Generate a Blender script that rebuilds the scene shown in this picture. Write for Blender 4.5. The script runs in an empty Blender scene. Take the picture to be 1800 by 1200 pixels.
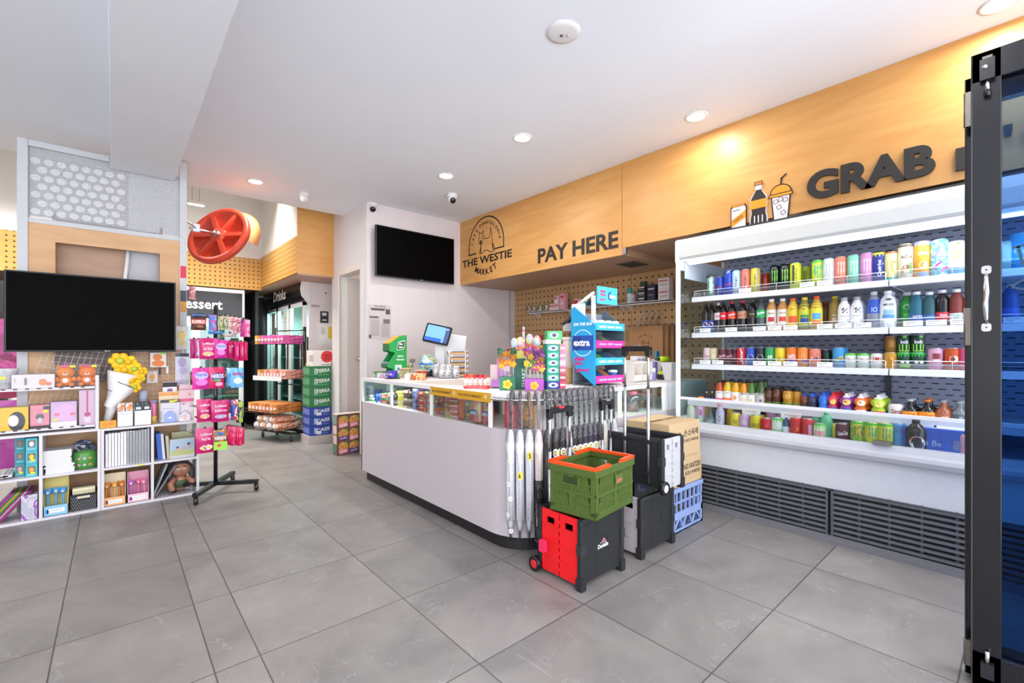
import bpy, math, random
from mathutils import Vector, Matrix, Euler
random.seed(7)
SC = bpy.context.scene
COL = SC.collection
R = math.radians
# ------------------------------------------------------------------ camera
FPX, CYPX, HEAD, EYE = 796.24, 615.09, .7206, 1.17
cd = bpy.data.cameras.new('camera'); cam = bpy.data.objects.new('camera', cd); COL.objects.link(cam)
cam.location = (0, 0, EYE); cam.rotation_euler = (R(90), 0, -HEAD)
cd.sensor_width = 36; cd.lens = FPX / 1800 * 36; cd.shift_y = (CYPX - 600) / 1800
cd.clip_start = .02; cd.clip_end = 200
SC.camera = cam
# ------------------------------------------------------------------ view and world (daylight of the street through the open shopfront)
vs = SC.view_settings
vs.view_transform = 'Standard'; vs.look = 'None'; vs.gamma = 1; vs.use_curve_mapping = False; vs.exposure = 0.0
w = bpy.data.worlds.new('street_daylight'); SC.world = w; w.use_nodes = True
bg = w.node_tree.nodes['Background']; bg.inputs[0].default_value = (.9, .93, 1, 1); bg.inputs[1].default_value = 5.0
try:
    SC.cycles.max_bounces = 7; SC.cycles.diffuse_bounces = 4; SC.cycles.glossy_bounces = 3
    SC.cycles.transmission_bounces = 6; SC.cycles.transparent_max_bounces = 14
    SC.cycles.caustics_reflective = False; SC.cycles.caustics_refractive = False
    SC.cycles.sample_clamp_indirect = 6
except Exception: pass

def area_light(name, loc, size, power, col=(1, 1, 1), rot=(0, 0, 0), size_y=None, shape=None, spread=None, parent=None):
    l = bpy.data.lights.new(name, 'AREA'); l.energy = power; l.color = col; l.size = size
    l.shape = shape or ('RECTANGLE' if size_y else 'SQUARE')
    if size_y: l.size_y = size_y
    if spread: l.spread = spread
    o = bpy.data.objects.new(name, l); o.location = loc; o.rotation_euler = rot; COL.objects.link(o)
    if parent: o.parent = parent
    return o
P_DOWN = 11
P_TUBE = 34

# ------------------------------------------------------------------ measuring: a point of a plane of the room seen at a place of the 1800 x 1200 photograph
def U(px, py, X=None, Y=None, Z=None):
    c, s = math.cos(HEAD), math.sin(HEAD); r = (px - 900) / FPX
    d = Vector((r * c + s, -r * s + c, (CYPX - py) / FPX))
    t = X / d.x if X is not None else Y / d.y if Y is not None else (Z - EYE) / d.z
    return Vector((0, 0, EYE)) + d * t

# ------------------------------------------------------------------ materials
_m = {}
def srgb(h):
    h = h.strip('#')
    if len(h) == 3: h = ''.join(k * 2 for k in h)
    f = lambda v: v / 12.92 if v <= .04045 else ((v + .055) / 1.055) ** 2.4
    return tuple(f(int(h[i:i + 2], 16) / 255) for i in (0, 2, 4)) + (1,)
def newmat(name):
    m = bpy.data.materials.new(name); m.use_nodes = True
    nt = m.node_tree; b = nt.nodes['Principled BSDF']
    return m, nt, b, nt.nodes, nt.links
def mat(spec):
    """'e23344' plain, 'k:' gloss, 'm:' metal, 'g:' glass, 'f:' film, 'b:a,b,c,scale' printed pack art, 's:' striped, 'e:' light"""
    if not isinstance(spec, str): return spec
    if spec in _m: return _m[spec]
    kind, _, v = spec.rpartition(':')
    m, nt, b, N, L = newmat('mat_' + spec.replace(':', '_'))
    a = v.split(',')
    if kind in ('', 'k', 'c'):
        b.inputs['Roughness'].default_value = {'': .5, 'k': .2, 'c': .85}[kind]
        tc = N.new('ShaderNodeTexCoord'); n = N.new('ShaderNodeTexNoise'); n.inputs['Scale'].default_value = 25
        mx = N.new('ShaderNodeMix'); mx.data_type = 'RGBA'
        c = srgb(a[0]); mx.inputs[6].default_value = tuple(x * .95 for x in c[:3]) + (1,); mx.inputs[7].default_value = tuple(min(1, x * 1.04) for x in c[:3]) + (1,)
        L.new(tc.outputs['Object'], n.inputs[0]); L.new(n.outputs[0], mx.inputs[0]); L.new(mx.outputs[2], b.inputs['Base Color'])
    elif kind == 'm':
        b.inputs['Base Color'].default_value = srgb(a[0]); b.inputs['Metallic'].default_value = 1
        b.inputs['Roughness'].default_value = float(a[1]) if len(a) > 1 else .3
    elif kind == 'e':
        b.inputs['Base Color'].default_value = srgb(a[0]); b.inputs['Emission Color'].default_value = srgb(a[0])
        b.inputs['Emission Strength'].default_value = float(a[1])
    elif kind == 'v':             # a veil of that opacity
        N.remove(b); tr = N.new('ShaderNodeBsdfTransparent'); df = N.new('ShaderNodeBsdfDiffuse'); df.inputs[0].default_value = srgb(a[0]); mx = N.new('ShaderNodeMixShader'); mx.inputs[0].default_value = float(a[1])
        L.new(tr.outputs[0], mx.inputs[1]); L.new(df.outputs[0], mx.inputs[2]); L.new(mx.outputs[0], N['Material Output'].inputs[0])
    elif kind in ('g', 'f'):      # clear pane / wrapping film: see-through with a sheen
        N.remove(b); out = N['Material Output']
        tr = N.new('ShaderNodeBsdfTransparent'); tr.inputs[0].default_value = srgb(a[0])
        gl = N.new('ShaderNodeBsdfGlossy'); gl.inputs['Roughness'].default_value = .02 if kind == 'g' else .3
        lw = N.new('ShaderNodeLayerWeight'); lw.inputs[0].default_value = .25 if kind == 'g' else .45
        mx = N.new('ShaderNodeMixShader'); mr = N.new('ShaderNodeMapRange')
        mr.inputs[3].default_value = float(a[1]) if len(a) > 1 else .04; mr.inputs[4].default_value = .35 if kind == 'g' else .38
        L.new(lw.outputs['Facing'], mr.inputs[0]); L.new(mr.outputs[0], mx.inputs[0])
        L.new(tr.outputs[0], mx.inputs[1]); L.new(gl.outputs[0], mx.inputs[2]); L.new(mx.outputs[0], out.inputs[0])
        if kind == 'f':
            tc = N.new('ShaderNodeTexCoord'); n = N.new('ShaderNodeTexNoise'); n.inputs['Scale'].default_value = 60; n.inputs['Detail'].default_value = 3
            bp = N.new('ShaderNodeBump'); bp.inputs['Strength'].default_value = .9; bp.inputs['Distance'].default_value = .01
            L.new(tc.outputs['Object'], n.inputs[0]); L.new(n.outputs[0], bp.inputs['Height']); L.new(bp.outputs[0], gl.inputs['Normal'])
    elif kind in ('b', 's'):      # printed art: patches of the given inks
        sc = float(a[-1]); inks = a[:-1]
        b.inputs['Roughness'].default_value = .35
        tc = N.new('ShaderNodeTexCoord'); n = N.new('ShaderNodeTexNoise' if kind == 'b' else 'ShaderNodeTexWave')
        n.inputs['Scale'].default_value = sc
        if kind == 'b':
            n.inputs['Detail'].default_value = 1.5
            if 'Distortion' in n.inputs: n.inputs['Distortion'].default_value = 1.2
        else: n.inputs['Distortion'].default_value = 1.5; n.bands_direction = 'Z'
        cr = N.new('ShaderNodeValToRGB'); cr.color_ramp.interpolation = 'CONSTANT'
        e = cr.color_ramp.elements
        k = len(inks); lo, hi = (.36, .64) if kind == 'b' else (.1, .9)
        while len(e) < k: e.new(.5)
        for i, h in enumerate(inks):
            e[i].position = 0 if i == 0 else lo + (hi - lo) * i / k; e[i].color = srgb(h)
        L.new(tc.outputs['Object'], n.inputs[0]); L.new(n.outputs[0], cr.inputs[0]); L.new(cr.outputs[0], b.inputs['Base Color'])
    _m[spec] = m; return m

def m_floor():
    m, nt, b, N, L = newmat('porcelain_floor_tiles')
    def math_(op, x, y=None, z=None):
        n = N.new('ShaderNodeMath'); n.operation = op
        for i, v in enumerate((x, y, z)):
            if v is None: continue
            if isinstance(v, (int, float)): n.inputs[i].default_value = v
            else: L.new(v, n.inputs[i])
        return n.outputs[0]
    tc = N.new('ShaderNodeTexCoord'); sp = N.new('ShaderNodeSeparateXYZ'); L.new(tc.outputs['Object'], sp.inputs[0])
    x, y = sp.outputs[0], sp.outputs[1]
    W = .6025
    def cell(v, o, W=W):
        u = math_('DIVIDE', math_('SUBTRACT', v, o), W); f = math_('FLOOR', u); fr = math_('SUBTRACT', u, f)
        d = math_('MULTIPLY', math_('MINIMUM', fr, math_('SUBTRACT', 1, fr)), W); return f, d
    fy, dy = cell(y, 1.349, .593)
    f1, d1 = cell(x, .421); f2, d2 = cell(x, -.178 - .0)
    right = math_('GREATER_THAN', x, .421); mid = math_('GREATER_THAN', x, .274)
    dl = math_('MINIMUM', math_('ABSOLUTE', math_('SUBTRACT', x, .274)), math_('ABSOLUTE', math_('SUBTRACT', x, .421)))
    d2b = math_('ADD', d2, math_('MULTIPLY', math_('GREATER_THAN', x, -.05), 9))
    dleft = math_('MINIMUM', dl, d2b)
    dx = math_('ADD', math_('MULTIPLY', right, d1), math_('MULTIPLY', math_('SUBTRACT', 1, right), dleft))
    fx = math_('ADD', math_('ADD', math_('MULTIPLY', right, math_('ADD', f1, 5)), math_('MULTIPLY', mid, 2.3)), math_('MULTIPLY', math_('SUBTRACT', 1, mid), math_('GREATER_THAN', x, -.178)))
    g = math_('LESS_THAN', math_('MINIMUM', dx, dy), .0026)
    cv = N.new('ShaderNodeCombineXYZ'); L.new(fx, cv.inputs[0]); L.new(fy, cv.inputs[1])
    wn = N.new('ShaderNodeTexWhiteNoise'); wn.noise_dimensions = '3D'; L.new(cv.outputs[0], wn.inputs[0])
    # marbling, shifted for each tile
    va = N.new('ShaderNodeVectorMath'); va.operation = 'ADD'; sc = N.new('ShaderNodeVectorMath'); sc.operation = 'SCALE'; sc.inputs[3].default_value = 20
    L.new(wn.outputs['Color'], sc.inputs[0]); L.new(tc.outputs['Object'], va.inputs[0]); L.new(sc.outputs[0], va.inputs[1])
    n1 = N.new('ShaderNodeTexNoise'); n1.inputs['Scale'].default_value = 2.2; n1.inputs['Detail'].default_value = 8; n1.inputs['Roughness'].default_value = .6; n1.inputs['Distortion'].default_value = .6
    L.new(va.outputs[0], n1.inputs[0])
    cr = N.new('ShaderNodeValToRGB'); e = cr.color_ramp.elements
    e[0].position = .3; e[0].color = srgb('757170'); e[1].position = .72; e[1].color = srgb('938e8b')
    L.new(n1.outputs[0], cr.inputs[0])
    n2 = N.new('ShaderNodeTexNoise'); n2.inputs['Scale'].default_value = 3.1; n2.inputs['Detail'].default_value = 5; n2.inputs['Distortion'].default_value = 1.4
    L.new(va.outputs[0], n2.inputs[0])
    vein = N.new('ShaderNodeMapRange'); vein.inputs[1].default_value = 0; vein.inputs[2].default_value = .006; vein.inputs[3].default_value = .30; vein.inputs[4].default_value = 0
    L.new(math_('ABSOLUTE', math_('SUBTRACT', n2.outputs[0], .57)), vein.inputs[0])
    mx = N.new('ShaderNodeMix'); mx.data_type = 'RGBA'; L.new(vein.outputs[0], mx.inputs[0]); L.new(cr.outputs[0], mx.inputs[6]); mx.inputs[7].default_value = srgb('b4b3b3')
    hv = N.new('ShaderNodeHueSaturation'); L.new(mx.outputs[2], hv.inputs['Color'])
    L.new(math_('ADD', .95, math_('MULTIPLY', wn.outputs['Value'], .1)), hv.inputs['Value'])
    mg = N.new('ShaderNodeMix'); mg.data_type = 'RGBA'; L.new(g, mg.inputs[0]); L.new(hv.outputs[0], mg.inputs[6]); mg.inputs[7].default_value = srgb('4c4947')
    L.new(mg.outputs[2], b.inputs['Base Color'])
    n3 = N.new('ShaderNodeTexNoise'); n3.inputs['Scale'].default_value = 7; L.new(tc.outputs['Object'], n3.inputs[0])
    mr = N.new('ShaderNodeMapRange'); mr.inputs[3].default_value = .34; mr.inputs[4].default_value = .5; L.new(n3.outputs[0], mr.inputs[0]); L.new(mr.outputs[0], b.inputs['Roughness'])
    bp = N.new('ShaderNodeBump'); bp.inputs['Strength'].default_value = .3; bp.inputs['Distance'].default_value = .002; bp.invert = True
    L.new(g, bp.inputs['Height']); L.new(bp.outputs[0], b.inputs['Normal'])
    return m
def m_wood(name, c1, c2, stretch=(1, 1, 6), rough=.42):
    m, nt, b, N, L = newmat(name)
    tc = N.new('ShaderNodeTexCoord'); mp = N.new('ShaderNodeMapping'); mp.inputs['Scale'].default_value = stretch
    n = N.new('ShaderNodeTexNoise'); n.inputs['Scale'].default_value = 1.3; n.inputs['Detail'].default_value = 8; n.inputs['Distortion'].default_value = 1.6
    n2 = N.new('ShaderNodeTexNoise'); n2.inputs['Scale'].default_value = .8; n2.inputs['Detail'].default_value = 2
    L.new(tc.outputs['Object'], mp.inputs[0]); L.new(mp.outputs[0], n.inputs[0]); L.new(tc.outputs['Object'], n2.inputs[0])
    ad = N.new('ShaderNodeMath'); ad.operation = 'MULTIPLY_ADD'; ad.inputs[1].default_value = .55; L.new(n.outputs[0], ad.inputs[0])
    m2 = N.new('ShaderNodeMath'); m2.operation = 'MULTIPLY'; m2.inputs[1].default_value = .45; L.new(n2.outputs[0], m2.inputs[0]); L.new(m2.outputs[0], ad.inputs[2])
    cr = N.new('ShaderNodeValToRGB'); e = cr.color_ramp.elements; e[0].position = .35; e[0].color = srgb(c1); e[1].position = .65; e[1].color = srgb(c2)
    L.new(ad.outputs[0], cr.inputs[0]); L.new(cr.outputs[0], b.inputs['Base Color']); b.inputs['Roughness'].default_value = rough
    return m
def m_peg(name, c1, c2, ax, org, pitch, rad, hole='2a1a10'):
    """plywood drilled with a grid of round holes; ax: the two axes of the board"""
    m = m_wood(name, c1, c2); nt = m.node_tree; N, L = nt.nodes, nt.links; b = N['Principled BSDF']
    src = b.inputs['Base Color'].links[0].from_socket
    tc = N.new('ShaderNodeTexCoord'); sp = N.new('ShaderNodeSeparateXYZ'); L.new(tc.outputs['Object'], sp.inputs[0])
    def mm(op, x, y):
        n = N.new('ShaderNodeMath'); n.operation = op
        for i, v in enumerate((x, y)):
            if isinstance(v, (int, float)): n.inputs[i].default_value = v
            else: L.new(v, n.inputs[i])
        return n.outputs[0]
    ds = []
    for a, o in zip(ax, org):
        u = mm('DIVIDE', mm('SUBTRACT', sp.outputs[a], o), pitch); fr = mm('SUBTRACT', u, mm('FLOOR', u, 0))
        ds.append(mm('POWER', mm('SUBTRACT', fr, .5), 2))
    g = mm('LESS_THAN', mm('ADD', ds[0], ds[1]), (rad / pitch) ** 2)
    mx = N.new('ShaderNodeMix'); mx.data_type = 'RGBA'; L.new(g, mx.inputs[0]); L.new(src, mx.inputs[6]); mx.inputs[7].default_value = srgb(hole)
    L.new(mx.outputs[2], b.inputs['Base Color'])
    return m
def m_plaster(name, c, c2=None, rough=.7):
    m, nt, b, N, L = newmat(name)
    tc = N.new('ShaderNodeTexCoord'); n = N.new('ShaderNodeTexNoise'); n.inputs['Scale'].default_value = 3; n.inputs['Detail'].default_value = 4
    mx = N.new('ShaderNodeMix'); mx.data_type = 'RGBA'; mx.inputs[6].default_value = srgb(c); mx.inputs[7].default_value = srgb(c2 or c)
    L.new(tc.outputs['Object'], n.inputs[0]); L.new(n.outputs[0], mx.inputs[0]); L.new(mx.outputs[2], b.inputs['Base Color'])
    b.inputs['Roughness'].default_value = rough
    return m
def m_vline(name, c1, c2, scale=60):
    """wall panels of fine upright reeds"""
    m, nt, b, N, L = newmat(name)
    tc = N.new('ShaderNodeTexCoord'); wv = N.new('ShaderNodeTexWave'); wv.bands_direction = 'X'; wv.inputs['Scale'].default_value = scale; wv.inputs['Distortion'].default_value = 0
    n = N.new('ShaderNodeTexNoise'); mp = N.new('ShaderNodeMapping'); mp.inputs['Scale'].default_value = (14, 14, .3); n.inputs['Scale'].default_value = 1
    L.new(tc.outputs['Object'], mp.inputs[0]); L.new(mp.outputs[0], n.inputs[0]); L.new(tc.outputs['Object'], wv.inputs[0])
    mx = N.new('ShaderNodeMix'); mx.data_type = 'RGBA'; mx.inputs[6].default_value = srgb(c1); mx.inputs[7].default_value = srgb(c2)
    L.new(n.outputs[0], mx.inputs[0]); L.new(mx.outputs[2], b.inputs['Base Color']); b.inputs['Roughness'].default_value = .4
    bp = N.new('ShaderNodeBump'); bp.inputs['Strength'].default_value = .35; bp.inputs['Distance'].default_value = .002
    L.new(wv.outputs[0], bp.inputs['Height']); L.new(bp.outputs[0], b.inputs['Normal'])
    return m

def m_slots(name, c, dark):
    m, nt, b, N, L = newmat(name)
    tc = N.new('ShaderNodeTexCoord'); mp = N.new('ShaderNodeMapping'); mp.inputs['Rotation'].default_value = (0, 0, 0)
    sp = N.new('ShaderNodeSeparateXYZ'); cb = N.new('ShaderNodeCombineXYZ'); L.new(tc.outputs['Object'], sp.inputs[0]); L.new(sp.outputs[1], cb.inputs[0]); L.new(sp.outputs[2], cb.inputs[1])
    br = N.new('ShaderNodeTexBrick'); br.inputs['Scale'].default_value = 1; br.inputs['Brick Width'].default_value = .066; br.inputs['Row Height'].default_value = .036; br.inputs['Mortar Size'].default_value = .0145; br.inputs['Mortar Smooth'].default_value = 0; br.inputs['Bias'].default_value = 0
    br.inputs['Color1'].default_value = srgb(dark); br.inputs['Color2'].default_value = srgb(dark); br.inputs['Mortar'].default_value = srgb(c)
    L.new(cb.outputs[0], br.inputs['Vector']); L.new(br.outputs[0], b.inputs['Base Color']); b.inputs['Roughness'].default_value = .5
    return m
# ------------------------------------------------------------------ mesh building
_tx = {}; RES = [2]
def glyphs(s, bold=0., italic=0.):
    k = (s, bold, italic)
    if k in _tx: return _tx[k]
    c = bpy.data.curves.new('lettering', 'FONT'); c.body = s; c.resolution_u = RES[0]; c.offset = bold; c.shear = italic; c.fill_mode = 'FRONT'
    o = bpy.data.objects.new('lettering', c); COL.objects.link(o)
    me = bpy.data.meshes.new_from_object(o.evaluated_get(bpy.context.evaluated_depsgraph_get()))
    V = [(v.co.x, v.co.y) for v in me.vertices]; F = [tuple(p.vertices) for p in me.polygons]
    bpy.data.objects.remove(o); bpy.data.curves.remove(c); bpy.data.meshes.remove(me)
    if V:
        x0 = min(v[0] for v in V); x1 = max(v[0] for v in V); y0 = min(v[1] for v in V); y1 = max(v[1] for v in V)
        V = [((x - x0) / max(1e-6, x1 - x0) - .5, (y - y0) / max(1e-6, y1 - y0) - .5) for x, y in V]
        asp = (x1 - x0) / max(1e-6, y1 - y0)
    else: asp = 1
    _tx[k] = (V, F, asp); return _tx[k]
def plane(o, u=(1, 0, 0), v=(0, 0, 1)):
    o, u, v = Vector(o), Vector(u).normalized(), Vector(v).normalized()
    return lambda x, y: o + u * x + v * y
def cyl(r, z0=0, a0=0, cx=0, cy=0):
    """wraps a flat drawing on an upright cylinder; middle of the drawing faces local -Y turned by a0"""
    return lambda x, y: Vector((cx + r * math.sin(x / r + a0), cy - r * math.cos(x / r + a0), z0 + y))
class MB:
    def __init__(s): s.v = []; s.f = []; s.mi = []; s.sm = []; s.ms = []
    def M(s, m):
        m = mat(m)
        if m not in s.ms: s.ms.append(m)
        return s.ms.index(m)
    def add(s, V, F, m, smooth=False, tf=None):
        b = len(s.v); i = s.M(m)
        s.v += [tuple(tf @ Vector(p)) if tf else tuple(p) for p in V]
        for f in F: s.f.append(tuple(b + k for k in f)); s.mi.append(i); s.sm.append(smooth)
        return s
    def box(s, a, c, m, tf=None):
        x0, y0, z0 = [min(p, q) for p, q in zip(a, c)]; x1, y1, z1 = [max(p, q) for p, q in zip(a, c)]
        return s.add([(x0, y0, z0), (x1, y0, z0), (x1, y1, z0), (x0, y1, z0), (x0, y0, z1), (x1, y0, z1), (x1, y1, z1), (x0, y1, z1)],
              [(0, 3, 2, 1), (4, 5, 6, 7), (0, 1, 5, 4), (1, 2, 6, 5), (2, 3, 7, 6), (3, 0, 4, 7)], m, tf=tf)
    def cb(s, c, d, m, rz=0, rx=0, ry=0):
        tf = Matrix.Translation(c) @ Euler((rx, ry, rz)).to_matrix().to_4x4()
        return s.box((-d[0] / 2, -d[1] / 2, -d[2] / 2), (d[0] / 2, d[1] / 2, d[2] / 2), m, tf)
    def rbox(s, a, c, m, r=.01, n=3, ax=2, tf=None):
        """box with four rounded edges along axis ax"""
        q = [k for k in range(3) if k != ax]
        lo = [min(a[k], c[k]) for k in range(3)]; hi = [max(a[k], c[k]) for k in range(3)]
        pts = []
        for (sx, sy, t0) in ((1, 1, 0), (-1, 1, 90), (-1, -1, 180), (1, -1, 270)):
            cx = (hi[q[0]] - r) if sx > 0 else lo[q[0]] + r; cy = (hi[q[1]] - r) if sy > 0 else lo[q[1]] + r
            for k in range(n + 1):
                t = R(t0 + 90 * k / n); pts.append((cx + r * math.cos(t), cy + r * math.sin(t)))
        return s.prism(pts, lo[ax], hi[ax], m, ax, tf)
    def prism(s, pts, z0, z1, m, ax=2, tf=None, smooth=False):
        def P(x, y, z): return (x, y, z) if ax == 2 else (z, x, y) if ax == 0 else (x, z, y)
        n = len(pts); V = [P(x, y, z0) for x, y in pts] + [P(x, y, z1) for x, y in pts]
        s.add(V, [tuple(range(n - 1, -1, -1)), tuple(range(n, 2 * n))], m, tf=tf)
        return s.add(V, [(i, (i + 1) % n, n + (i + 1) % n, n + i) for i in range(n)], m, smooth, tf)
    def lathe(s, prof, m, n=20, c=(0, 0, 0), tf=None, smooth=True, a0=0, a1=360):
        V = []; F = []; full = abs(a1 - a0) >= 360; k = n if full else n + 1
        for r, z in prof:
            for i in range(k):
                t = R(a0 + (a1 - a0) * i / n); V.append((c[0] + r * math.cos(t), c[1] + r * math.sin(t), c[2] + z))
        for j in range(len(prof) - 1):
            for i in range(n):
                a = j * k + i; b2 = j * k + (i + 1) % k; F.append((a, b2, b2 + k, a + k))
        if full and prof[0][0] > 1e-5: F.append(tuple(range(k - 1, -1, -1)))
        if full and prof[-1][0] > 1e-5: F.append(tuple((len(prof) - 1) * k + i for i in range(k)))
        return s.add(V, F, m, smooth, tf)
    def ball(s, c, r, m, n=12, sc=(1, 1, 1), rot=None):
        tf = Matrix.Translation(c) @ ((Euler(rot).to_matrix().to_4x4()) if rot else Matrix.Identity(4)) @ Matrix.Diagonal((*sc, 1))
        h = n // 2
        return s.lathe([(max(1e-4, r * math.sin(math.pi * i / h)), -r * math.cos(math.pi * i / h)) for i in range(h + 1)], m, n, tf=tf)
    def tube(s, pts, r, m, n=8, cap=True):
        pts = [Vector(p) for p in pts]; V = []; F = []; up = None
        rs = r if isinstance(r, (list, tuple)) else [r] * len(pts)
        for i, p in enumerate(pts):
            t = (pts[min(i + 1, len(pts) - 1)] - pts[max(i - 1, 0)])
            if t.length < 1e-9: t = Vector((0, 0, 1))
            t.normalize()
            if up is None: up = Vector((0, 0, 1)) if abs(t.z) < .9 else Vector((1, 0, 0))
            a = t.cross(up).normalized(); b2 = t.cross(a).normalized(); up = -b2 if False else up
            if abs(t.dot(up)) > .95: up = a
            for k in range(n):
                q = 2 * math.pi * k / n; V.append(p + (a * math.cos(q) + b2 * math.sin(q)) * rs[i])
        for i in range(len(pts) - 1):
            for k in range(n): F.append((i * n + k, i * n + (k + 1) % n, (i + 1) * n + (k + 1) % n, (i + 1) * n + k))
        if cap: F += [tuple(range(n - 1, -1, -1)), tuple((len(pts) - 1) * n + k for k in range(n))]
        return s.add(V, F, m, True)
    def text(s, t, fn, w, h, m, bold=.0, italic=0., cx=0, cy=0, rot=0, thick=None):
        V, F, asp = glyphs(t, bold, italic)
        if w is None: w = h * asp
        if h is None: h = w / asp
        c, q = math.cos(rot), math.sin(rot)
        P = [fn(cx + x * w * c - y * h * q, cy + x * w * q + y * h * c) for x, y in V]
        s.add(P, F, m)
        if thick:
            d = Vector(thick); n = len(P); s.add([p + d for p in P], [tuple(reversed(f)) for f in F], m)
            cnt = {}
            for f in F:
                for i in range(len(f)):
                    e = (f[i], f[(i + 1) % len(f)]); cnt[e] = 1
            ed = [e for e in cnt if (e[1], e[0]) not in cnt]
            s.add(P + [p + d for p in P], [(a, b2, b2 + n, a + n) for a, b2 in ed], m)
        return s
    def poly(s, pts, fn, m, thick=None):
        P = [fn(x, y) for x, y in pts]; n = len(P)
        s.add(P, [tuple(range(n))], m)
        if thick:
            d = Vector(thick); s.add([p + d for p in P], [tuple(reversed(range(n)))], m)
            s.add(P + [p + d for p in P], [(i, (i + 1) % n, n + (i + 1) % n, n + i) for i in range(n)], m)
        return s
    def rect(s, fn, cx, cy, w, h, m, n=1, rot=0):
        V = []; c, q = math.cos(rot), math.sin(rot)
        for i in range(n + 1):
            for y in (-h / 2, h / 2):
                x = -w / 2 + w * i / n; V.append(fn(cx + x * c - y * q, cy + x * q + y * c))
        return s.add(V, [(2 * i, 2 * i + 2, 2 * i + 3, 2 * i + 1) for i in range(n)], m)
    def oval(s, fn, cx, cy, w, h, m, n=16, rot=0):
        c, q = math.cos(rot), math.sin(rot); P = []
        for i in range(n):
            x = w / 2 * math.cos(2 * math.pi * i / n); y = h / 2 * math.sin(2 * math.pi * i / n)
            P.append((cx + x * c - y * q, cy + x * q + y * c))
        return s.poly(P, fn, m)
    def line(s, pts, fn, wd, m):
        for (x0, y0), (x1, y1) in zip(pts, pts[1:]):
            l = math.hypot(x1 - x0, y1 - y0)
            if l > 1e-7: s.rect(fn, (x0 + x1) / 2, (y0 + y1) / 2, l + wd * .8, wd, m, 1, math.atan2(y1 - y0, x1 - x0))
        return s
    def build(s, name, parent=None, bevel=0, loc=None, rz=0, seg=2):
        me = bpy.data.meshes.new(name); me.from_pydata(s.v, [], s.f)
        for m in s.ms: me.materials.append(m)
        me.polygons.foreach_set('material_index', s.mi); me.polygons.foreach_set('use_smooth', s.sm); me.update()
        o = bpy.data.objects.new(name, me); COL.objects.link(o)
        if parent: o.parent = parent
        if loc is not None: o.location = loc
        if rz: o.rotation_euler.z = rz
        if bevel:
            b = o.modifiers.new('edge', 'BEVEL'); b.width = bevel; b.segments = seg; b.limit_method = 'ANGLE'; b.angle_limit = R(50)
        return o
def tag(o, label=None, cat=None, group=None, kind=None):
    if label: o['label'] = label
    if cat: o['category'] = cat
    if group: o['group'] = group
    if kind: o['kind'] = kind
    return o
def thing(name, label, cat, loc=(0, 0, 0), rz=0, group=None, rx=0, ry=0):
    o = bpy.data.objects.new(name, None); COL.objects.link(o); o.empty_display_size = .05
    o.location = loc; o.rotation_euler = (rx, ry, rz); return tag(o, label, cat, group)
_ch = {}
def kids(o): return [c for c in COL.objects if c.parent == o]
def dup(root, loc=None, rz=None, label=None, group=None):
    r = root.copy(); COL.objects.link(r)
    if loc is not None: r.location = loc
    if rz is not None: r.rotation_euler.z = rz
    if label: r['label'] = label
    if group: r['group'] = group
    if root.name not in _ch: _ch[root.name] = [(c, kids(c)) for c in kids(root)]
    for ch, gs in _ch[root.name]:
        c = ch.copy(); COL.objects.link(c); c.parent = r
        for g in gs:
            d = g.copy(); COL.objects.link(d); d.parent = c
    return r
def struct(name, mb, bevel=0):
    o = mb.build(name, bevel=bevel); o['kind'] = 'structure'; return o
def sbox(name, a, b, m, bevel=0): return struct(name, MB().box(a, b, m), bevel)
# ================================================================== THE ROOM
WHITE = m_plaster('white_paint', 'e4e2e2', 'dedcdd'); WHITE2 = m_plaster('white_paint_back', 'efedea', 'e8e6e2')
CEIL = m_plaster('ceiling_paint', 'eef2f8', 'e9edf5')
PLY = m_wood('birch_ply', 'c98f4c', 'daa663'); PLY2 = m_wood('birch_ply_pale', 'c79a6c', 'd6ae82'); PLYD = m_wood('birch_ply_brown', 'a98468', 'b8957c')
REED = m_vline('reeded_wall', 'e6dddd', 'dcd3d5')
PEG = m_peg('peg_ply', 'b38a5c', 'c69f70', (1, 2), (.02, .01), .073, .0108)
PEG_B = m_peg('peg_ply_back', 'c79248', 'd6a55c', (0, 2), (0, .01), .06, .011, '5c3a14')
PEG_C = m_peg('peg_ply_side', 'c79248', 'd6a55c', (1, 2), (0, .01), .06, .011, '5c3a14')
DARK = mat('17171a'); ALU = mat('m:c9cbd0,.35'); CHROME = mat('m:d8d8da,.15')
HC = 2.8
sbox('floor', (-5, -1.3, -.1), (5, 11, 0), m_floor())
sbox('ceiling', (-5, -1.2, HC), (4.6, 5.46, HC + .12), CEIL)
sbox('ceiling_rear', (-5, 5.46, 3.5), (4.6, 9.6, 3.6), WHITE2)
sbox('trim_1', (-5, 5.46, HC), (4.6, 5.5, 3.5), WHITE2)                      # edge of the lower ceiling
sbox('trim_2', (-.02, -1.2, 2.605), (.385, 4.78, HC), m_plaster('beam_paint', 'edf0f4', 'e6eaef'), .004)   # deep beam under the ceiling
# right side: wall behind the counter and the fridges
sbox('wall_right', (4.27, -1.2, 0), (4.4, 4.92, 2.4), PEG)
for k_, px_ in enumerate((998, 1110)): y_ = U(px_, 540, X=4.27).y; sbox('trim_%d' % (7 + k_), (4.268, y_ - .002, 1.0), (4.27, y_ + .002, 2.0), '6a4a30')
z_ = U(950, 580, X=4.27).z; sbox('trim_9', (4.268, 2.0, z_ - .002), (4.27, 4.8, z_ + .002), '6a4a30')
sbox('wall_right_upper', (4.27, -1.2, 2.4), (4.4, 4.92, HC), WHITE)
# wall with the television
sbox('wall_back', (2.09, 4.8, 0), (4.27, 4.92, HC), REED)
sbox('trim_3', (4.16, 4.785, 0), (4.175, 4.8, 2.0), mat('b9b2b4'))
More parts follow.
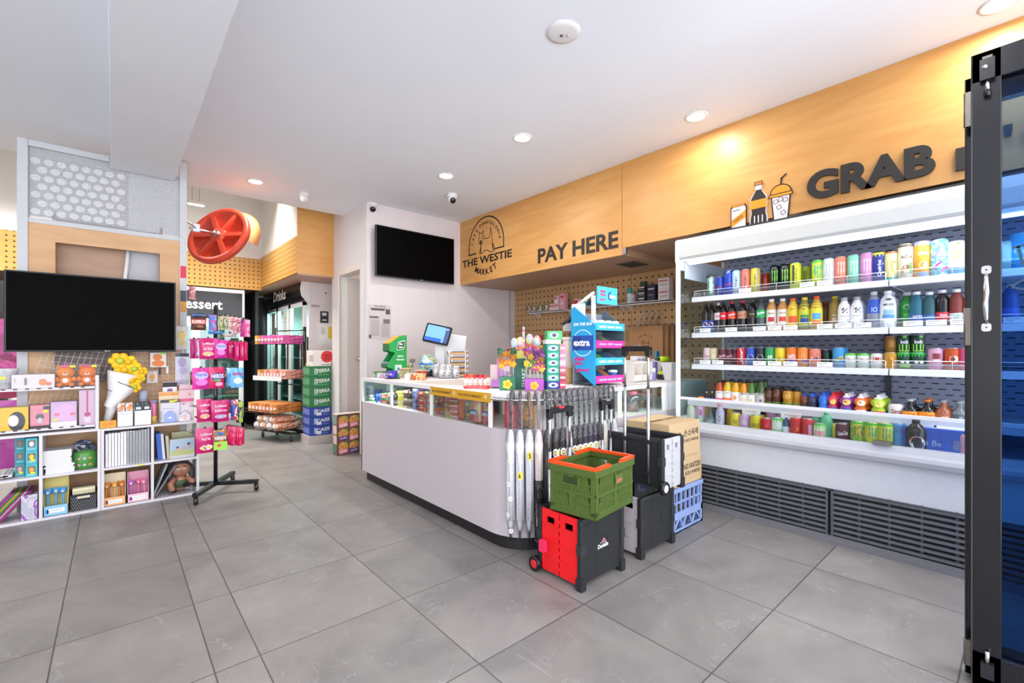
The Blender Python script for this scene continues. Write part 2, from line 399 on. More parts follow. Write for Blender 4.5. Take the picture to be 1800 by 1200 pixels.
# door wall
DX = 2.09
sbox('wall_door', (DX, 5.62, 0), (DX + .12, 5.86, 3.5), WHITE)
sbox('wall_door_pier', (DX, 4.92, 0), (DX + .12, 4.94, 3.5), WHITE); sbox('trim_6', (DX - .004, 4.797, 0), (DX, 4.93, HC), WHITE)
sbox('wall_door_head', (DX, 4.93, 2.1), (DX + .12, 5.62, 3.5), WHITE)
mb = MB(); mb.box((DX - .015, 5.6, 0), (DX + .13, 5.66, 2.14), 'e6e1db').box((DX - .015, 4.9, 0), (DX + .13, 4.96, 2.14), 'e6e1db').box((DX - .014, 4.961, 2.08), (DX + .129, 5.599, 2.139), 'e6e1db')
struct('trim_4', mb, .003)
# door leaf standing open into the room behind
d1 = struct('door_1', MB().box((0, -.02, .01), (.66, .02, 2.06), 'cfc4bb')); d1.location = (DX + .1, 5.6, 0); d1.rotation_euler.z = R(-9)
for y in (491, 563, 634, 704, 775):
    a = U(598, y, Y=5.597); MB().lathe([(.0005, .012), (.009, .012), (.009, 0)], '1a1a1a', 10, tf=Matrix.Translation(a - Vector(d1.location)) @ Matrix.Rotation(R(90), 4, 'X')).build('bolt_hole', d1)
mb = MB(); mb.lathe([(.02, 0), (.026, .004), (.026, .01), (.012, .014), (.011, .035), (.022, .045), (.026, .06), (.018, .074), (.002, .077)], CHROME, 16, tf=Matrix.Translation((.12, -.02, 1.06)) @ Matrix.Rotation(R(90), 4, 'X'))
mb.build('door_knob', d1)
sbox('trim_5', (DX - .004, 5.58, 0), (DX - .001, 5.61, 2.1), 'b7b4b2')
sbox('wall_store_room', (3.0, 5.0, 0), (3.1, 6.0, 2.6), 'c2b6ae')
# back area
sbox('wall_rear', (-5, 8.7, 0), (2.6, 8.82, 3.5), WHITE2)
sbox('wall_rear_right', (2.55, 5.86, 0), (2.65, 8.7, 3.5), WHITE2)
sbox('wall_rear_side', (1.66, 7.56, 2.12), (1.74, 8.7, 3.5), WHITE2)
sbox('wall_left', (-5.1, -1.2, 0), (-5, 8.8, 3.5), WHITE2)
sbox('baseboard_back', (DX - .012, 5.66, 0), (DX, 5.86, .12), 'aeb0b5')
# plywood band over the dessert fridge and the drinks fridge
t = thing('wall_bulkhead', 'honey plywood bulkhead with pegboard sides over the drinks fridge in the back corner', 'bulkhead', (1.66, 5.8, 2.1))
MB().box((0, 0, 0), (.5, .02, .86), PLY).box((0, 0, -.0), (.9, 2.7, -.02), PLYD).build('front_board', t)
MB().box((-.02, 0, 0), (0, 1.76, .44), PEG_C).build('pegboard_side', t)
MB().box((-.003, .021, .44), (.05, 1.76, 1.35), WHITE2).build('upper_wall', t)
t = thing('wall_bulkhead', 'pegboard plywood band above the dessert fridge on the far wall', 'bulkhead', (-1, 7.56, 2.06))
MB().box((-3, 0, 0), (2.66, .03, .46), PEG_B).build('pegboard_front', t)
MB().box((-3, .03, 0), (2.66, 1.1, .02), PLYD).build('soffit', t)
MB().box((-3, .0, .46), (2.66, .04, 1.4), WHITE2).build('upper_wall', t)
# bulkhead over the counter
BX = 3.33
t = thing('bulkhead', 'long honey plywood bulkhead with black lettering running above the counter and fridge', 'bulkhead', (BX, 0, 0))
MB().box((0, 2.34, 2.0), (.018, 4.8, HC), PLY).build('front_board', t, .001)
MB().box((0, -1.2, 2.06), (.018, 2.336, HC), PLY).build('front_board', t, .001)
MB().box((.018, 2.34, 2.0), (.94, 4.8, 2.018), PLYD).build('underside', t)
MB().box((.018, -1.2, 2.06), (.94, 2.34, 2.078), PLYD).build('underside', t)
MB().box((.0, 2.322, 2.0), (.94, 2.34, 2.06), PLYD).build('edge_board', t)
mb = MB().box((.004, 2.3, 2.01), (.03, 2.335, 2.058), 'm:c8c8c8'); mb.build('bracket', t)
mb = MB().box((.30, 2.42, 1.992), (.55, 2.62, 2.0), '55504c')
for k in range(6): mb.box((.31, 2.44 + k * .03, 1.989), (.54, 2.45 + k * .03, 1.993), '2a2725')
mb.build('vent_grille', t)
RES[0] = 6
INK = '241c1a'
def onb(y, z): return plane((-.0012, y, z), (0, -1, 0), (0, 0, 1))
mb = MB(); a = U(946, 449, X=BX); b = U(1087, 422, X=BX)
mb.text('PAY HERE', onb((a.y + b.y) / 2, 2.148), a.y - b.y, .152, INK, .025, thick=(-.004, 0, 0)); mb.build('lettering', t)
mb = MB(); a = U(1420, 320, X=BX); b = U(1645, 290, X=BX)
TH = (-.018, 0, 0)
mb.text('GRAB', onb((a.y + b.y) / 2, 2.205), a.y - b.y, .175, '26221f', .045, thick=TH)
mb.text('n', onb(.175, 2.167), .15, .118, '26221f', .045, thick=TH)
mb.text("'", onb(.065, 2.255), .03, .055, '26221f', .03, thick=TH)
mb.text('GO', onb(-.20, 2.205), .42, .175, '26221f', .045, thick=TH)
mb.build('raised_lettering', t); RES[0] = 2
# logo: dog in an arch
mb = MB(); cy_, cz = 4.27, 2.40; f = onb(cy_, cz); RA = .335
arc = [(-RA, -.05)] + [(RA * math.cos(R(q)), .025 + RA * math.sin(R(q))) for q in range(180, -1, -8)] + [(RA, -.05)]
mb.line(arc, f, .016, INK); mb.line([(-RA, -.05), (-.19, -.05)], f, .016, INK); mb.line([(.17, -.05), (RA, -.05)], f, .016, INK)
for s_, q0, q1 in (('CAFE', 168, 130), ('CONVENIENCE', 112, 10)):
    for i, ch in enumerate(s_):
        q = R(q0 + (q1 - q0) * i / (len(s_) - 1)); rr = .27
        mb.text(ch, f, None,   .042, INK, .025, cx=rr * math.cos(q), cy=.02 + rr * math.sin(q), rot=q - R(90))
mb.oval(f, .27 * math.cos(R(121)), .02 + .27 * math.sin(R(121)), .012, .012, INK, 8)
dog = [[(-.115, .12), (-.11, .07), (-.125, .02), (-.11, -.05), (-.085, -.07), (-.06, -.05), (-.05, 0), (-.05, .05), (-.035, .12)], [(-.115, .12), (-.09, .09), (-.06, .09), (-.035, .12)],
       [(-.02, .05), (-.02, .0), (.065, .0), (.08, .04), (.085, .13), (.105, .05), (.12, -.08), (.15, -.14), (.15, -.19), (.1, -.2), (.06, -.185), (.03, -.16), (-.02, -.16), (-.05, -.18), (-.09, -.19), (-.11, -.18), (-.09, -.12), (-.075, -.07)]]
D = lambda x, y: (x * 1.1, y * .88 + .10)
for d in dog: mb.line([D(*p) for p in d], f, .009, INK)
for x, y, w_, h_, r_ in ((-.085, -.03, .036, .05, 0), (.125, -.13, .02, .1, .2), (-.085, -.13, .02, .1, -.15), (-.1, .03, .013, .013, 0), (-.068, .03, .013, .013, 0)): mb.oval(f, *D(x, y), w_, h_, INK, 10, r_)
mb.text('THE WESTIE', f, .955, .092, INK, .03, cx=0, cy=-.145)
for i, ch in enumerate('MARKET'):
    q = R(-118 + 56 * i / 5); mb.text(ch, f, None, .075, INK, .03, cx=.37 * math.cos(q), cy=.075 + .37 * math.sin(q), rot=q + R(90))
mb.build('emblem', t)
# painted drink pictures
OR = 'f0991f'; BR = '3a221c'; LW = 'e4dde0'
mb = MB(); TH2 = None
f = onb(U(1299, 380, X=BX).y, 2.10)     # can
def fo(d): return lambda x, y, g=None: None
def lay(f, d): return lambda x, y: f(x, y) + Vector((-d, 0, 0))
mb.poly([(-.055, -.09), (-.045, -.11), (.045, -.11), (.055, -.09), (.055, .08), (.045, .1), (-.045, .1), (-.055, .08)], f, BR, (-.006, 0, 0))
g = lay(f, .007); mb.poly([(-.048, -.088), (-.04, -.104), (.04, -.104), (.048, -.088), (.048, .075), (.038, .084), (-.038, .084), (-.048, .075)], g, LW)
mb.rect(lay(f, .0075), 0, .092, .084, .009, OR); g2 = lay(f, .0078)
mb.poly([(-.048, -.055), (.048, .0), (.048, .055), (-.048, -.005)], g2, OR); mb.text('DRINK', lay(f, .0084), .075, .022, BR, .01, rot=R(29), cx=0, cy=.0)
mb.line([(-.04, .06), (.01, .063)], g2, .005, BR); mb.line([(-.01, -.088), (.035, -.084)], g2, .005, BR)
f = onb(U(1334, 350, X=BX).y, 2.155)     # bottle
bo = [(-.05, -.16), (.05, -.16), (.06, -.14), (.058, -.08), (.05, -.04), (.058, .02), (.055, .06), (.022, .11), (.022, .155), (-.022, .155), (-.022, .11), (-.055, .06), (-.058, .02), (-.05, -.04), (-.058, -.08), (-.06, -.14)]
mb.poly([(x * 1.0, y) for x, y in bo], f, 'cfc6c8', (-.006, 0, 0)); g = lay(f, .007)
mb.poly([(x * .86, y * .97) for x, y in bo], g, '2b2021'); mb.rect(lay(f, .0076), 0, .018, .108, .058, OR); mb.rect(lay(f, .0078), 0, .13, .036, .03, 'e9e6ee'); mb.rect(lay(f, .008), 0, .158, .052, .028, BR); mb.rect(lay(f, .0085), 0, .158, .042, .018, 'c4762e')
for x in (-.025, 0, .025): mb.rect(g2 if 0 else lay(f, .0076), x, -.085, .007, .05, 'ece6e8')
f = onb(U(1373, 345, X=BX).y, 2.15)     # cup
mb.poly([(-.045, -.13), (.045, -.13), (.06, .045), (-.06, .045)], f, BR, (-.006, 0, 0)); mb.poly([(-.037, -.123), (.037, -.123), (.052, .04), (-.052, .04)], lay(f, .007), LW)
mb.poly([(.066 * math.cos(R(q)), .06 + .062 * math.sin(R(q))) for q in range(0, 181, 15)], f, BR, (-.007, 0, 0)); mb.poly([(.058 * math.cos(R(q)), .064 + .05 * math.sin(R(q))) for q in range(0, 181, 15)], lay(f, .0078), OR)
mb.rect(lay(f, .0082), 0, .05, .145, .024, BR); mb.rect(lay(f, .0088), 0, .05, .133, .014, OR); mb.line([(0, .12), (.004, .16), (.03, .18)], lay(f, .003), .011, BR)
for x, y, r_ in ((-.03, .01, .3), (.0, .02, -.1), (.028, .012, .2), (-.01, -.03, .4), (.015, -.07, .5)):
    mb.rect(lay(f, .0076), x, y, .028, .028, BR, rot=r_); mb.rect(lay(f, .008), x, y, .021, .021, 'ddd5d9', rot=r_)
mb.build('painted_drinks', t)
# downlights
dls = [(918, 242, ''), (784, 309, ''), (449, 319, ''), (1224, 205, ''), (1760, 5, '')]
names = ['recessed round downlight in the ceiling in front of the lettered bulkhead, middle of its row', 'recessed round downlight in the ceiling near the two dome cameras', 'recessed round downlight in the ceiling over the snack stand and the red disc', 'recessed round downlight beside the bulkhead above the painted drinks', 'recessed round downlight at the top right corner above the glass door']
def downlight(loc, label, pw=P_DOWN):
    t = thing('downlight', label, 'light', loc)
    MB().lathe([(.078, 0), (.078, -.004), (.06, -.006), (.058, .0)], 'f2f2f2', 28).build('trim_ring', t)
    MB().lathe([(.0001, -.003), (.058, -.003)], 'e:fffaf2,9', 28).build('diffuser', t)
    area_light('lamp', (0, 0, -.02), .11, pw, (1, .955, .89), shape='DISK', parent=t)
for (x, y, _), lb in zip(dls, names): downlight(U(x, y, Z=HC), lb, 6 if x > 1100 else P_DOWN)
for loc, lb in (((1.1, .3, HC), 'out'), ((-1.2, 2.4, HC), 'o'), ((2.9, -.8, HC), 'o')):
    area_light('downlight_lamp', (loc[0], loc[1], HC - .02), .11, P_DOWN, (1, .955, .89), shape='DISK')
def fixture_disc():
    t = thing('ceiling_speaker', 'flat white round ceiling fitting with two small studs', 'ceiling fitting', U(990, 56, Z=HC))
    MB().lathe([(.0001, -.012), (.06, -.011), (.085, -.006), (.088, 0)], 'e3e1e1', 28).build('cover', t)
    MB().ball((.0, .012, -.013), .008, 'k:444', 8).ball((.022, -.012, -.013), .008, 'm:ccc', 8).build('stud', t)
fixture_disc()
def dome(px, py, lb, turn, dark):
    t = thing('dome_camera', lb, 'security camera', U(px, py, Z=HC), turn)
    MB().lathe([(.055, 0), (.055, -.03), (.05, -.036)], 'e8e6e4', 24).build('base', t)
    MB().ball((0, 0, -.055), .043, 'dedcda', 20).build('housing', t)
    if dark: MB().lathe([(.0001, .0), (.024, -.002), (.031, -.010), (.032, -.022)], 'k:1a1a1d', 18, tf=Matrix.Translation((0, -.038, -.084)) @ Matrix.Rotation(R(128), 4, 'X')).build('lens', t)
    else: MB().lathe([(.0001, .0), (.016, -.002), (.017, -.012)], 'd0cece', 18, tf=Matrix.Translation((0, .032, -.075)) @ Matrix.Rotation(R(-128), 4, 'X')).build('lens', t)
dome(535, 339, 'white dome camera on the ceiling in front of the back area, its lens turned away', 0, False)
dome(655, 357, 'white dome camera with black lens at the corner above the wall television', R(-20), True)
dome(795, 341, 'white dome camera with black lens nearest the plywood bulkhead', R(-20), True)
# linear lights of the back area
for i, (p0, p1, lb) in enumerate((((-60, 305), (226, 356), 'long slim white linear light glowing through the grey mesh screen'), ((330, 357), (356, 366), 'short end of a white linear light beside the red disc'))):
    a = U(*p0, Z=3.1); b = U(*p1, Z=3.1)
    t = thing('linear_light', lb, 'light', (a.x, a.y, 3.1))
    MB().box((0, -.03, 0), (b.x - a.x, .03, .04), 'eee').build('housing', t)
    for q_ in (.05, b.x - a.x - .05): MB().tube([(q_, 0, .04), (q_, 0, .4)], .003, '999', 6).build('hanger', t)
    MB().box((0, -.028, -.006), (b.x - a.x, .028, 0), 'e:ffffff,9').build('diffuser', t)
area_light('rear_lamp', (-.9, 6.8, 3.3), 3, P_TUBE * 2.2, (1, .98, .95), size_y=.3, spread=R(115))
area_light('rear_lamp', (.9, 6.4, 3.3), 2, P_TUBE * 1.8, (1, .95, .88), size_y=.3, spread=R(115))
area_light('rear_lamp', (-3, 3.2, 2.75), 1.5, P_TUBE, (1, .97, .92), size_y=.3)
# ================================================================== OPEN DISPLAY FRIDGE (faces -X, runs along Y)
FX, Y0, Y1 = 3.25, 1.77, -1.1
SHZ = [1.585, 1.305, 1.06, .775, .615]            # shelf tops and the well deck
t = FR = thing('display_fridge', 'long open white display fridge of drinks with lit canopy, glass end and dark grille', 'fridge', (0, 0, 0))
GR = 'd9dade'
mb = MB().box((3.30, Y1, .04), (4.1, Y0 - .02, .33), '3c3e42').box((3.33, Y1, .33), (4.1, Y0 - .02, .55), GR)
mb.box((4.02, Y1, .5), (4.1, Y0 - .02, 2.0), 'b9bcc8').build('cabinet', t)
mb = MB().prism([(3.262, .33), (3.275, .54), (3.34, .54), (3.34, .33)], Y1, Y0, 'cdced3', 1); mb.build('front_panel', t)
mb = MB()                                          # rounded bumper and ledge
pr = [(3.34, .53), (3.262, .53), (3.235, .545), (3.222, .57), (3.225, .59), (3.235, .605), (3.246, .638), (3.262, .641), (3.34, .615)]
mb.prism(pr, Y1, Y0, 'k:bfc0c6', 1, smooth=False); mb.build('bumper_rail', t)
mb = MB().box((3.28, Y1, .035), (3.31, Y0 - .02, .33), '1d1e21')
segs = [(1.75, .80), (.785, -.17), (-.185, -1.09)]
for a, b in segs:
    for k in range(9):
        z = .055 + k * .031
        mb.box((3.252, b, z + .006), (3.282, a, z + .020), '63656a')
        n = 7; wd = (a - b) / n
        for j in range(n):
            mb.box((3.262, a - j * wd - .006, z), (3.282, a - j * wd + .006, z + .031), '4c4e53') if j else None
    mb.box((3.25, b, .052), (3.28, b + .012, .33), '56585d'); mb.box((3.25, a - .012, .052), (3.28, a, .33), '56585d')
mb.box((3.25, Y1, .322), (3.285, Y0 - .02, .332), '4c4e53'); mb.build('louvre_grille', t)
MB().box((3.255, Y1, .0), (3.30, Y0 - .02, .05), '77777b').box((3.30, Y1, 0), (3.9, Y0 - .02, .04), '333').build('kick_plate', t)
mb = MB()                                          # canopy
mb.prism([(3.24, 1.845), (3.215, 1.87), (3.222, 1.95), (3.25, 2.012), (3.42, 2.02), (3.42, 1.86), (3.33, 1.835)], Y1, Y0, 'cfd0cc', 1)
mb.box((3.42, Y1, 1.93), (4.1, Y0 - .02, 2.0), 'b5b8c2').box((3.222, Y1, 1.838), (3.25, Y0, 1.85), 'fbfbfb').box((3.25, Y1, 2.013), (3.40, Y0 - .1, 2.024), '3a3a3a')
mb.build('canopy', t)
MB().box((3.29, Y1 + .05, 1.826), (3.33, Y0 - .06, 1.836), 'e:eaf4ff,9').build('light_tube', t)
area_light('canopy_lamp', (3.36, .35, 1.82), 2.7, 10, (.86, .93, 1), size_y=.05).rotation_euler = Euler((0, R(-18), R(90)))
# back liner with slots
LINER = m_slots('slotted_liner', 'a9adc0', '34384c')
MB().box((4.0, Y1, .64), (4.02, Y0 - .05, 1.95), LINER).build('back_liner', t)
MB().box((3.985, .615, .68), (3.997, .65, 1.85), '4a4d5c').build('upright_rail', t)
# glass end
mb = MB().box((3.215, Y0 - .022, .53), (3.245, Y0, 1.86), 'f0f1f3').box((4.0, Y0 - .022, .53), (4.03, Y0, 1.95), 'dfe1e6').box((3.245, Y0 - .022, 1.78), (4.03, Y0, 1.86), 'd4d9e0').box((3.245, Y0 - .022, .62), (4.03, Y0, .665), 'dfe1e6')
mb.rbox((3.212, Y0 - .024, 1.82), (3.42, Y0 + .004, 2.01), 'f2efee', .03, 4, 1)
mb.box((3.30, Y0 - .03, 1.72), (3.98, Y0 - .024, 1.88), 'c3cad6').text('THINK SMART', plane((3.75, Y0 - .031, 1.80), (1, 0, 0)), .2, .012, '556').rect(plane((3.70, Y0 - .031, 1.77)), 0, 0, .1, .022, '223')
mb.build('end_frame', t)
MB().box((3.245, Y0 - .014, .665), (4.0, Y0 - .008, 1.78), 'g:e6f2f0,.06').build('end_glass', t)
mb = MB(); mb.box((3.238, Y1, .798), (3.262, Y0 - .01, .816), 'e9e9ee'); mb.build('glass_rail', t)
MB().box((3.248, Y1, .640), (3.252, Y0 - .02, .80), 'g:f6f9fa,.03').build('front_glass', t)
# shelves
JY = U(1562, 500, X=3.42).y
for k, z in enumerate(SHZ[:3]):
    for a, b in ((Y0 - .022, JY + .004), (JY - .004, -1.05)):
        sh = MB().prism([(3.43, z), (4.0, z), (4.0, z - .018), (3.455, z - .018), (3.448, z - .04), (3.42, z - .038), (3.422, z - .002)], b, a, 'e3e5ea', 1)
        sh.box((3.45, b, z - .03), (4.0, b + .004, z - .016), 'ccd0d8'); s_ = sh.build('shelf', t)
        g = MB()
        for zz, th in ((.047, .0022), (.026, .0016)):
            g.tube([(3.436, a - .012, z + .0), (3.436, a - .012, z + zz - .006), (3.436, a - .018, z + zz), (3.436, b + .018, z + zz), (3.436, b + .012, z + zz - .006), (3.436, b + .012, z)], th, 'f4f5f7', 6)
        n = 6
        for j in range(1, n): g.tube([(3.436, b + (a - b) * j / n, z), (3.436, b + (a - b) * j / n, z + .047)], .0016, 'f4f5f7', 5)
        g.build('wire_guard', s_)
        MB().box((3.4315, b + .02, z + .004), (3.4325, a - .02, z + .035), 'g:eef2f6,.12').build('ticket_strip', s_)
        y = a - .06
        rr = random.Random(k * 7 + int(a * 10))
        while y > b + .1:
            wdt = .085
            if rr.random() < (.75 if k == 1 else .35):
                f = plane((3.4302, y - wdt / 2, z + .018), (0, -1, 0))
                MB().box((3.4303, y - wdt, z + .003), (3.431, y, z + .033), 'f2f1ee').rect(f, -.01, .006, .05, .003, '888').rect(f, -.02, -.004, .03, .003, '999').build('price_ticket', s_)
            y -= .098
sh = MB().box((3.36, -1.05, .757), (4.0, Y0 - .022, .775), 'e3e5ea').box((3.355, -1.05, .745), (3.362, Y0 - .022, .79), 'dfe1e8').build('shelf', t)
for px in (1390, 1560, 1620, 1668, 1320):
    y = U(px, 760, X=3.35).y; MB().box((3.3535, y - .06, .71), (3.355, y + .06, .76), 'f2f1ee').rect(plane((3.353, y, .74), (0, -1, 0)), 0, 0, .08, .004, '999').build('price_ticket', sh)
MB().box((3.26, -1.05, .60), (4.0, Y0 - .022, .614), 'd5d7de').build('well_deck', t)
mb = MB().box((3.225, U(1568, 790, X=3.25).y, .648 - .01), (3.26, U(1535, 790, X=3.25).y, .66), 'm:8a8a88,.4'); mb.build('latch_plate', t)

# ================================================================== COUNTER
CX, CY, CT = 1.69, 1.85, .915
t = thing('counter', 'white shop counter with rounded corner, glazed snack case on top and black kick', 'counter', (0, 0, 0))
def outline(off, y_end, x_end, rr=.27, n=10):
    """front outline of the L with a rounded corner; off = inset"""
    cx, cy = CX + rr, CY + rr; pts = [(CX + off, y_end)]
    for k in range(n + 1):
        q = R(180 + 90 * k / n); pts.append((cx + (rr - off) * math.cos(q), cy + (rr - off) * math.sin(q)))
    pts.append((x_end, CY + off)); return pts
def ell(mb, off, z0, z1, m, y_end=4.0, x_end=3.9, depth=.03, smooth=True):
    o = outline(off, y_end, x_end); i = outline(off + depth, y_end, x_end)
    n = len(o); V = [(x, y, z) for z in (z0, z1) for x, y in o] + [(x, y, z) for z in (z0, z1) for x, y in i]; F = []
    for k in range(n - 1):
        F += [(k, k + 1, n + k + 1, n + k), (2 * n + k + 1, 2 * n + k, 3 * n + k, 3 * n + k + 1), (n + k, n + k + 1, 3 * n + k + 1, 3 * n + k), (k + 1, k, 2 * n + k, 2 * n + k + 1)]
    F += [(0, n, 3 * n, 2 * n), (n - 1, 3 * n - 1, 4 * n - 1, 2 * n - 1)]
    return mb.add(V, F, m, smooth and False)
LAM = m_plaster('white_laminate', 'c8bfc4', 'c2babf', .35)
mb = MB(); ell(mb, 0, .085, .705, LAM); mb.box((CX, 3.985, .085), (2.62, 4.0, .705), LAM).box((2.60, 2.55, .0), (2.62, 4.0, .705), LAM).box((2.62, 2.53, 0), (3.9, 2.55, .705), LAM); mb.build('front_panel', t)
mb = MB(); ell(mb, .035, 0, .088, '1c1b1c', 3.96); mb.build('kick_board', t)
area_light('case_fill_light', (CX + .05, 3.05, .884), 1.8, 5, (1, .97, .93), rot=(0, R(8), R(90)), size_y=.03, parent=t)  # unseen lights added to brighten the goods in the case
area_light('case_fill_light', (2.6, CY + .05, .884), 1.2, 2.5, (1, .97, .93), size_y=.03, parent=t)
# floor of the case
def slab(mb, z0, z1, m, off=0):
    o = outline(off, 4.0, 3.9) + [(3.9, 2.55), (2.62, 2.55), (2.62, 4.0)]
    return mb.prism(o, z0, z1, m)
mb = MB(); slab(mb, .69, .706, 'dcd8d8', .002); mb.build('case_floor', t)
mb = MB(); slab(mb, .89, .915, 'efecec'); mb.rbox((1.80, 2.62, .9151), (2.22, 3.20, .918), 'd9cfc4', .004); mb.build('worktop', t, .002)
for y in (3.985, 3.42, 2.80, 2.13): MB().box((CX, y - .012, .706), (CX + .016, y + .012, .89), 'f1eff3').build('case_post', t)
MB().box((3.2, CY, .706), (3.89, CY + .016, .89), 'e4e0e2').build('end_panel', t)
for x in (2.0, 2.62, 3.19): MB().box((x - .014, CY, .706), (x + .014, CY + .016, .89), 'f1eff3').build('case_post', t)
MB().box((CX + .008, 2.13, .706), (CX + .011, 3.985, .89), 'g:edf6f4,.05').build('case_glass', t)
MB().box((2.0, CY + .008, .706), (3.19, CY + .011, .89), 'g:edf6f4,.05').build('case_glass', t)
MB().box((CX + .01, 3.975, .706), (2.6, 3.98, .89), 'g:dbe9e8,.08').build('case_glass', t)
MB().box((2.1, 2.5, .706), (3.89, 2.53, .89), 'e2dcd8').box((2.58, 2.55, .706), (2.61, 3.98, .89), 'd8d2d0').build('case_back', t)
MB().box((2.85, CY + .02, .80), (3.26, CY + .3, .804), 'g:e8f0f0,.1').build('case_shelf', t)

# ================================================================== PARTITION with mesh screen and ply board
PY = 4.78
t = thing('partition', 'tall free-standing partition with grey mesh screen above an orange plywood board', 'partition', (0, PY, 0))
x0, x1 = -.525, .47
fr = mat('m:b9bcc2,.45')
MB().box((x0, 0, 0), (x0 + .055, .06, 2.70), 'c5c7cb').box((x0 + .056, .001, 2.655), (-.03, .059, 2.699), 'c5c7cb').box((x1 - .05, 0, 0), (x1, .06, 2.78), 'c9cbcf').build('frame', t, .002)
MB().box((x0 + .055, .005, 2.10), (x1 - .05, .05, 2.135), 'c5c7cb').build('mid_rail', t, .002)
# grey screen: fine mesh, see-through, with blobs of light painted as white discs behind it
m, nt, b, N, L = newmat('grey_mesh_screen'); N.remove(b)
tr = N.new('ShaderNodeBsdfTransparent'); df = N.new('ShaderNodeBsdfPrincipled'); df.inputs['Base Color'].default_value = srgb('d6d8dc'); df.inputs['Roughness'].default_value = .6
tc = N.new('ShaderNodeTexCoord'); wv = N.new('ShaderNodeTexWave'); wv.bands_direction = 'X'; wv.inputs['Scale'].default_value = 45
mx = N.new('ShaderNodeMixShader'); mr = N.new('ShaderNodeMapRange'); mr.inputs[3].default_value = .12; mr.inputs[4].default_value = .38
L.new(tc.outputs['Object'], wv.inputs[0]); L.new(wv.outputs[0], mr.inputs[0]); L.new(mr.outputs[0], mx.inputs[0]); L.new(tr.outputs[0], mx.inputs[1]); L.new(df.outputs[0], mx.inputs[2]); L.new(mx.outputs[0], N['Material Output'].inputs[0])
SCRM = m
MB().box((x0 + .055, .02, 2.135), (x1 - .05, .022, 2.655), SCRM).build('mesh_screen', t)
mb = MB()
xa, xb = U(52, 300, Y=PY + .03).x, U(226, 300, Y=PY + .03).x
mb.box((xa, .03, 2.155), (xb, .034, 2.60), 'v:b4b6ba,.62').box((xb, .03, 2.15), (x1 - .05, .034, 2.65), 'v:d2d3d7,.8').box((x0 + .055, .03, 2.60), (xb, .034, 2.655), 'v:c0c2c6,.7').box((x0 + .055, .03, 2.135), (xa, .034, 2.60), 'v:c0c2c6,.7')
for r_ in range(7):
    for c_ in range(8):
        x = xa + .03 + c_ * .068 + (.034 if r_ % 2 else 0); z = 2.19 + r_ * .062
        if x < xb - .02: mb.add([(x + .027 * math.cos(R(q)), .0275, z + .024 * math.sin(R(q))) for q in range(0, 360, 30)], [tuple(range(12))], 'v:ffffff,.85', tf=None)
mb.build('light_blob_sheet', t)
# ply board with an opening
bx0, bx1 = U(97, 430, Y=PY).x, U(281, 450, Y=PY).x; bz = 2.02 - .045
mb = MB()
mb.box((x0 + .055, .01, .0), (bx0, .03, 2.10), PLY2).box((bx1, .01, 0), (x1 - .05, .03, 2.10), PLY2).box((bx0, .01, bz), (bx1, .03, 2.10), PLY2).box((bx0, .01, 0), (bx1, .03, 1.45), PLY2)
mb.build('plywood_board', t)
mb = MB().box((bx0, .13, 1.3), (bx1 - .20, .15, 2.2), PLYD).box((bx1 - .20, .12, 1.3), (bx1, .14, 2.2), 'b9b9bd').box((bx0 - .02, .03, 1.3), (bx0, .15, 2.2), PLYD).box((bx1, .03, 1.3), (bx1 + .02, .15, 2.2), PLYD)
mb.build('recess_back', t)
a = U(216, 492, Y=PY + .08); c = U(226, 436, Y=PY + .08)
MB().tube([(a.x - .01, .09, 1.45), (c.x, .09, bz + .03)], .014, 'e8e8ea', 10).build('white_pole', t)
for z, c in ((2.0, 'd8263c'), (1.84, '2a2d3c'), (1.62, 'e8a33a')): pass
mb = MB()
for py0, py1, c in ((468, 489, 'd6304a'), (511, 530, '3a4052'), (530, 548, 'e09a35')):
    mb.box((x1 - .045, -.0015, U(327, py1, Y=PY).z), (x1 - .004, 0, U(327, py0, Y=PY).z), c)
mb.build('sticker', t)
# white wire grids fixed on the board under the television
def grid(name, lb, pts, nx, ny, y, c='ece8e6'):
    """pts: corners (x,z) clockwise from top left"""
    t = thing(name, lb, 'wire grid', (0, y, 0)); g = MB(); P = [Vector((p[0], 0, p[1])) for p in pts]
    for i in range(nx + 1): k = i / nx; g.tube([P[0].lerp(P[1], k), P[3].lerp(P[2], k)], .0022 if i in (0, nx) else .0013, c, 5)
    for i in range(ny + 1): k = i / ny; g.tube([P[0].lerp(P[3], k) + Vector((0, -.002, 0)), P[1].lerp(P[2], k) + Vector((0, -.002, 0))], .0022 if i in (0, ny) else .0013, c, 5)
    g.build('wires', t); return t
q = lambda x, y, Y: (U(x, y, Y=Y).x, U(x, y, Y=Y).z)
grid('wire_grid', 'white wire grid leaning over the plush toys under the television', [q(78, 612, 4.70), q(204, 621, 4.70), q(188, 668, 4.70), q(62, 655, 4.70)], 12, 4, 4.70)
grid('wire_grid', 'white wire grid hanging behind the boxed goods of the lower riser shelf', [q(60, 684, 4.71), q(160, 680, 4.71), q(140, 728, 4.71), q(42, 730, 4.71)], 9, 4, 4.71)
grid('wire_grid', 'white wire grid carrying the hanging sticker cards right of the yellow flowers', [q(230, 600, 4.74), q(322, 604, 4.74), q(322, 700, 4.74), q(230, 700, 4.74)], 10, 12, 4.74)
mb = MB().box((U(96, 640, Y=4.75).x, 0, U(100, 672, Y=4.75).z), (U(232, 640, Y=4.75).x, .006, U(100, 612, Y=4.75).z), '6b5853'); tag(mb.build('dark_board', None, loc=(0, 4.745, 0)), 'dark brown board on the partition behind the leaning wire grid and the flowers', 'board')

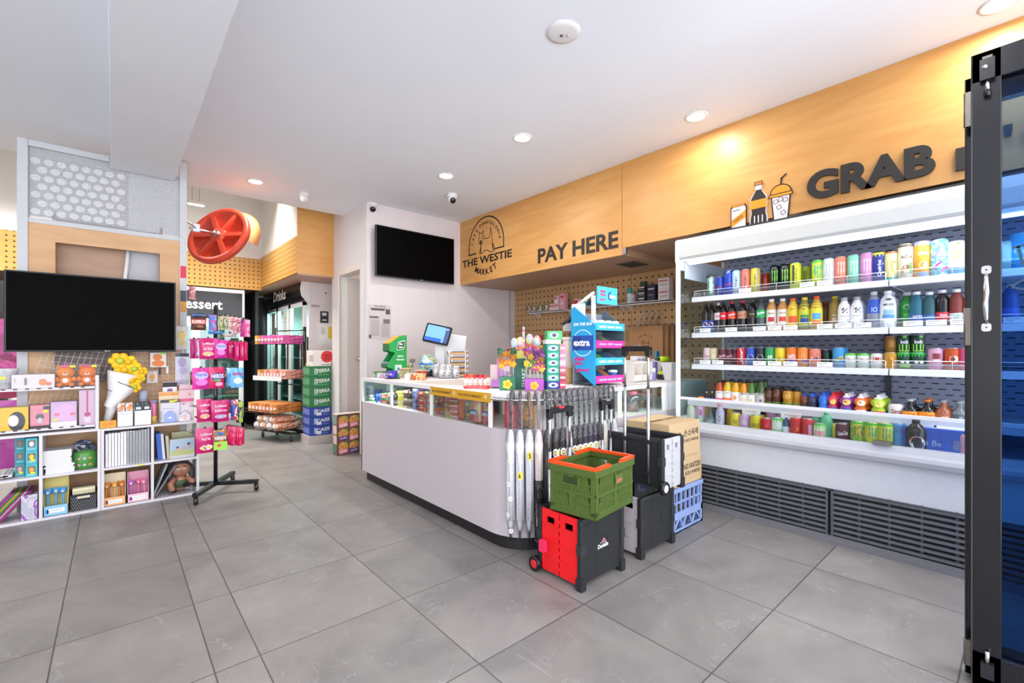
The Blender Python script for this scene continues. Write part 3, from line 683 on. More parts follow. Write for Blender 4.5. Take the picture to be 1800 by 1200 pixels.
# ================================================================== TELEVISIONS
SCR, _nt, _b, _N, _L = newmat('black_screen'); _b.inputs['Base Color'].default_value = (.0008, .0008, .0009, 1); _b.inputs['Roughness'].default_value = .5; _b.inputs['Specular IOR Level'].default_value = .04
def tv(label, w, h, loc, rz, logo=True, shell='m:b9b9bc,.3', ry=0):
    t = thing('television', label, 'television', loc, rz)
    MB().box((-w / 2, 0, 0), (w / 2, .035, h), '1a1c22').box((-w / 3, .035, h * .2), (w / 3, .06, h * .8), '111').build('casing', t, .003)
    mb = MB().box((-w / 2 + .010, -.0015, .012), (w / 2 - .010, .0, h - .010), SCR); mb.build('screen', t)
    mb = MB()
    if logo:
        f = plane((0.06, -.0025, .006)); mb.text('LG', f, .018, .008, 'ddd', .02).oval(f, -.016, 0, .009, .009, 'ddd')
        mb.build('maker_badge', t)
    return t
z0 = 1.157; tv('wide flat television with black screen standing before the plywood partition on the left', .945, .565, (-.093, 4.605, 1.157), 0)
mb = MB().box((-.12, 0, 0), (.12, .15, .03), '222'); mb.build('wall_mount', [o for o in COL.objects if o.name == 'television'][0], loc=(0, .035, .25))
a = U(661, 392, Y=4.70); b = U(799, 498, Y=4.70)
tv('flat television with black screen high on the white wall beside the plywood bulkhead', 1.02, .56, (2.655, 4.69, 1.983), R(0), True)
MB().box((-.2, 0, 0), (.2, .055, .2), '333').build('wall_mount', [o for o in COL.objects if o.name == 'television.001'][0], loc=(0, .055, .18))

# ================================================================== CUBE SHELVES (left)
SY, SD = 4.46, .29
SW = m_plaster('white_melamine', 'dbd8dc', 'd5d2d7', .4)
def cubes(label, xs, zs, top=True):
    t = thing('cube_shelf', label, 'shelf', (0, SY, 0)); mb = MB()
    for x in xs: mb.box((x - .0085, 0, 0), (x + .0085, SD, zs[-1]), SW)
    mb.build('side_panel', t)
    for z in zs:
        MB().box((xs[0] - .0084, .0005, max(0, z - .008)), (xs[-1] + .0084, SD, z + .008), SW).build('shelf_board', t)
    return t
cubes('white cube shelf unit at the far left holding blue boxes and stacked pads', [-.98, -.68, -.3785, -.083], [.008, .298, .590])
cubes('white cube shelf unit beside the snack stand, holding rows of spiral notebooks and boxed pens', [-.064, .222, .512], [.008, .296, .586])
t = thing('riser_shelf', 'two-tier white riser with a thin post standing on the left cube shelf', 'shelf', (0, SY + .03, .598))
rz_ = [U(172, 680, Y=SY + .03).z - .598, U(172, 747, Y=SY + .03).z - .598]
for z in (rz_[1], rz_[0]):
    mb = MB().box((-.9, 0, z - .008), (-.10, .20, z + .008), SW); o = mb.build('shelf_board', t)
    mb = MB()
    for k in range(9): mb.box((-.62 + k * .055, -.0012, z + .001), (-.60 + k * .055, 0, z + .009), '4a3a38')
    mb.build('slots', o)
MB().box((-.104, 0, 0), (-.085, .016, U(173, 659, Y=SY + .03).z - .598), SW).box((-.104, .18, 0), (-.085, .196, .38), SW).box((-.9, 0, 0), (-.885, .2, .3), SW).build('post', t)

# ================================================================== GLASS DOOR (right foreground, folding leaves)
t = thing('folding_door', 'black framed glass folding door leaf with steel pull handle at the right edge', 'door', (2.24, .131, .012))
BLK = 'k:17181c'
def leaf(x, y0, y1, hd, tt, glass):
    mb = MB().box((x, y0 - .073, 0), (x + .045, y0, hd), BLK).box((x, y1, 0), (x + .045, y1 + .085, hd), BLK).box((x, y1, hd - .10), (x + .045, y0, hd), BLK).box((x, y1, 0), (x + .045, y0, .12), BLK)
    mb.box((x - .002, y0 - .004, 0), (x + .006, y0 - .0, hd), '3a3b40'); mb.build('leaf_frame', tt, .002)
    MB().box((x + .019, y1 + .08, .12), (x + .025, y0 - .07, hd - .09), glass).build('glass_pane', tt)
m, nt, b, N, L = newmat('blue_tint_sky_glass'); N.remove(b)
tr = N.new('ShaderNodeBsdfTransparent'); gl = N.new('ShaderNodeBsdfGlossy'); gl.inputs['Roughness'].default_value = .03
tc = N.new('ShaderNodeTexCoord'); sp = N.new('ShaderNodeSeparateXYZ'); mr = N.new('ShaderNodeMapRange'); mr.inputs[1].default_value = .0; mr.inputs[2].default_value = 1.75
cr = N.new('ShaderNodeValToRGB'); e = cr.color_ramp.elements; e[0].position = 0; e[0].color = srgb('2a80b8'); e[1].position = 1; e[1].color = srgb('b4cdee')  # blue tint, deepened downward to put the reflected sky into its colour
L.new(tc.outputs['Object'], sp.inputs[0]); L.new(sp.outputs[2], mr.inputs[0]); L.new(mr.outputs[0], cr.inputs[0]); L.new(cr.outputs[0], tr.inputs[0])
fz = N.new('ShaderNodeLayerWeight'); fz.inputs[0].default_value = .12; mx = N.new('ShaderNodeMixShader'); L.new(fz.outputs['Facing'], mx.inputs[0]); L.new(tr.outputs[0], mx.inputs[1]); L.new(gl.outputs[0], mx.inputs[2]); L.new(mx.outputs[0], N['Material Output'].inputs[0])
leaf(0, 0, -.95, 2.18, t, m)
MB().box((.0, -.98, .0), (.045, -.952, 2.155), BLK).build('meeting_stile', t)
mb = MB()                                        # pull handle on the stile
zc = U(1731, 525, X=2.24).z - .012; yc = U(1731, 525, X=2.24).y - .135
for s_ in (1, -1):
    mb.rbox((-.006, yc - .012, zc + s_ * .098 - .014), (0, yc + .012, zc + s_ * .098 + .014), CHROME, .008, 4, 0); mb.ball((-.007, yc, zc + s_ * .098), .003, '333', 8)
mb.tube([(-.004, yc, zc + .082), (-.022, yc, zc + .07), (-.026, yc, zc + .02), (-.026, yc, zc - .02), (-.022, yc, zc - .07), (-.004, yc, zc - .082)], [.006, .0055, .008, .008, .0055, .006], CHROME, 10)
mb.build('pull_handle', t)
zb = U(1735, 125, X=2.24).z - .012; yb = U(1733, 125, X=2.24).y - .135
mb = MB().box((-.022, yb - .018, zb - .035), (0, yb + .018, zb + .035), 'k:26272b').box((-.014, yb - .012, zb + .035), (0, yb + .012, zb + .047), 'm:666,.4').tube([(-.014, yb, zb - .035), (-.014, yb, zb - .075)], .006, CHROME, 8).tube([(-.014, yb, zb - .07), (-.014, yb, zb - .09)], .009, 'k:1a1a1c', 8)
mb.lathe([(.007, 0), (.007, .003), (.001, .004)], CHROME, 12, tf=Matrix.Translation((-.022, yb + .006, zb + .008)) @ Matrix.Rotation(R(-90), 4, 'Y')); mb.build('top_bolt', t)
zb2 = .075; mb = MB().box((-.022, yb - .016, zb2 - .03), (0, yb + .016, zb2 + .02), 'k:26272b').tube([(-.014, yb, zb2 + .015), (-.014, yb, zb2 + .06)], .006, CHROME, 8); mb.build('bottom_bolt', t)
mb = MB()
for z, hh in ((2.0, .12), (1.24, .13), (.10, .09)):
    mb.box((.004, 0, z - hh / 2), (.02, .014, z + hh / 2), 'm:77726a,.4').tube([(.012, .012, z - hh / 2), (.012, .012, z + hh / 2)], .007, 'm:85807a,.35', 8)
mb.build('hinge', t)
mb = MB(); f = plane((.018, -.16, .585 + .6), (0, -1, 0)); mb.poly([(.06 + .05 * math.cos(R(q)), .0 + .095 * math.sin(R(q))) for q in range(0, 360, 15)], plane((.018, -.12, 1.20), (0, -1, 0)), '2b8fd6')
f2 = plane((.018, -.13, 1.40), (0, -1, 0)); mb.line([(-.03, .10), (.06, .12)], f2, .008, '173a57').line([(-.02, .10), (-.01, .04)], f2, .008, '173a57').line([(-.04, -.03), (.0, -.005), (.05, -.02), (.09, -.03)], f2, .006, '173a57').line([(-.04, -.03), (.02, -.05), (.08, -.035)], f2, .006, '173a57')
for k in range(4): f2 = f2
mb.line([(0, .02), (.01, .04), (.014, .02), (.024, .04), (.03, .02)], f2, .004, '9fb4c4'); mb.build('window_sticker', t)
t = thing('folding_door', 'second black folding door leaf stacked behind the glass leaf with the handle', 'door', (2.30, .150, .012))
leaf(0, 0, -.95, 2.13, t, 'g:f4fafc,.03')

# ================================================================== BACK AREA FRIDGES
t = thing('drinks_fridge', 'tall white glass-door fridge with black curved sign reading Drinks', 'fridge', (1.9, 6.35, 0))
FW = 2.02
MB().box((.06, 0, .08), (.72, .03, 2.13), 'ddd6d3').box((.06, FW - .03, .08), (.72, FW, 2.13), 'ddd6d3').box((.66, 0, .08), (.72, FW, 2.13), 'ddd').box((.06, 0, 2.1), (.72, FW, 2.13), 'ccc').box((.06, 0, .08), (.72, FW, .2), 'ccc').build('cabinet', t, .004)
mb = MB().box((.04, .0, .0), (.7, FW, .08), 'b8b2ae'); mb.build('plinth', t)
mb = MB().prism([(.06, 1.83), (.03, 1.83), (-.03, 1.9), (-.045, 1.98), (-.03, 2.07), (.02, 2.12), (.06, 2.13)], 0, FW, 'k:1b1b1d', 1)
mb.prism([(.06, 1.81), (.03, 1.81), (-.04, 1.89), (-.055, 1.98), (-.04, 2.08), (.02, 2.135), (.06, 2.14)], -.012, 0, 'e5e2e0', 1)
mb.text('Drinks', plane((-.062, FW * .48, 1.975), (0, -1, 0)), .66, .15, 'f4f4f4', .02, italic=.15); mb.build('sign_header', t)
for k in range(3):
    y = FW - .03 - k * .655
    dr = MB().box((0, y - .65, .2), (.04, y - .6, 1.82), 'dfe0e2').box((0, y - .05, .2), (.04, y, 1.82), 'dfe0e2').box((0, y - .65, 1.77), (.04, y, 1.82), 'dfe0e2').box((0, y - .65, .2), (.04, y, .26), 'dfe0e2').build('door', t)
    MB().box((.015, y - .6, .26), (.02, y - .05, 1.77), 'g:d4eeea,.06').build('glass_pane', dr)
    MB().tube([(-.03, y - .61, .8), (-.03, y - .61, 1.4)], .01, 'm:ccc,.3', 8).build('handle', dr)
    if k < 2: MB().rect(plane((-.003, y - .45, 1.58), (0, -1, 0)), 0, 0, .2, .34, 'eceae6').rect(plane((-.004, y - .45, 1.64), (0, -1, 0)), 0, 0, .14, .01, '999').rect(plane((-.004, y - .45, 1.58), (0, -1, 0)), 0, 0, .14, .01, 'aaa').build('notice_sheet', dr)
for z in (.45, .75, 1.05, 1.35): MB().box((.10, .03, z), (.62, FW - .03, z + .01), 'c9cdcf').build('shelf', t)
MB().box((.6, .03, .2), (.65, FW - .03, 2.0), 'c8dedd').build('back_liner', t)
area_light('fridge_lamp', (.08, FW / 2, 1.78), 1.6, 45, (.85, 1, .97), rot=(0, R(0), R(90)), size_y=.04, parent=t)
mb = MB(); f = plane((0, -.0015, 0))
mb.ball((.28, -.004, 1.95), .012, '444', 8); mb.rect(f, .14, 1.765, .13, .05, 'ded5d3').rect(plane((0, -.0025, 0)), .14, 1.773, .11, .01, '8a3a44').rect(plane((0, -.0025, 0)), .14, 1.755, .11, .008, '777')
mb.rect(f, .26, 1.62, .11, .16, '2a2928').rect(plane((0, -.0025, 0)), .26, 1.66, .06, .04, 'd8d8d8').rect(plane((0, -.0025, 0)), .26, 1.58, .06, .02, 'c8c8c8')
mb.build('side_notices', t)
mb = MB().rbox((.16, -.004, 1.26), (.47, 0, 1.54), 'e5e1e0', .02, 3, 1).rect(plane((0, -.006, 0)), .27, 1.41, .13, .2, 'f0eee8').rect(plane((0, -.007, 0)), .34, 1.41, .06, .16, 'eccb3a').rect(plane((0, -.007, 0)), .24, 1.43, .05, .1, 'cfcfcf')
mb.build('side_notices', t)
# dark gap between the two fridges, its darkness put in as black sheets
tag(MB().box((1.62, 8.62, 0), (2.54, 8.69, 2.06), DARK).box((1.58, 7.6, 0), (1.62, 8.69, 2.06), DARK).build('gap_darkness'), 'black panel standing in for the dark gap between the dessert and drinks fridges', 'panel')
t = thing('dessert_fridge', 'white glass-door fridge with black sign reading Dessert behind the snack stand', 'fridge', (-.9, 7.55, 0))
DW = 2.33
MB().box((0, .06, 0), (.03, .7, 2.03), 'e4e4e4').box((DW - .03, .06, 0), (DW, .7, 2.03), 'e4e4e4').box((0, .66, 0), (DW, .7, 2.0), 'c7d3d2').box((0, .06, 0), (DW, .7, .2), 'dcdcdc').box((0, .06, 2.0), (DW, .7, 2.03), 'ddd').build('cabinet', t)
MB().box((0, 0, 1.56), (DW, .06, 2.04), 'e6e6e6').box((.02, -.006, 1.64), (DW - .03, 0, 1.99), 'k:1c1d20').text('Dessert', plane((1.775, -.008, 1.81)), .56, .14, 'f5f5f5', .02).build('sign_header', t)
for k in range(4):
    x = .03 + k * .57
    dr = MB().box((x, 0, .2), (x + .05, .05, 1.56), 'e0e2e3').box((x + .52, 0, .2), (x + .57, .05, 1.56), 'e0e2e3').box((x, 0, 1.5), (x + .57, .05, 1.56), 'e0e2e3').box((x, 0, .2), (x + .57, .05, .26), 'e0e2e3').build('door', t)
    MB().box((x + .05, .02, .26), (x + .52, .025, 1.5), 'g:cfeae6,.12').build('glass_pane', dr)
for z in (.5, .8, 1.1, 1.35): MB().box((.03, .1, z), (DW - .03, .62, z + .012), 'd8dcdc').build('shelf', t)
area_light('fridge_lamp', (DW / 2, .1, 1.53), 2, 9, (.9, 1, .98), rot=(R(-20), 0, 0), size_y=.04, parent=t)
# ================================================================== DRINKS
def decor(mb, mk, arts, h):
    """arts drawn on layered wraps; mk(layer) gives the wrap, y measured from the base"""
    for i, a in enumerate(arts):
        f = mk(.0004 + i * .0003); k = a[0]
        if k == 't': mb.text(a[1], f, a[4] if len(a) > 4 else None, a[3], a[5] if len(a) > 5 else 'fff', .02, cy=a[2] * h)
        elif k == 'i': mb.text(a[1], f, a[4], a[3], a[5], .03, .3, cy=a[2] * h, rot=.15)
        elif k == 'v': mb.text(a[1], f, a[3], a[4], a[5], .02, cy=a[2] * h, rot=R(90))
        elif k == 'r': mb.rect(f, 0, a[1] * h, a[2], a[3] * h, a[4], 6)
        elif k == 'x': mb.rect(f, a[1], a[2] * h, a[3], a[4] * h, a[5], 3, a[6] if len(a) > 6 else 0)
        elif k == 'o': mb.oval(f, a[1], a[2] * h, a[3], a[4], a[5], 14)
        elif k == 'claw':
            for x, l in ((-.015, .9), (0, 1.05), (.015, .85)):
                mb.poly([(x - .0035, .78 * h), (x + .004, .80 * h), (x + .0015, .62 * h), (x + .003, .45 * h), (x - .001, (.78 - .5 * l) * h), (x - .003, .5 * h), (x - .001, .65 * h)], f, a[1])
        elif k == 'globe':
            q = a[2] if len(a) > 2 else .021; cy = a[1] * h
            mb.oval(f, 0, cy, q * 2.1, q * 2.1, 'f4f4f6', 16); g = mk(.0008 + i * .0003)
            mb.poly([(q * .92 * math.cos(R(s_)), cy + q * .3 + q * .62 * math.sin(R(s_))) for s_ in range(0, 181, 20)], g, 'd7263a')
            mb.poly([(q * .92 * math.cos(R(s_)), cy - q * .3 + q * .62 * math.sin(R(s_))) for s_ in range(180, 361, 20)], g, '1b3f9c')
            mb.text('PEPSI', g, q * 1.8, q * .42, '161616', .03, cy=cy)
def can_mesh(r, h, body, arts, lid='m:c9cbce,.3'):
    p = [(r * .80, 0), (r * .82, .003), (r, .009), (r, h - .014), (r * .93, h - .007), (r * .84, h - .003)]
    mb = MB().lathe(p, body, 22); decor(mb, lambda e: cyl(r + e), arts, h)
    l = MB().lathe([(r * .84, h - .0045), (r * .87, h), (r * .80, h), (r * .78, h - .004), (.0005, h - .004)], lid, 18)
    return mb, l
PROF = dict(
 pet=[(.62, 0), (.92, .012), (1, .05), (.97, .2), (.93, .33), (1, .42), (1, .60), (.92, .70), (.62, .82), (.36, .89), (.33, .93)],
 juice=[(.86, 0), (1, .02), (1, .62), (.93, .68), (.6, .82), (.52, .90), (.52, .93)],
 tea=[(.80, 0), (1, .03), (.97, .2), (1, .35), (.98, .66), (.86, .76), (.55, .86), (.45, .93)],
 jar=[(.9, 0), (1, .03), (.82, .4), (1, .58), (.9, .8), (.66, .88), (.66, .90)],
 sport=[(.86, 0), (1, .03), (.8, .34), (1, .48), (.97, .66), (.7, .78), (.5, .84), (.5, .86)],
 square=[(.9, 0), (1, .02), (1, .6), (.86, .78), (.45, .88), (.42, .93)],
 round=[(.6, 0), (.95, .05), (1, .25), (.85, .5), (.45, .64), (.32, .74), (.34, .88), (.3, .93)],
 kid=[(.82, 0), (1, .03), (.92, .28), (.66, .42), (.95, .52), (1, .62), (.86, .74), (.42, .82), (.4, .84)])
def bottle_mesh(kind, r, h, body, cap, label, arts, lz=(.42, .66), liquid=None):
    pf = [(a * r, b * h) for a, b in PROF[kind]]
    mb = MB().lathe(pf, body, 20)
    ct = PROF[kind][-1][1]; cr = PROF[kind][-1][0] * r
    c = MB()
    if kind in ('sport', 'kid'):
        c.lathe([(cr * 1.25, ct * h - .012), (cr * 1.3, ct * h), (cr * 1.15, ct * h + .03 * h), (cr * .6, ct * h + .05 * h), (cr * .6, h), (.0005, h)], cap, 14)
    else: c.lathe([(cr * 1.12, ct * h - .004), (cr * 1.16, h - .002), (cr * 1.08, h), (.0005, h)], cap, 14)
    lb = None
    if label:
        z0, z1 = lz[0] * h, lz[1] * h
        def rad(z):
            for (a, b), (a2, b2) in zip(pf, pf[1:]):
                if b <= z <= b2: return a + (a2 - a) * (z - b) / max(1e-6, b2 - b)
            return r
        zz = [z0 + (z1 - z0) * k / 4 for k in range(5)]; rm = max(rad(z) for z in zz) + .0006
        lb = MB().add([(rr * math.cos(R(q)), rr * math.sin(R(q)), z) for z in zz for rr in (rad(z) + .0008,) for q in range(0, 360, 18)], [(j * 20 + i, j * 20 + (i + 1) % 20, (j + 1) * 20 + (i + 1) % 20, (j + 1) * 20 + i) for j in range(4) for i in range(20)], label, True)
        decor(lb, lambda e: cyl(rm + .0004 + e), arts, h)
    return mb, c, lb
NAMES = dict(can='drink_can', pet='soda_bottle', juice='juice_bottle', tea='tea_bottle', jar='tea_bottle', sport='water_bottle', square='milk_bottle', round='spirit_bottle', kid='juice_bottle')
def drink(kind, loc, rz, r, h, body, arts, label, cat, group, cap='fff', band=None, lz=(.42, .66), behind=0, blab=None, step=.075, dirx=(1, 0)):
    nm = NAMES[kind]
    t = thing(nm, label, cat, loc, rz, group)
    if kind == 'can':
        a, l = can_mesh(r, h, body, arts, cap if cap != 'fff' else 'm:c9cbce,.3'); a.build('can_body', t); l.build('can_lid', t)
    else:
        a, c, l = bottle_mesh(kind, r, h, body, cap, band, arts, lz)
        a.build('bottle_body', t); c.build('cap', t)
        if l: l.build('paper_label', t)
    for k in range(behind):
        dup(t, (loc[0] + dirx[0] * step * (k + 1), loc[1] + dirx[1] * step * (k + 1), loc[2]), rz + .3 * (k + 1), (blab or label) , group)
    return t
def hrow(rowname, X, z, items, group):
    """items: (px, py_top, r, kind, body, arts, desc, opts)"""
    for it in items:
        px, py, r, kind, body, arts, desc = it[:7]; o = dict(it[7]) if len(it) > 7 else {}
        XX = X + o.pop('dx', 0); zz = z + o.pop('dz', 0)
        p = U(px, py, X=XX - r * .3); h = o.pop('h', None) or (p.z - zz)
        cat = 'can' if kind == 'can' else 'bottle'
        n = o.pop('behind', 0)
        lab = desc + ' ' + rowname
        t = drink(kind, (XX, p.y, zz), R(-90 + 14), r, h, body, arts, lab, cat, group, behind=0, **o)
        prev = lab
        for k in range(n):
            d = desc.replace(' first', '')
            dup(t, (XX + (2.25 * r) * (k + 1), p.y + .004 * (k % 2), zz), R(-100 + 40 * k), ('%s, %sbehind its twin, %s' % (d, ('', 'second ', 'third ')[k], rowname[3:])), group)
MONG = [('claw', '7ad62a')]
W = 'f3f3f5'
ENERGY = [
 (1249, 487, .027, 'can', 'b:58b63a,e8e4f4,5a8fd0,d8cbe8,18', [('x', .006, .5, .02, .7, 'eeeaf6'), ('x', -.014, .5, .01, .8, '3fae3c')], 'small green, blue and pale violet can', {}),
 (1265, 486, .027, 'can', 'k:1d3fae', [('i', 'Red Bull', .45, .012, .04, 'd22a34')], 'small royal blue energy can', {}),
 (1280.5, 475, .0325, 'can', 'k:1f46b4', [('x', .014, .55, .022, .8, 'd4d8dc', .2), ('i', 'Red Bull', .42, .015, .05, 'd22a34')], 'tall blue and silver energy can', {}),
 (1294, 475, .030, 'can', 'c4dcec', [('v', 'Amglo', .5, .09, .016, '233448')], 'slim pale blue can with upright lettering', {}),
 (1310, 473, .031, 'can', 'e8806c', [('v', 'Amglo', .5, .09, .016, '5a2f38')], 'slim coral can with upright lettering', {}),
 (1327, 471, .031, 'can', 'd8d83c', [('v', 'Amglo', .5, .09, .016, '4a4a1c'), ('x', .017, .5, .012, .9, 'e38a9c')], 'slim yellow and pink can with upright lettering', {}),
 (1345, 480, .030, 'can', 'b8382c', [('x', 0, .5, .02, .5, 'd86a4a')], 'brick red can set back from the front', {'dx': .12}),
 (1361.5, 467, .0335, 'can', 'k:141816', MONG, 'black can with bright green claw mark, left of the pair', {'cap': 'm:333,.3'}),
 (1379.5, 465, .0335, 'can', 'k:122318', [('claw', '9ae04a')], 'black-green can with pale green claw mark, right of the pair', {'cap': 'm:333,.3'}),
 (1397.5, 462, .0335, 'can', 'd6e23a', [('x', -.012, .55, .014, .7, '3a3a1a'), ('v', 'ZERO', .5, .1, .02, '6a6e1e')], 'lime yellow can with black patterned strip', {}),
 (1415, 468, .0325, 'can', 'a8bc2c', [('x', 0, .5, .02, .6, '6e8420')], 'olive lime can half hidden behind the lime yellow one', {'dx': .10}),
 (1436.5, 457, .0335, 'can', 'b:d9e03a,8fcf3a,d9e03a,14', [('claw', '3f9fb4'), ('r', .94, .1, .07, '49c83a')], 'yellow-green can with blue claw mark', {}),
 (1456.5, 454, .0335, 'can', 'dfe1e4', [('claw', 'b6bcc4')], 'white can with silver claw mark', {}),
 (1477.5, 451, .0335, 'can', 'ec8368', [('claw', 'f6ded6')], 'salmon can with white claw mark', {}),
 (1500, 448, .0335, 'can', '86cfb0', [('claw', 'e2f4ec')], 'mint green can with white claw mark', {}),
 (1523, 444.5, .0335, 'can', 'd98cc0', [('claw', 'f4dcee')], 'pink can with white claw mark', {}),
 (1544.5, 444.5, .0325, 'can', '24348c', [('r', .93, .12, .14, 'f0e23a'), ('v', 'Quirks', .45, .1, .02, 'f2f2e2'), ('o', .017, .3, .012, .012, 'f0e23a'), ('o', .018, .6, .008, .008, 'b8c8ec')], 'navy and yellow can with upright lettering', {}),
 (1566, 442.5, .033, 'can', 'eadf9e', [('o', .012, .62, .016, .014, 'e58a2a'), ('o', .01, .3, .018, .016, 'f0b02a'), ('r', .96, .1, .05, 'd8713a'), ('v', 'YUZU', .5, .06, .010, '97935a'), ('r', .06, .1, .08, '3d9a8a')], 'cream can printed with orange fruit', {}),
 (1591.5, 428.5, .0375, 'can', 'e6e0c4', [('t', 'AriZona', .62, .020, .052, '3a2c22'), ('o', 0, .33, .034, .026, '8a4a34'), ('x', .02, .3, .014, .3, '6e9a58'), ('r', .93, .12, .07, '7d6b52'), ('x', -.02, .2, .014, .2, 'c89a54')], 'large cream can with brown lettering', {}),
 (1620.5, 424, .0375, 'can', 'f0a736', [('t', 'AriZona', .66, .02, .052, 'f8ecd2'), ('o', 0, .34, .04, .04, 'f3ece6'), ('o', -.0, .38, .016, .01, 'e58a4a'), ('r', .93, .12, .1, 'b9b6d4'), ('x', .0, .08, .05, .1, '8f9fc8')], 'large orange can with white lettering', {}),
 (1651, 420.5, .0385, 'can', 'b:4fb4d0,9adbe8,58bcd6,d3f0f4,30', [('v', 'RX', .52, .04, .036, 'e8f6fa'), ('x', -.015, .3, .05, .05, 'e03a8c', .8), ('x', .016, .18, .04, .06, 'd83c90', .8), ('x', -.02, .6, .05, .02, 'c84aa0', .9)], 'large sky blue can with pink slashes', {}),
 (1681, 423.5, .038, 'can', 'e9efe4', [('t', 'H2', .66, .022, .034, '8fcc2c'), ('t', 'coco', .53, .018, .044, '8fcc2c'), ('r', .42, .036, .012, '6a6a6a'), ('r', .10, .1, .2, '4a90b8'), ('o', 0, .9, .014, .014, '7abf3a')], 'large white can with lime green lettering', {}),
 (1712, 425, .033, 'can', 'c83a34', [], 'red can partly hidden by the black door frame', {}),
 (1790, 410, .036, 'can', '55b8da', [('t', 'Co', .5, .03, .05, 'eef')], 'pale blue can seen through the blue glass door', {}),
 (1768, 424, .034, 'can', 'cfe3c4', [], 'pale green topped can seen low through the glass door', {}),
]
hrow('on the top fridge shelf', 3.50, SHZ[0], ENERGY, 'drinks on the top fridge shelf')
CK = 'k:1c0f0c'
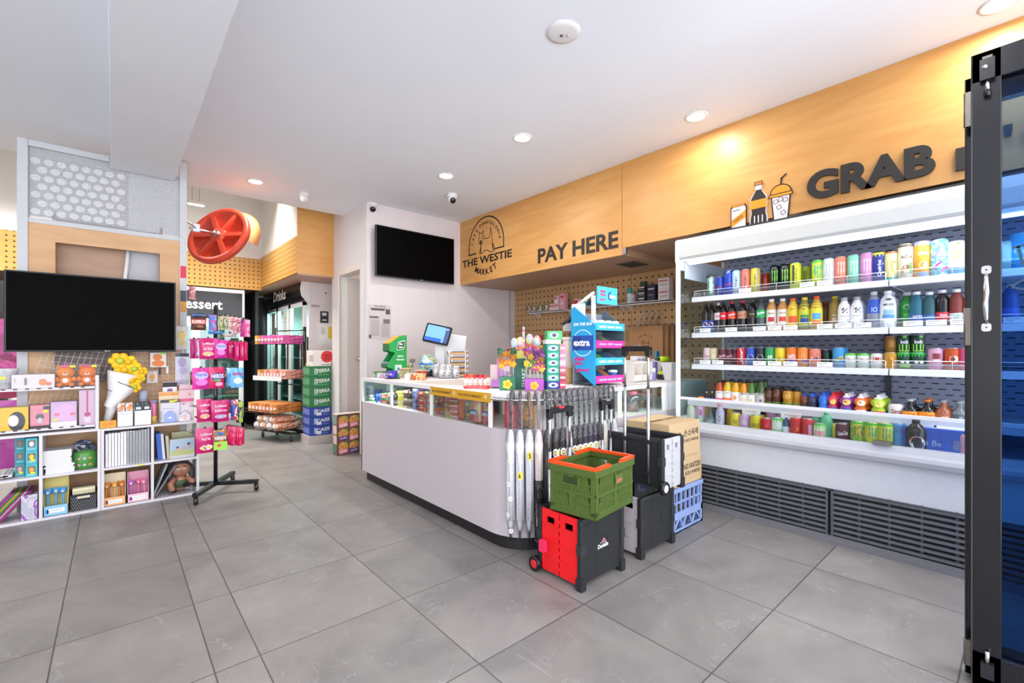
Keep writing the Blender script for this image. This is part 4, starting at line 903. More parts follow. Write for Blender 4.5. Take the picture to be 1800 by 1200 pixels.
SODA = [
 (1240, 534, .030, 'pet', CK, [('globe', .28, .018)], 'first cola bottle with round red and blue badge', {'band': '2349a6', 'lz': (.14, .42), 'cap': '20242c'}),
 (1250, 533, .030, 'pet', CK, [('globe', .28, .018)], 'second cola bottle with round red and blue badge', {'band': '1f3f96', 'lz': (.14, .42), 'cap': '1c1c22'}),
 (1262, 532, .031, 'pet', CK, [('i', 'Coke', .54, .016, .03, 'b8283a')], 'cola bottle with silver-white label', {'band': 'd9cdd2', 'cap': 'c8c8cc'}),
 (1271, 531, .031, 'pet', CK, [('i', 'Coke', .54, .016, .03, 'fff')], 'cola bottle with plain red label and black cap', {'band': 'd4202c', 'cap': '222'}),
 (1286, 529, .0325, 'pet', CK, [('i', 'Coca-Cola', .56, .016, .05, 'fff'), ('x', .0, .47, .05, .03, 'e8a03a')], 'red-capped cola bottle with red and gold label', {'band': 'd4202c', 'cap': 'd42434'}),
 (1304.5, 528, .0325, 'pet', CK, [('i', 'Coca-Cola', .54, .016, .05, 'c23a34')], 'red-capped cola bottle with tan label', {'band': 'c09070', 'cap': 'c22434'}),
 (1321.5, 527, .0325, 'pet', CK, [('t', 'Vanilla', .55, .012, .04, 'b09c7a')], 'cola bottle with black label and brown cap', {'band': '2a2422', 'cap': '5c4638'}),
 (1337, 525, .0335, 'pet', 'k:4b5458', [('i', 'Sprite', .55, .026, .052, 'fff')], 'clear lemonade bottle with bright green label', {'band': '1ea350', 'cap': '4e5c56'}),
 (1355.5, 525.5, .0335, 'tea', 'c9904c', [('r', .36, .04, .14, 'c82838'), ('t', 'Peach', .55, .010, .04, 'a05a50')], 'amber tea bottle with white cap and dark red square', {'band': 'e3dcd0', 'lz': (.14, .66), 'cap': 'f0efee'}),
 (1375, 524.5, .0335, 'tea', 'c88a4a', [('r', .36, .044, .14, 'd6402c'), ('t', 'Peach', .55, .010, .04, 'a05a50')], 'amber tea bottle with white cap and orange-red square', {'band': 'e3dcd0', 'lz': (.14, .66), 'cap': 'f0efee'}),
 (1393, 524, .0345, 'tea', 'e0b43a', [('o', 0, .66, .045, .028, 'eedb3a'), ('t', 'Lipton', .66, .011, .036, '7a2030'), ('r', .34, .052, .2, 'e0562c')], 'orange-capped yellow tea bottle with orange lower label', {'band': 'dfc43c', 'lz': (.12, .78), 'cap': 'ee6a2c'}),
 (1413.5, 522.5, .0345, 'tea', '8c8c34', [('o', 0, .64, .045, .028, 'eedb3a'), ('t', 'Lipton', .64, .011, .036, '7a2030'), ('r', .28, .052, .16, '24478e'), ('r', .42, .052, .08, '3a8a4a')], 'yellow-capped tea bottle with green and navy label', {'band': 'c6c83c', 'lz': (.12, .78), 'cap': 'ecd23a'}),
 (1434.5, 520.5, .0345, 'tea', 'c8a43a', [('o', 0, .66, .045, .028, 'eedb3a'), ('t', 'Lipton', .66, .011, .036, '7a2030'), ('r', .40, .052, .18, '5aa4d8'), ('r', .22, .052, .1, 'e8642c')], 'orange-capped tea bottle with pale blue label', {'band': 'e4d83c', 'lz': (.12, .78), 'cap': 'ee5a2c'}),
 (1450, 530, .033, 'tea', '6a3420', [('r', .4, .04, .2, '6a2c1c')], 'dim brown tea bottle set back in shadow', {'band': '4a4a24', 'lz': (.12, .7), 'cap': '8a3a20', 'dx': .12}),
 (1466.5, 520.5, .034, 'tea', 'b08a3c', [('t', 'Tea', .42, .012, .03, 'e8e0d8'), ('r', .3, .03, .1, 'cfc0b0')], 'yellow-capped tea bottle with dull gold label', {'band': 'a88a50', 'lz': (.1, .7), 'cap': 'ccb93a', 'dx': .06}),
 (1483.5, 523, .0345, 'tea', 'ece9ea', [('t', '乞', .58, .036, .034, '1c1a1a'), ('r', .4, .045, .01, '555'), ('o', .018, .25, .014, .014, '5c8a8c'), ('x', -.01, .14, .03, .06, 'd8907a')], 'left white bottle with black brush mark', {'band': 'f2efef', 'lz': (.04, .78), 'cap': 'a8a8aa'}),
 (1506, 521.5, .0345, 'tea', 'ece9ea', [('t', '乞', .58, .036, .034, '1c1a1a'), ('r', .4, .045, .01, '555'), ('o', .018, .25, .014, .014, '5c8a8c'), ('x', -.01, .14, .03, .06, 'd8607a')], 'right white bottle with black brush mark', {'band': 'f2efef', 'lz': (.04, .78), 'cap': 'a8a8aa', 'behind': 1}),
 (1535.5, 512.5, .036, 'square', 'k:8d93a0', [('t', 'IO', .5, .03, .03, 'b8c8ec')], 'white-capped water bottle with royal blue label', {'band': '2b54b4', 'lz': (.4, .78), 'cap': 'd8d8da'}),
 (1560, 511, .041, 'square', 'dfe3e8', [('t', 'MILKIS', .62, .014, .05, '3c4452'), ('r', .42, .05, .12, '8fb8d8'), ('r', .3, .06, .1, '5c94c4'), ('o', 0, .76, .03, .014, '6a6064')], 'large white-blue milky soda bottle', {'band': 'e8ecf0', 'lz': (.1, .8), 'cap': 'f0f0f0', 'behind': 1}),
 (1594, 514, .036, 'square', '2c8438', [('o', 0, .58, .045, .034, 'b8dcc0'), ('x', 0, .35, .04, .1, '62c060')], 'green milky soda bottle with white cap', {'band': '2d9a3c', 'lz': (.2, .74), 'cap': 'dcdcdc', 'dx': .05}),
 (1611, 512.5, .0335, 'tea', '1d6478', [('t', 'AKTA', .26, .016, .05, 'dfeaf6'), ('r', .3, .05, .01, 'fff')], 'teal drink bottle with white printed cap', {'band': '4468b0', 'lz': (.1, .34), 'cap': 'ece6ea'}),
 (1633.5, 513, .0335, 'tea', '2a545c', [('r', .28, .03, .02, '8ab')], 'grey-teal drink bottle with white cap and red dot', {'band': '3564a8', 'lz': (.1, .34), 'cap': 'ece6ea'}),
 (1656, 509.5, .0335, 'tea', 'k:151014', [('t', 'Fans', .3, .012, .03, 'fff')], 'black drink bottle with red and white label', {'band': 'c83044', 'lz': (.18, .38), 'cap': 'e6e2e8'}),
 (1681, 508, .0335, 'tea', '7a3028', [('o', 0, .25, .03, .016, '7fb4a8')], 'dark red drink bottle with pale green label', {'band': 'd2dad8', 'lz': (.1, .34), 'cap': 'e6e6e8'}),
 (1706, 510, .0335, 'tea', 'a8502c', [], 'orange-brown bottle just left of the black door frame', {'band': 'e0b050', 'lz': (.1, .34), 'cap': 'e6e6e8'}),
 (1775, 500, .034, 'tea', '3c4c8c', [], 'blue drink bottle seen through the blue glass door', {'band': '5a6ab8', 'lz': (.1, .4), 'cap': 'c8c8d8'}),
]
hrow('on the second fridge shelf', 3.50, SHZ[1], SODA, 'drinks on the second fridge shelf')
CANS = [
 (1243, 611, .032, 'can', 'd9c4cc', [('i', 'Coca', .5, .016, .03, 'b84a5c')], 'pale pink soda can, leftmost', {}),
 (1254, 611.5, .032, 'can', 'd4c69a', [('r', .5, .03, .2, 'e4dab4')], 'cream gold soda can', {}),
 (1269, 612.5, .033, 'can', '5c1c2c', [('i', 'Coca-Cola', .55, .02, .05, 'e8c4cc')], 'maroon cola can, first of its three', {}),
 (1281.5, 613, .033, 'can', '54182a', [('i', 'Coca-Cola', .55, .02, .05, 'd8b4bc')], 'maroon cola can, middle of its three', {'dx': .02}),
 (1291, 613, .033, 'can', '4c1626', [('x', 0, .5, .03, .4, '7a2c3c')], 'maroon cola can, last of its three', {'dx': .04}),
 (1303, 611, .033, 'can', 'c8242c', [('x', .004, .5, .008, .9, 'ece6e6', .15), ('v', 'Coke', .5, .07, .02, 'f0e8e8')], 'red cola can with white stripe', {}),
 (1319, 610.5, .033, 'can', '2450b4', [('globe', .45, .021)], 'blue cola can with round badge', {'behind': 1}),
 (1336, 610.5, .033, 'can', '16202c', [('globe', .45, .021)], 'black cola can with round badge', {'behind': 1}),
 (1353, 610.5, .033, 'can', '2a9c58', [('i', 'te', .5, .026, .03, 'f0f8f0')], 'green lemonade can', {'behind': 1}),
 (1371, 610.5, .033, 'can', 'e0cf28', [('t', 'D', .4, .02, .016, '4a3a1c'), ('x', -.006, .4, .03, .14, 'd8b42a')], 'yellow soda can', {'behind': 1}),
 (1391, 610, .033, 'can', 'ee7c24', [('t', 'FANTA', .5, .03, .052, 'f4f4f8'), ('x', 0, .3, .05, .14, '2a56b4')], 'orange can with white lettering on blue', {'behind': 1}),
 (1411, 610.5, .033, 'can', 'f08c34', [('x', 0, .5, .05, .3, 'eeb070'), ('x', .01, .3, .03, .12, '4a64a8')], 'orange can with pale fruit drawing', {'behind': 1}),
 (1432, 612.5, .033, 'can', 'e8836c', [('o', .006, .45, .022, .022, '2a3e74'), ('x', -.018, .5, .012, .12, 'd8c8ec'), ('o', .012, .66, .012, .008, '3a7a3c')], 'peach can with dark blue spot', {'behind': 1}),
 (1451, 614, .033, 'can', '1f2a24', [('x', .01, .5, .008, .6, '3a8a4c')], 'black soda can with green streak', {'dx': .05}),
 (1474, 610.5, .033, 'can', '3d9ad4', [('x', 0, .42, .05, .18, 'e8b83a', .4), ('i', 'Kick', .42, .016, .04, '3a5a2c')], 'sky blue can with yellow burst', {'behind': 1}),
 (1494.5, 620.5, .031, 'can', 'e6eee2', [('r', .9, .1, .16, '58c83c'), ('t', 'HELLO', .55, .014, .05, 'c8505c'), ('r', .3, .1, .1, 'cfe0c8')], 'squat white and green can, left of two', {'behind': 1}),
 (1517.5, 620.5, .031, 'can', 'e6eee2', [('r', .9, .1, .16, '58c83c'), ('t', 'HELLO', .55, .014, .05, 'c8505c'), ('r', .3, .1, .1, 'cfe0c8')], 'squat white and green can, right of two', {'behind': 1}),
 (1540.5, 620.5, .031, 'can', 'e8e2d4', [('x', 0, .62, .04, .2, 'b8382c'), ('r', .3, .04, .16, 'f4f2ee')], 'squat cream can with red crown drawing', {'behind': 1}),
 (1566, 620.5, .0325, 'can', 'd29a2c', [('x', 0, .5, .036, .4, 'b87a24'), ('o', 0, .6, .02, .02, 'e2b454')], 'gold can below the brown one', {'h': .098}),
 (1567, 594, .031, 'can', '9a6a24', [('x', 0, .5, .036, .4, 'b4823a')], 'brown-gold can stacked on the gold one', {'dz': .0985, 'h': .096, 'dx': .012}),
 (1589, 620, .034, 'can', '14442c', [('r', .85, .1, .24, '3ac048'), ('o', -.012, .42, .018, .018, 'f4f4f4'), ('o', .012, .42, .018, .018, 'f4f4f4'), ('x', 0, .2, .05, .2, '8edc3c')], 'dark green can at the foot of the left stack', {'h': .098}),
 (1588, 594, .034, 'can', '14382c', [('x', 0, .25, .05, .42, '8ee03c'), ('t', 'bob', .6, .022, .036, 'f4f4f4'), ('o', 0, .88, .02, .012, '6ecc3c')], 'dark green can with lime patch on the left stack', {'dz': .0985, 'h': .10}),
 (1613.5, 620, .034, 'can', '14442c', [('r', .85, .1, .24, '3ac048'), ('o', -.012, .42, .018, .018, 'f4f4f4'), ('o', .012, .42, .018, .018, 'f4f4f4'), ('x', 0, .2, .05, .2, '3a5a7c')], 'dark green can at the foot of the right stack', {'h': .098}),
 (1612.5, 594, .034, 'can', '14382c', [('x', 0, .25, .05, .42, '8ee03c'), ('t', 'bob', .6, .022, .036, 'f4f4f4'), ('o', .012, .88, .02, .012, '6ecc3c')], 'dark green can with lime patch on the right stack', {'dz': .0985, 'h': .10}),
 (1644, 611.5, .0335, 'can', 'e3a8c4', [('x', 0, .62, .036, .26, '8c3a2c'), ('x', 0, .42, .03, .12, 'f0dce4'), ('x', 0, .15, .05, .12, 'd878a8')], 'pink can with brown cake drawing', {'behind': 1}),
 (1674, 611.5, .034, 'can', 'c8501c', [('o', 0, .5, .038, .038, 'f2ece4'), ('x', 0, .2, .05, .12, '2a3474'), ('o', 0, .5, .012, .012, '3a2a22')], 'burnt orange can with white round picture', {'behind': 1}),
 (1700, 611.5, .0335, 'can', 'dc5a84', [('i', 'Y', .5, .03, .02, 'f8e8ee')], 'hot pink can beside the black door frame', {}),
]
hrow('on the third fridge shelf', 3.50, SHZ[2], CANS, 'cans on the third fridge shelf')
JB = 'e9e6e2'
def jb(col, foot): return {'band': JB, 'lz': (.03, .56), 'cap': '2c2a2a'}, [('r', .1, .1, .1, foot)]
LOW = [
 (1241.5, 688, .018, 'round', 'k:2a1410', [], 'small dark vitamin bottle with white cap, left one', {'band': '24408c', 'lz': (.1, .4), 'cap': 'e6e6e8'}),
 (1251.5, 688, .018, 'round', 'k:2a1410', [], 'small dark vitamin bottle with white cap, right one', {'band': '24408c', 'lz': (.1, .4), 'cap': 'e6e6e8'}),
 (1264.5, 668.5, .030, 'juice', 'k:b8481c', [('r', .12, .08, .16, 'e02a78'), ('t', 'JUICE', .44, .012, .03, '8a4a6a')], 'red-orange juice bottle with pink footed label', {'behind': 1, 'band': JB, 'lz': (.03, .52), 'cap': '2c2a2a'}),
 (1278.5, 667.5, .030, 'juice', 'k:d0b020', [('r', .14, .08, .18, 'ee7a2c'), ('t', 'JUICE', .44, .012, .03, '777')], 'yellow juice bottle with orange footed label', {'behind': 1, 'band': JB, 'lz': (.03, .52), 'cap': '2c2a2a'}),
 (1293, 668.5, .030, 'juice', 'k:d8a01c', [('o', -.006, .26, .026, .03, 'ee8a2c')], 'amber juice bottle with orange picture', {'behind': 1, 'band': JB, 'lz': (.03, .5), 'cap': '2c2a2a'}),
 (1307, 669.5, .030, 'juice', 'k:d88a1c', [('t', 'EMON', .46, .014, .04, '2a2a2a'), ('o', 0, .2, .026, .026, 'e8a83a'), ('o', 0, .2, .014, .014, 'f4efe6')], 'deep orange juice bottle with black lettering', {'behind': 1, 'band': JB, 'lz': (.03, .5), 'cap': '2c2a2a'}),
 (1320.5, 669, .030, 'juice', 'k:4a7024', [('t', 'GREEN', .46, .014, .04, '3a4a2a'), ('o', 0, .2, .02, .02, 'c8d060')], 'green juice bottle, front left of the greens', {'behind': 1, 'band': JB, 'lz': (.03, .5), 'cap': '2c2a2a'}),
 (1337, 667, .031, 'juice', 'k:34501c', [('t', 'GREEN', .46, .014, .04, '3a4a2a'), ('o', 0, .2, .02, .02, '6a6a6a')], 'dark green juice bottle beside the brown teas', {'behind': 1, 'band': 'c4c0bc', 'lz': (.03, .5), 'cap': '24262a'}),
 (1351, 681, .032, 'jar', 'k:4c2a18', [('r', .12, .05, .08, 'c83a2c'), ('o', 0, .6, .03, .03, '6a4228')], 'brown iced tea bottle with red foot, left', {'band': '4c6a2c', 'lz': (.03, .26), 'cap': '242224', 'behind': 1}),
 (1364.5, 679, .032, 'jar', 'k:4c2814', [('r', .12, .05, .08, 'd23a34'), ('o', 0, .6, .03, .03, '6a4228')], 'brown iced tea bottle with red foot, right', {'band': '4c6a2c', 'lz': (.03, .26), 'cap': '242224', 'behind': 1}),
 (1384, 682, .033, 'jar', 'k:b07c20', [('r', .12, .05, .1, 'ee9a2c'), ('o', 0, .6, .034, .034, 'c89a44')], 'honey iced tea bottle with orange foot', {'band': '5c7a2c', 'lz': (.03, .28), 'cap': '242224', 'behind': 1}),
 (1399, 683, .033, 'jar', 'k:a87218', [('r', .12, .05, .1, 'e8922c')], 'honey iced tea bottle with wide black cap', {'band': '5c7a2c', 'lz': (.03, .28), 'cap': '1e1c1e', 'dx': .03}),
 (1415, 690, .028, 'sport', '7a4634', [('o', 0, .5, .02, .02, '9a6a54')], 'brown sports bottle with blue and white cap', {'band': '5a3a3c', 'lz': (.1, .4), 'cap': '2a4aa8', 'dx': .03}),
 (1427.5, 691, .029, 'sport', '28243c', [('o', 0, .6, .03, .03, '4a4868')], 'dark violet sports bottle with blue and white cap', {'band': '2a2440', 'lz': (.1, .4), 'cap': '2a50b4', 'behind': 1}),
 (1447, 689, .029, 'sport', '2468c4', [('o', 0, .5, .03, .02, '5a9ae0')], 'bright blue sports bottle with white spout', {'band': '2e74d0', 'lz': (.1, .4), 'cap': '2a56b8', 'behind': 2}),
 (1463.5, 690, .030, 'kid', 'd0305c', [('o', 0, .55, .034, .034, 'f0c45a'), ('r', .2, .04, .12, '3a62b0')], 'crimson children juice bottle', {'band': 'c8305a', 'lz': (.06, .2), 'cap': 'd8242c', 'behind': 3}),
 (1487, 691.5, .036, 'kid', '8a3c9c', [('o', 0, .58, .044, .036, 'eec45a'), ('r', .18, .05, .14, '3a62b0')], 'purple children juice bottle', {'band': '7a8c3c', 'lz': (.06, .22), 'cap': 'eceaf0', 'behind': 2}),
 (1512.5, 692.5, .036, 'kid', 'e06e28', [('o', 0, .58, .044, .036, 'f4e0c0'), ('r', .18, .05, .14, 'd8d0d0')], 'orange children juice bottle', {'band': '6a3a4c', 'lz': (.06, .22), 'cap': 'f0eef2', 'behind': 2}),
 (1543.5, 694, .038, 'kid', 'a8c82c', [('o', 0, .58, .046, .038, 'f0d878'), ('r', .18, .05, .14, 'd84a3c')], 'lime children juice bottle', {'band': '3c6ab0', 'lz': (.06, .22), 'cap': 'f0f0f2', 'behind': 2}),
 (1574.5, 709, .037, 'can', 'dcd8d4', [('t', 'Simit', .45, .026, .055, '8a3c34'), ('r', .2, .08, .2, '7a4438')], 'squat silver tin with maroon lettering', {'dx': .01}),
 (1600, 702, .040, 'round', 'k:16181a', [('t', 'Yah', .26, .016, .04, 'c0701c')], 'black bottle with silver tag and orange label', {'band': 'ec9430', 'lz': (.08, .40), 'cap': 'b8bcc0', 'behind': 1}),
 (1630, 703, .042, 'round', 'k:181410', [('t', 'Yah', .26, .016, .04, 'c0701c')], 'black bottle with orange ribbon and orange label', {'band': 'f09224', 'lz': (.08, .42), 'cap': 'e87a2c', 'behind': 1}),
 (1658, 704, .040, 'round', 'k:9a5430', [('r', .24, .03, .06, 'd8b49c')], 'amber round flask with glass neck', {'band': 'a8603a', 'lz': (.1, .4), 'cap': '9a9ea2', 'behind': 1}),
 (1687, 706, .041, 'round', 'k:6a7478', [('t', 'R', .24, .02, .02, '9ab')], 'clear round flask beside the black door frame', {'band': '4c5a60', 'lz': (.1, .4), 'cap': '9aa2a6', 'behind': 1}),
 (1712, 700, .04, 'round', 'k:2a2c30', [], 'dark flask partly hidden by the black door frame', {'cap': '444'}),
]
hrow('on the fourth fridge shelf', 3.46, SHZ[3], LOW, 'drinks on the fourth fridge shelf')
WZ = .615
WELL = [
 (1215, 705, .036, 'juice', 'cfe0b8', [('r', .4, .05, .5, 'e6ecd8')], 'pale green tall juice jug at the glass end', {'band': 'dfe8d0', 'lz': (.05, .6), 'cap': 'e8732c', 'dx': .06}),
 (1231, 697, .036, 'juice', 'e0b4dc', [('o', 0, .4, .03, .05, 'c86aa4')], 'tall pink milk bottle with orange cap', {'cap': 'f08a3a', 'dx': .07, 'band': 'e6c0e2', 'lz': (.05, .6)}),
 (1243, 710, .028, 'pet', 'c89a3a', [], 'small amber bottle between the pink bottle and round flask', {'cap': 'e8a83a', 'dx': .09}),
 (1230, 730, .022, 'juice', '9ad0b0', [('r', .4, .05, .3, 'e0eee4')], 'short mint bottle by the ledge corner', {'cap': 'd0e8d8', 'dx': -.03}),
 (1247.5, 717, .040, 'round', 'k:5a686c', [('r', .24, .04, .1, 'a8b4b8')], 'round grey glass flask with dark stopper', {'cap': '3a4a5a', 'band': '75858a', 'lz': (.1, .4)}),
 (1265, 710, .029, 'juice', 'b8b4d0', [('v', 'OI', .4, .05, .02, '5a5a8a')], 'pale violet drink bottle with pink bonnet cap', {'cap': 'e8a8bc', 'band': 'd0d0e0', 'lz': (.05, .6)}),
 (1284, 709, .028, 'juice', 'd8a830', [('r', .4, .04, .3, 'd86a3c')], 'small yellow bottle with orange cap', {'cap': 'f0782c', 'dx': .08}),
 (1292, 725.5, .033, 'can', 'e0d02c', [('t', 'YO', .45, .026, .03, '4a4a1c')], 'yellow can with black lettering', {}),
 (1307.5, 729, .033, 'can', 'c49cc8', [('t', 'YO', .5, .03, .03, 'f4f4f8')], 'lilac can with white lettering', {'behind': 1}),
 (1327.5, 729.5, .034, 'can', 'ddc82a', [('t', 'SOLO', .4, .022, .05, '2a3a1c')], 'yellow can with dark green lettering', {'behind': 1}),
 (1346.5, 735, .034, 'can', 'cc1c28', [('x', 0, .5, .02, .3, 'dc4a50')], 'plain bright red can', {}),
 (1354.5, 721, .034, 'can', 'cc8cb8', [], 'tall dusty pink can behind the plain red one', {'dx': .10}),
 (1365.5, 744, .033, 'can', 'dfe9dc', [('r', .85, .1, .26, '5ccc44'), ('r', .2, .08, .2, '8fd08a')], 'short white and green can, left one', {'h': .105}),
 (1374, 724.5, .033, 'can', 'e8ecea', [('x', 0, .5, .03, .5, 'c8dce0')], 'tall white can behind the left green can', {'dx': .12}),
 (1381.5, 734, .020, 'pet', 'k:44587c', [('r', .4, .03, .2, 'dfe6ee')], 'small blue water bottle with blue cap', {'cap': '2450a8', 'band': 'dfe6ee', 'lz': (.1, .5)}),
 (1395, 725.5, .033, 'can', 'e6eaec', [('x', -.012, .5, .012, .6, '6aa8c8')], 'tall white can with blue stripe', {'dx': .12}),
 (1398.5, 743, .034, 'can', 'cc2430', [('o', 0, .4, .034, .034, 'd8702c')], 'red can with gold crest, left one', {'h': .12}),
 (1414.5, 727, .034, 'can', 'e8ece4', [('x', 0, .35, .05, .4, 'dce8a8')], 'tall white can with lime foot', {'dx': .12}),
 (1419.5, 745, .034, 'can', 'cc2430', [('x', .014, .45, .022, .5, 'c89cc0')], 'red can with grey-pink patch, right one', {'h': .12}),
 (1435, 720, .033, 'pet', '5cb88c', [('o', 0, .45, .04, .05, 'bfe4d0')], 'clear green soda bottle, left one', {'cap': '7acaa0', 'dx': .07}),
 (1452, 724, .034, 'pet', '58b080', [('o', 0, .45, .04, .05, 'bfe4d0')], 'clear green soda bottle, right one', {'cap': '7acaa0', 'dx': .03}),
 (1440, 754, .033, 'can', 'cfe8b0', [('r', .85, .1, .26, '5ccc44'), ('x', 0, .4, .05, .3, 'e88a9c')], 'short green can with pink fruit', {'h': .10, 'dx': -.008}),
 (1467.5, 743, .034, 'can', 'e4d22c', [], 'yellow can behind the maroon cola can', {'dx': .06}),
 (1480, 744, .035, 'can', '5c1c2c', [('i', 'Coca-Cola', .5, .024, .055, 'f0dce0')], 'maroon cola can with white script', {'behind': 1}),
 (1507, 739.5, .036, 'can', 'b:7ab83c,d8d840,4a9a5c,c8a83c,12', [('claw', 'c84a3c'), ('r', .93, .1, .08, '5cc83c')], 'green-yellow energy can with faint claw mark', {'behind': 1}),
 (1532, 742, .036, 'can', 'b:d8d83c,8cc83c,e0dc50,12', [('claw', '3a8c9c'), ('r', .93, .1, .08, '4cc83c')], 'yellow-green energy can, middle of the three', {'behind': 1}),
 (1556.5, 743.5, .036, 'can', 'b:d8d83c,b8d03c,e0dc50,12', [('claw', '2f8498'), ('r', .93, .1, .08, '4cc83c')], 'yellow-green energy can with clear blue claw', {'behind': 1}),
 (1577, 743.5, .036, 'can', '3f80b0', [('x', .02, .45, .02, .7, 'a8563c'), ('x', .0, .4, .03, .5, '4a98c4')], 'blue and brown energy can', {'dx': .02}),
 (1590.5, 757, .033, 'can', 'e0cc28', [], 'yellow can squeezed beside the big cola bottle', {'dx': .04, 'h': .12}),
 (1609.5, 738, .046, 'pet', CK, [('globe', .3, .034)], 'big cola bottle with round badge', {'band': '1c1c26', 'lz': (.14, .46), 'cap': '222'}),
]
hrow('in the fridge well', 3.318, WZ, WELL, 'drinks in the fridge well')
# cartons of small cans in the well
y = U(1655, 790, X=3.31).y
t = thing('drink_carton', 'long blue carton of canned drinks at the right of the fridge well', 'carton', (3.36, y, WZ), R(-90))
MB().box((-.17, -.05, 0), (.17, .08, .13), '2a5cc0').box((-.168, -.048, .13), (.168, .078, .132), '3a6cd0').text("Let's Be", plane((-.06, -.0515, .055)), .12, .03, 'a8c0ec').rect(plane((0, -.0515, .085)), .09, -.03, .09, .05, '6a7aa8').box((-.04, -.02, .132), (.15, .06, .135), 'eceef4').box((-.003, -.0512, 0), (.0, -.05, .105), '1c48a4').build('carton_body', t)
y = U(1698, 780, X=3.31).y
t = thing('drink_can', 'pale pink can next to the blue carton in the fridge well', 'can', (3.335, y, WZ), R(-90), 'drinks in the fridge well')
a, l = can_mesh(.033, .12, 'd8a0b8', []); a.build('can_body', t); l.build('can_lid', t)
# ================================================================== FOLDING TROLLEY CRATES
def cart(label, w, d, h, side, loc, rz, top, tube_x=(-.07, .075), badge=None, wheelc='d8303c', tilt=0, wz=.03, tag_=False):
    """wide ribbed faces look to -Y and +Y, coloured hinged panels to -X and +X, wheels and telescopic handle at +Y"""
    t = thing('trolley_crate', label, 'crate', loc, rz); B = '222427'; B2 = '2c2e32'
    hw, hd = w / 2, d / 2; b0 = .03
    for s in (-1, 1):
        y = s * hd
        mb = MB().box((-hw, y - .006, b0), (hw, y + .006, h), B); mb.box((-hw, y - .012, h - .022), (hw, y + .012, h), B2)
        for r_ in range(3):
            for c_ in range(3):
                x0 = -hw + .03 + c_ * (w - .05) / 3; z0 = b0 + .03 + r_ * (h - b0 - .05) / 3; ww = (w - .07) / 3; hh = (h - b0 - .07) / 3
                if (r_ + c_) % 2: continue
                mb.box((x0, y + s * .006, z0), (x0 + ww, y + s * .0085, z0 + .003), B2).box((x0 + ww - .004, y + s * .006, z0), (x0 + ww, y + s * .009, z0 + hh), B2).box((x0, y + s * .006, z0 + hh - .004), (x0 + ww, y + s * .010, z0 + hh), B2)
        p = mb.build('wide_panel', t, .0015)
        if s < 0 and badge:
            MB().text(badge, plane((.0, y - .0095, h * .52)), .085, .022, 'e8e8e8', .03).build('badge', p); MB().poly([(-.02, 0), (.02, 0), (0, .018)], plane((.005, y - .0095, h * .58)), 'b86a70').rect(plane((0, y - .0095, h * .565)), 0, 0, .05, .003, 'ccc').build('badge', p)
    for s in (-1, 1):
        x = s * hw
        mb = MB()
        for k in (-1, 1):
            y0, y1 = (-hd + .016, -.004) if k < 0 else (.004, hd - .016)
            ya, yb = y0 + .03, y1 - .03; za, zb = h - .075, h - .04
            f0, f1 = x - .007, x + .007
            mb.box((f0, y0, b0 - .01), (f1, y1, za), side).box((f0, y0, zb), (f1, y1, h - .006), side).box((f0, y0, za), (f1, ya, zb), side).box((f0, yb, za), (f1, y1, zb), side)
            for z in (.35, .58, .80): mb.box((x + s * .006, y0 + .006, h * z - .012), (x + s * .011, y1 - .006, h * z - .004), side)
            mb.box((x + s * .006, y0 + .004, b0), (x + s * .010, y0 + .010, h * .8), side).box((x + s * .006, y1 - .010, b0), (x + s * .010, y1 - .004, h * .8), side)
        for j in range(7): mb.box((x + s * .006, -.008, b0 + .02 + j * .04), (x + s * .012, .008, b0 + .036 + j * .04), side)
        mb.build('side_panel', t, .001)
    for sx in (-1, 1):
        for sy in (-1, 1):
            MB().rbox((sx * hw - .014, sy * hd - .014, 0.0 if sy < 0 else .02), (sx * hw + .014, sy * hd + .014, h - .004), B, .005, 2).box((sx * hw - .019, sy * hd - .019, 0 if sy < 0 else .02), (sx * hw + .019, sy * hd + .019, .06), B).box((sx * hw - .017, sy * hd - .017, h * .5), (sx * hw + .017, sy * hd + .017, h * .5 + .05), B2).build('corner_post', t, .002)
    MB().box((-hw, -hd, b0), (hw, hd, b0 + .012), B).build('base_tray', t)
    for sx in (-1, 1):
        wh = MB().lathe([(.0005, -.012), (.022, -.012), (.024, -.014), (.037, -.014), (.040, -.009), (.040, .009), (.037, .014), (.024, .014), (.022, .012), (.0005, .012)], 'k:1b1b1d', 24, tf=Matrix.Translation((sx * (hw + .026), hd - .005 + .02, .04 + wz - .03)) @ Matrix.Rotation(R(90), 4, 'Y')).build('wheel', t)
        MB().lathe([(.0005, -.0165), (.006, -.016), (.021, -.0135), (.023, -.0125), (.023, .0125), (.021, .0135), (.006, .016), (.0005, .0165)], wheelc, 18, tf=Matrix.Translation((sx * (hw + .026), hd - .005 + .02, .04 + wz - .03)) @ Matrix.Rotation(R(90), 4, 'Y')).build('hub', wh)
    y = hd + .018
    for x in tube_x:
        MB().tube([(x, y, .05), (x, y, h + (top - h) * .55)], .0095, ALU, 10).build('handle_tube', t)
        MB().tube([(x, y, h + (top - h) * .5), (x, y, top - .01)], .0075, CHROME, 10).tube([(x, y, h + (top - h) * .55 - .004), (x, y, h + (top - h) * .55 + .004)], .011, '333', 10).build('handle_tube', t)
        MB().box((x - .014, y - .012, h * .3), (x + .014, y + .012, h * .36), B).box((x - .014, y - .012, h * .88), (x + .014, y + .012, h * .96), B).build('tube_bracket', t)
    x0, x1 = tube_x; g = MB().rbox((x0 - .018, y - .013, top - .028), (x1 + .018, y + .013, top + .004), 'k:1e1e20', .01, 4, 1).box((x0 - .018, y - .014, top - .055), (x0 + .016, y + .014, top - .01), 'k:1e1e20').box((x1 - .016, y - .014, top - .055), (x1 + .018, y + .014, top - .01), 'k:1e1e20')
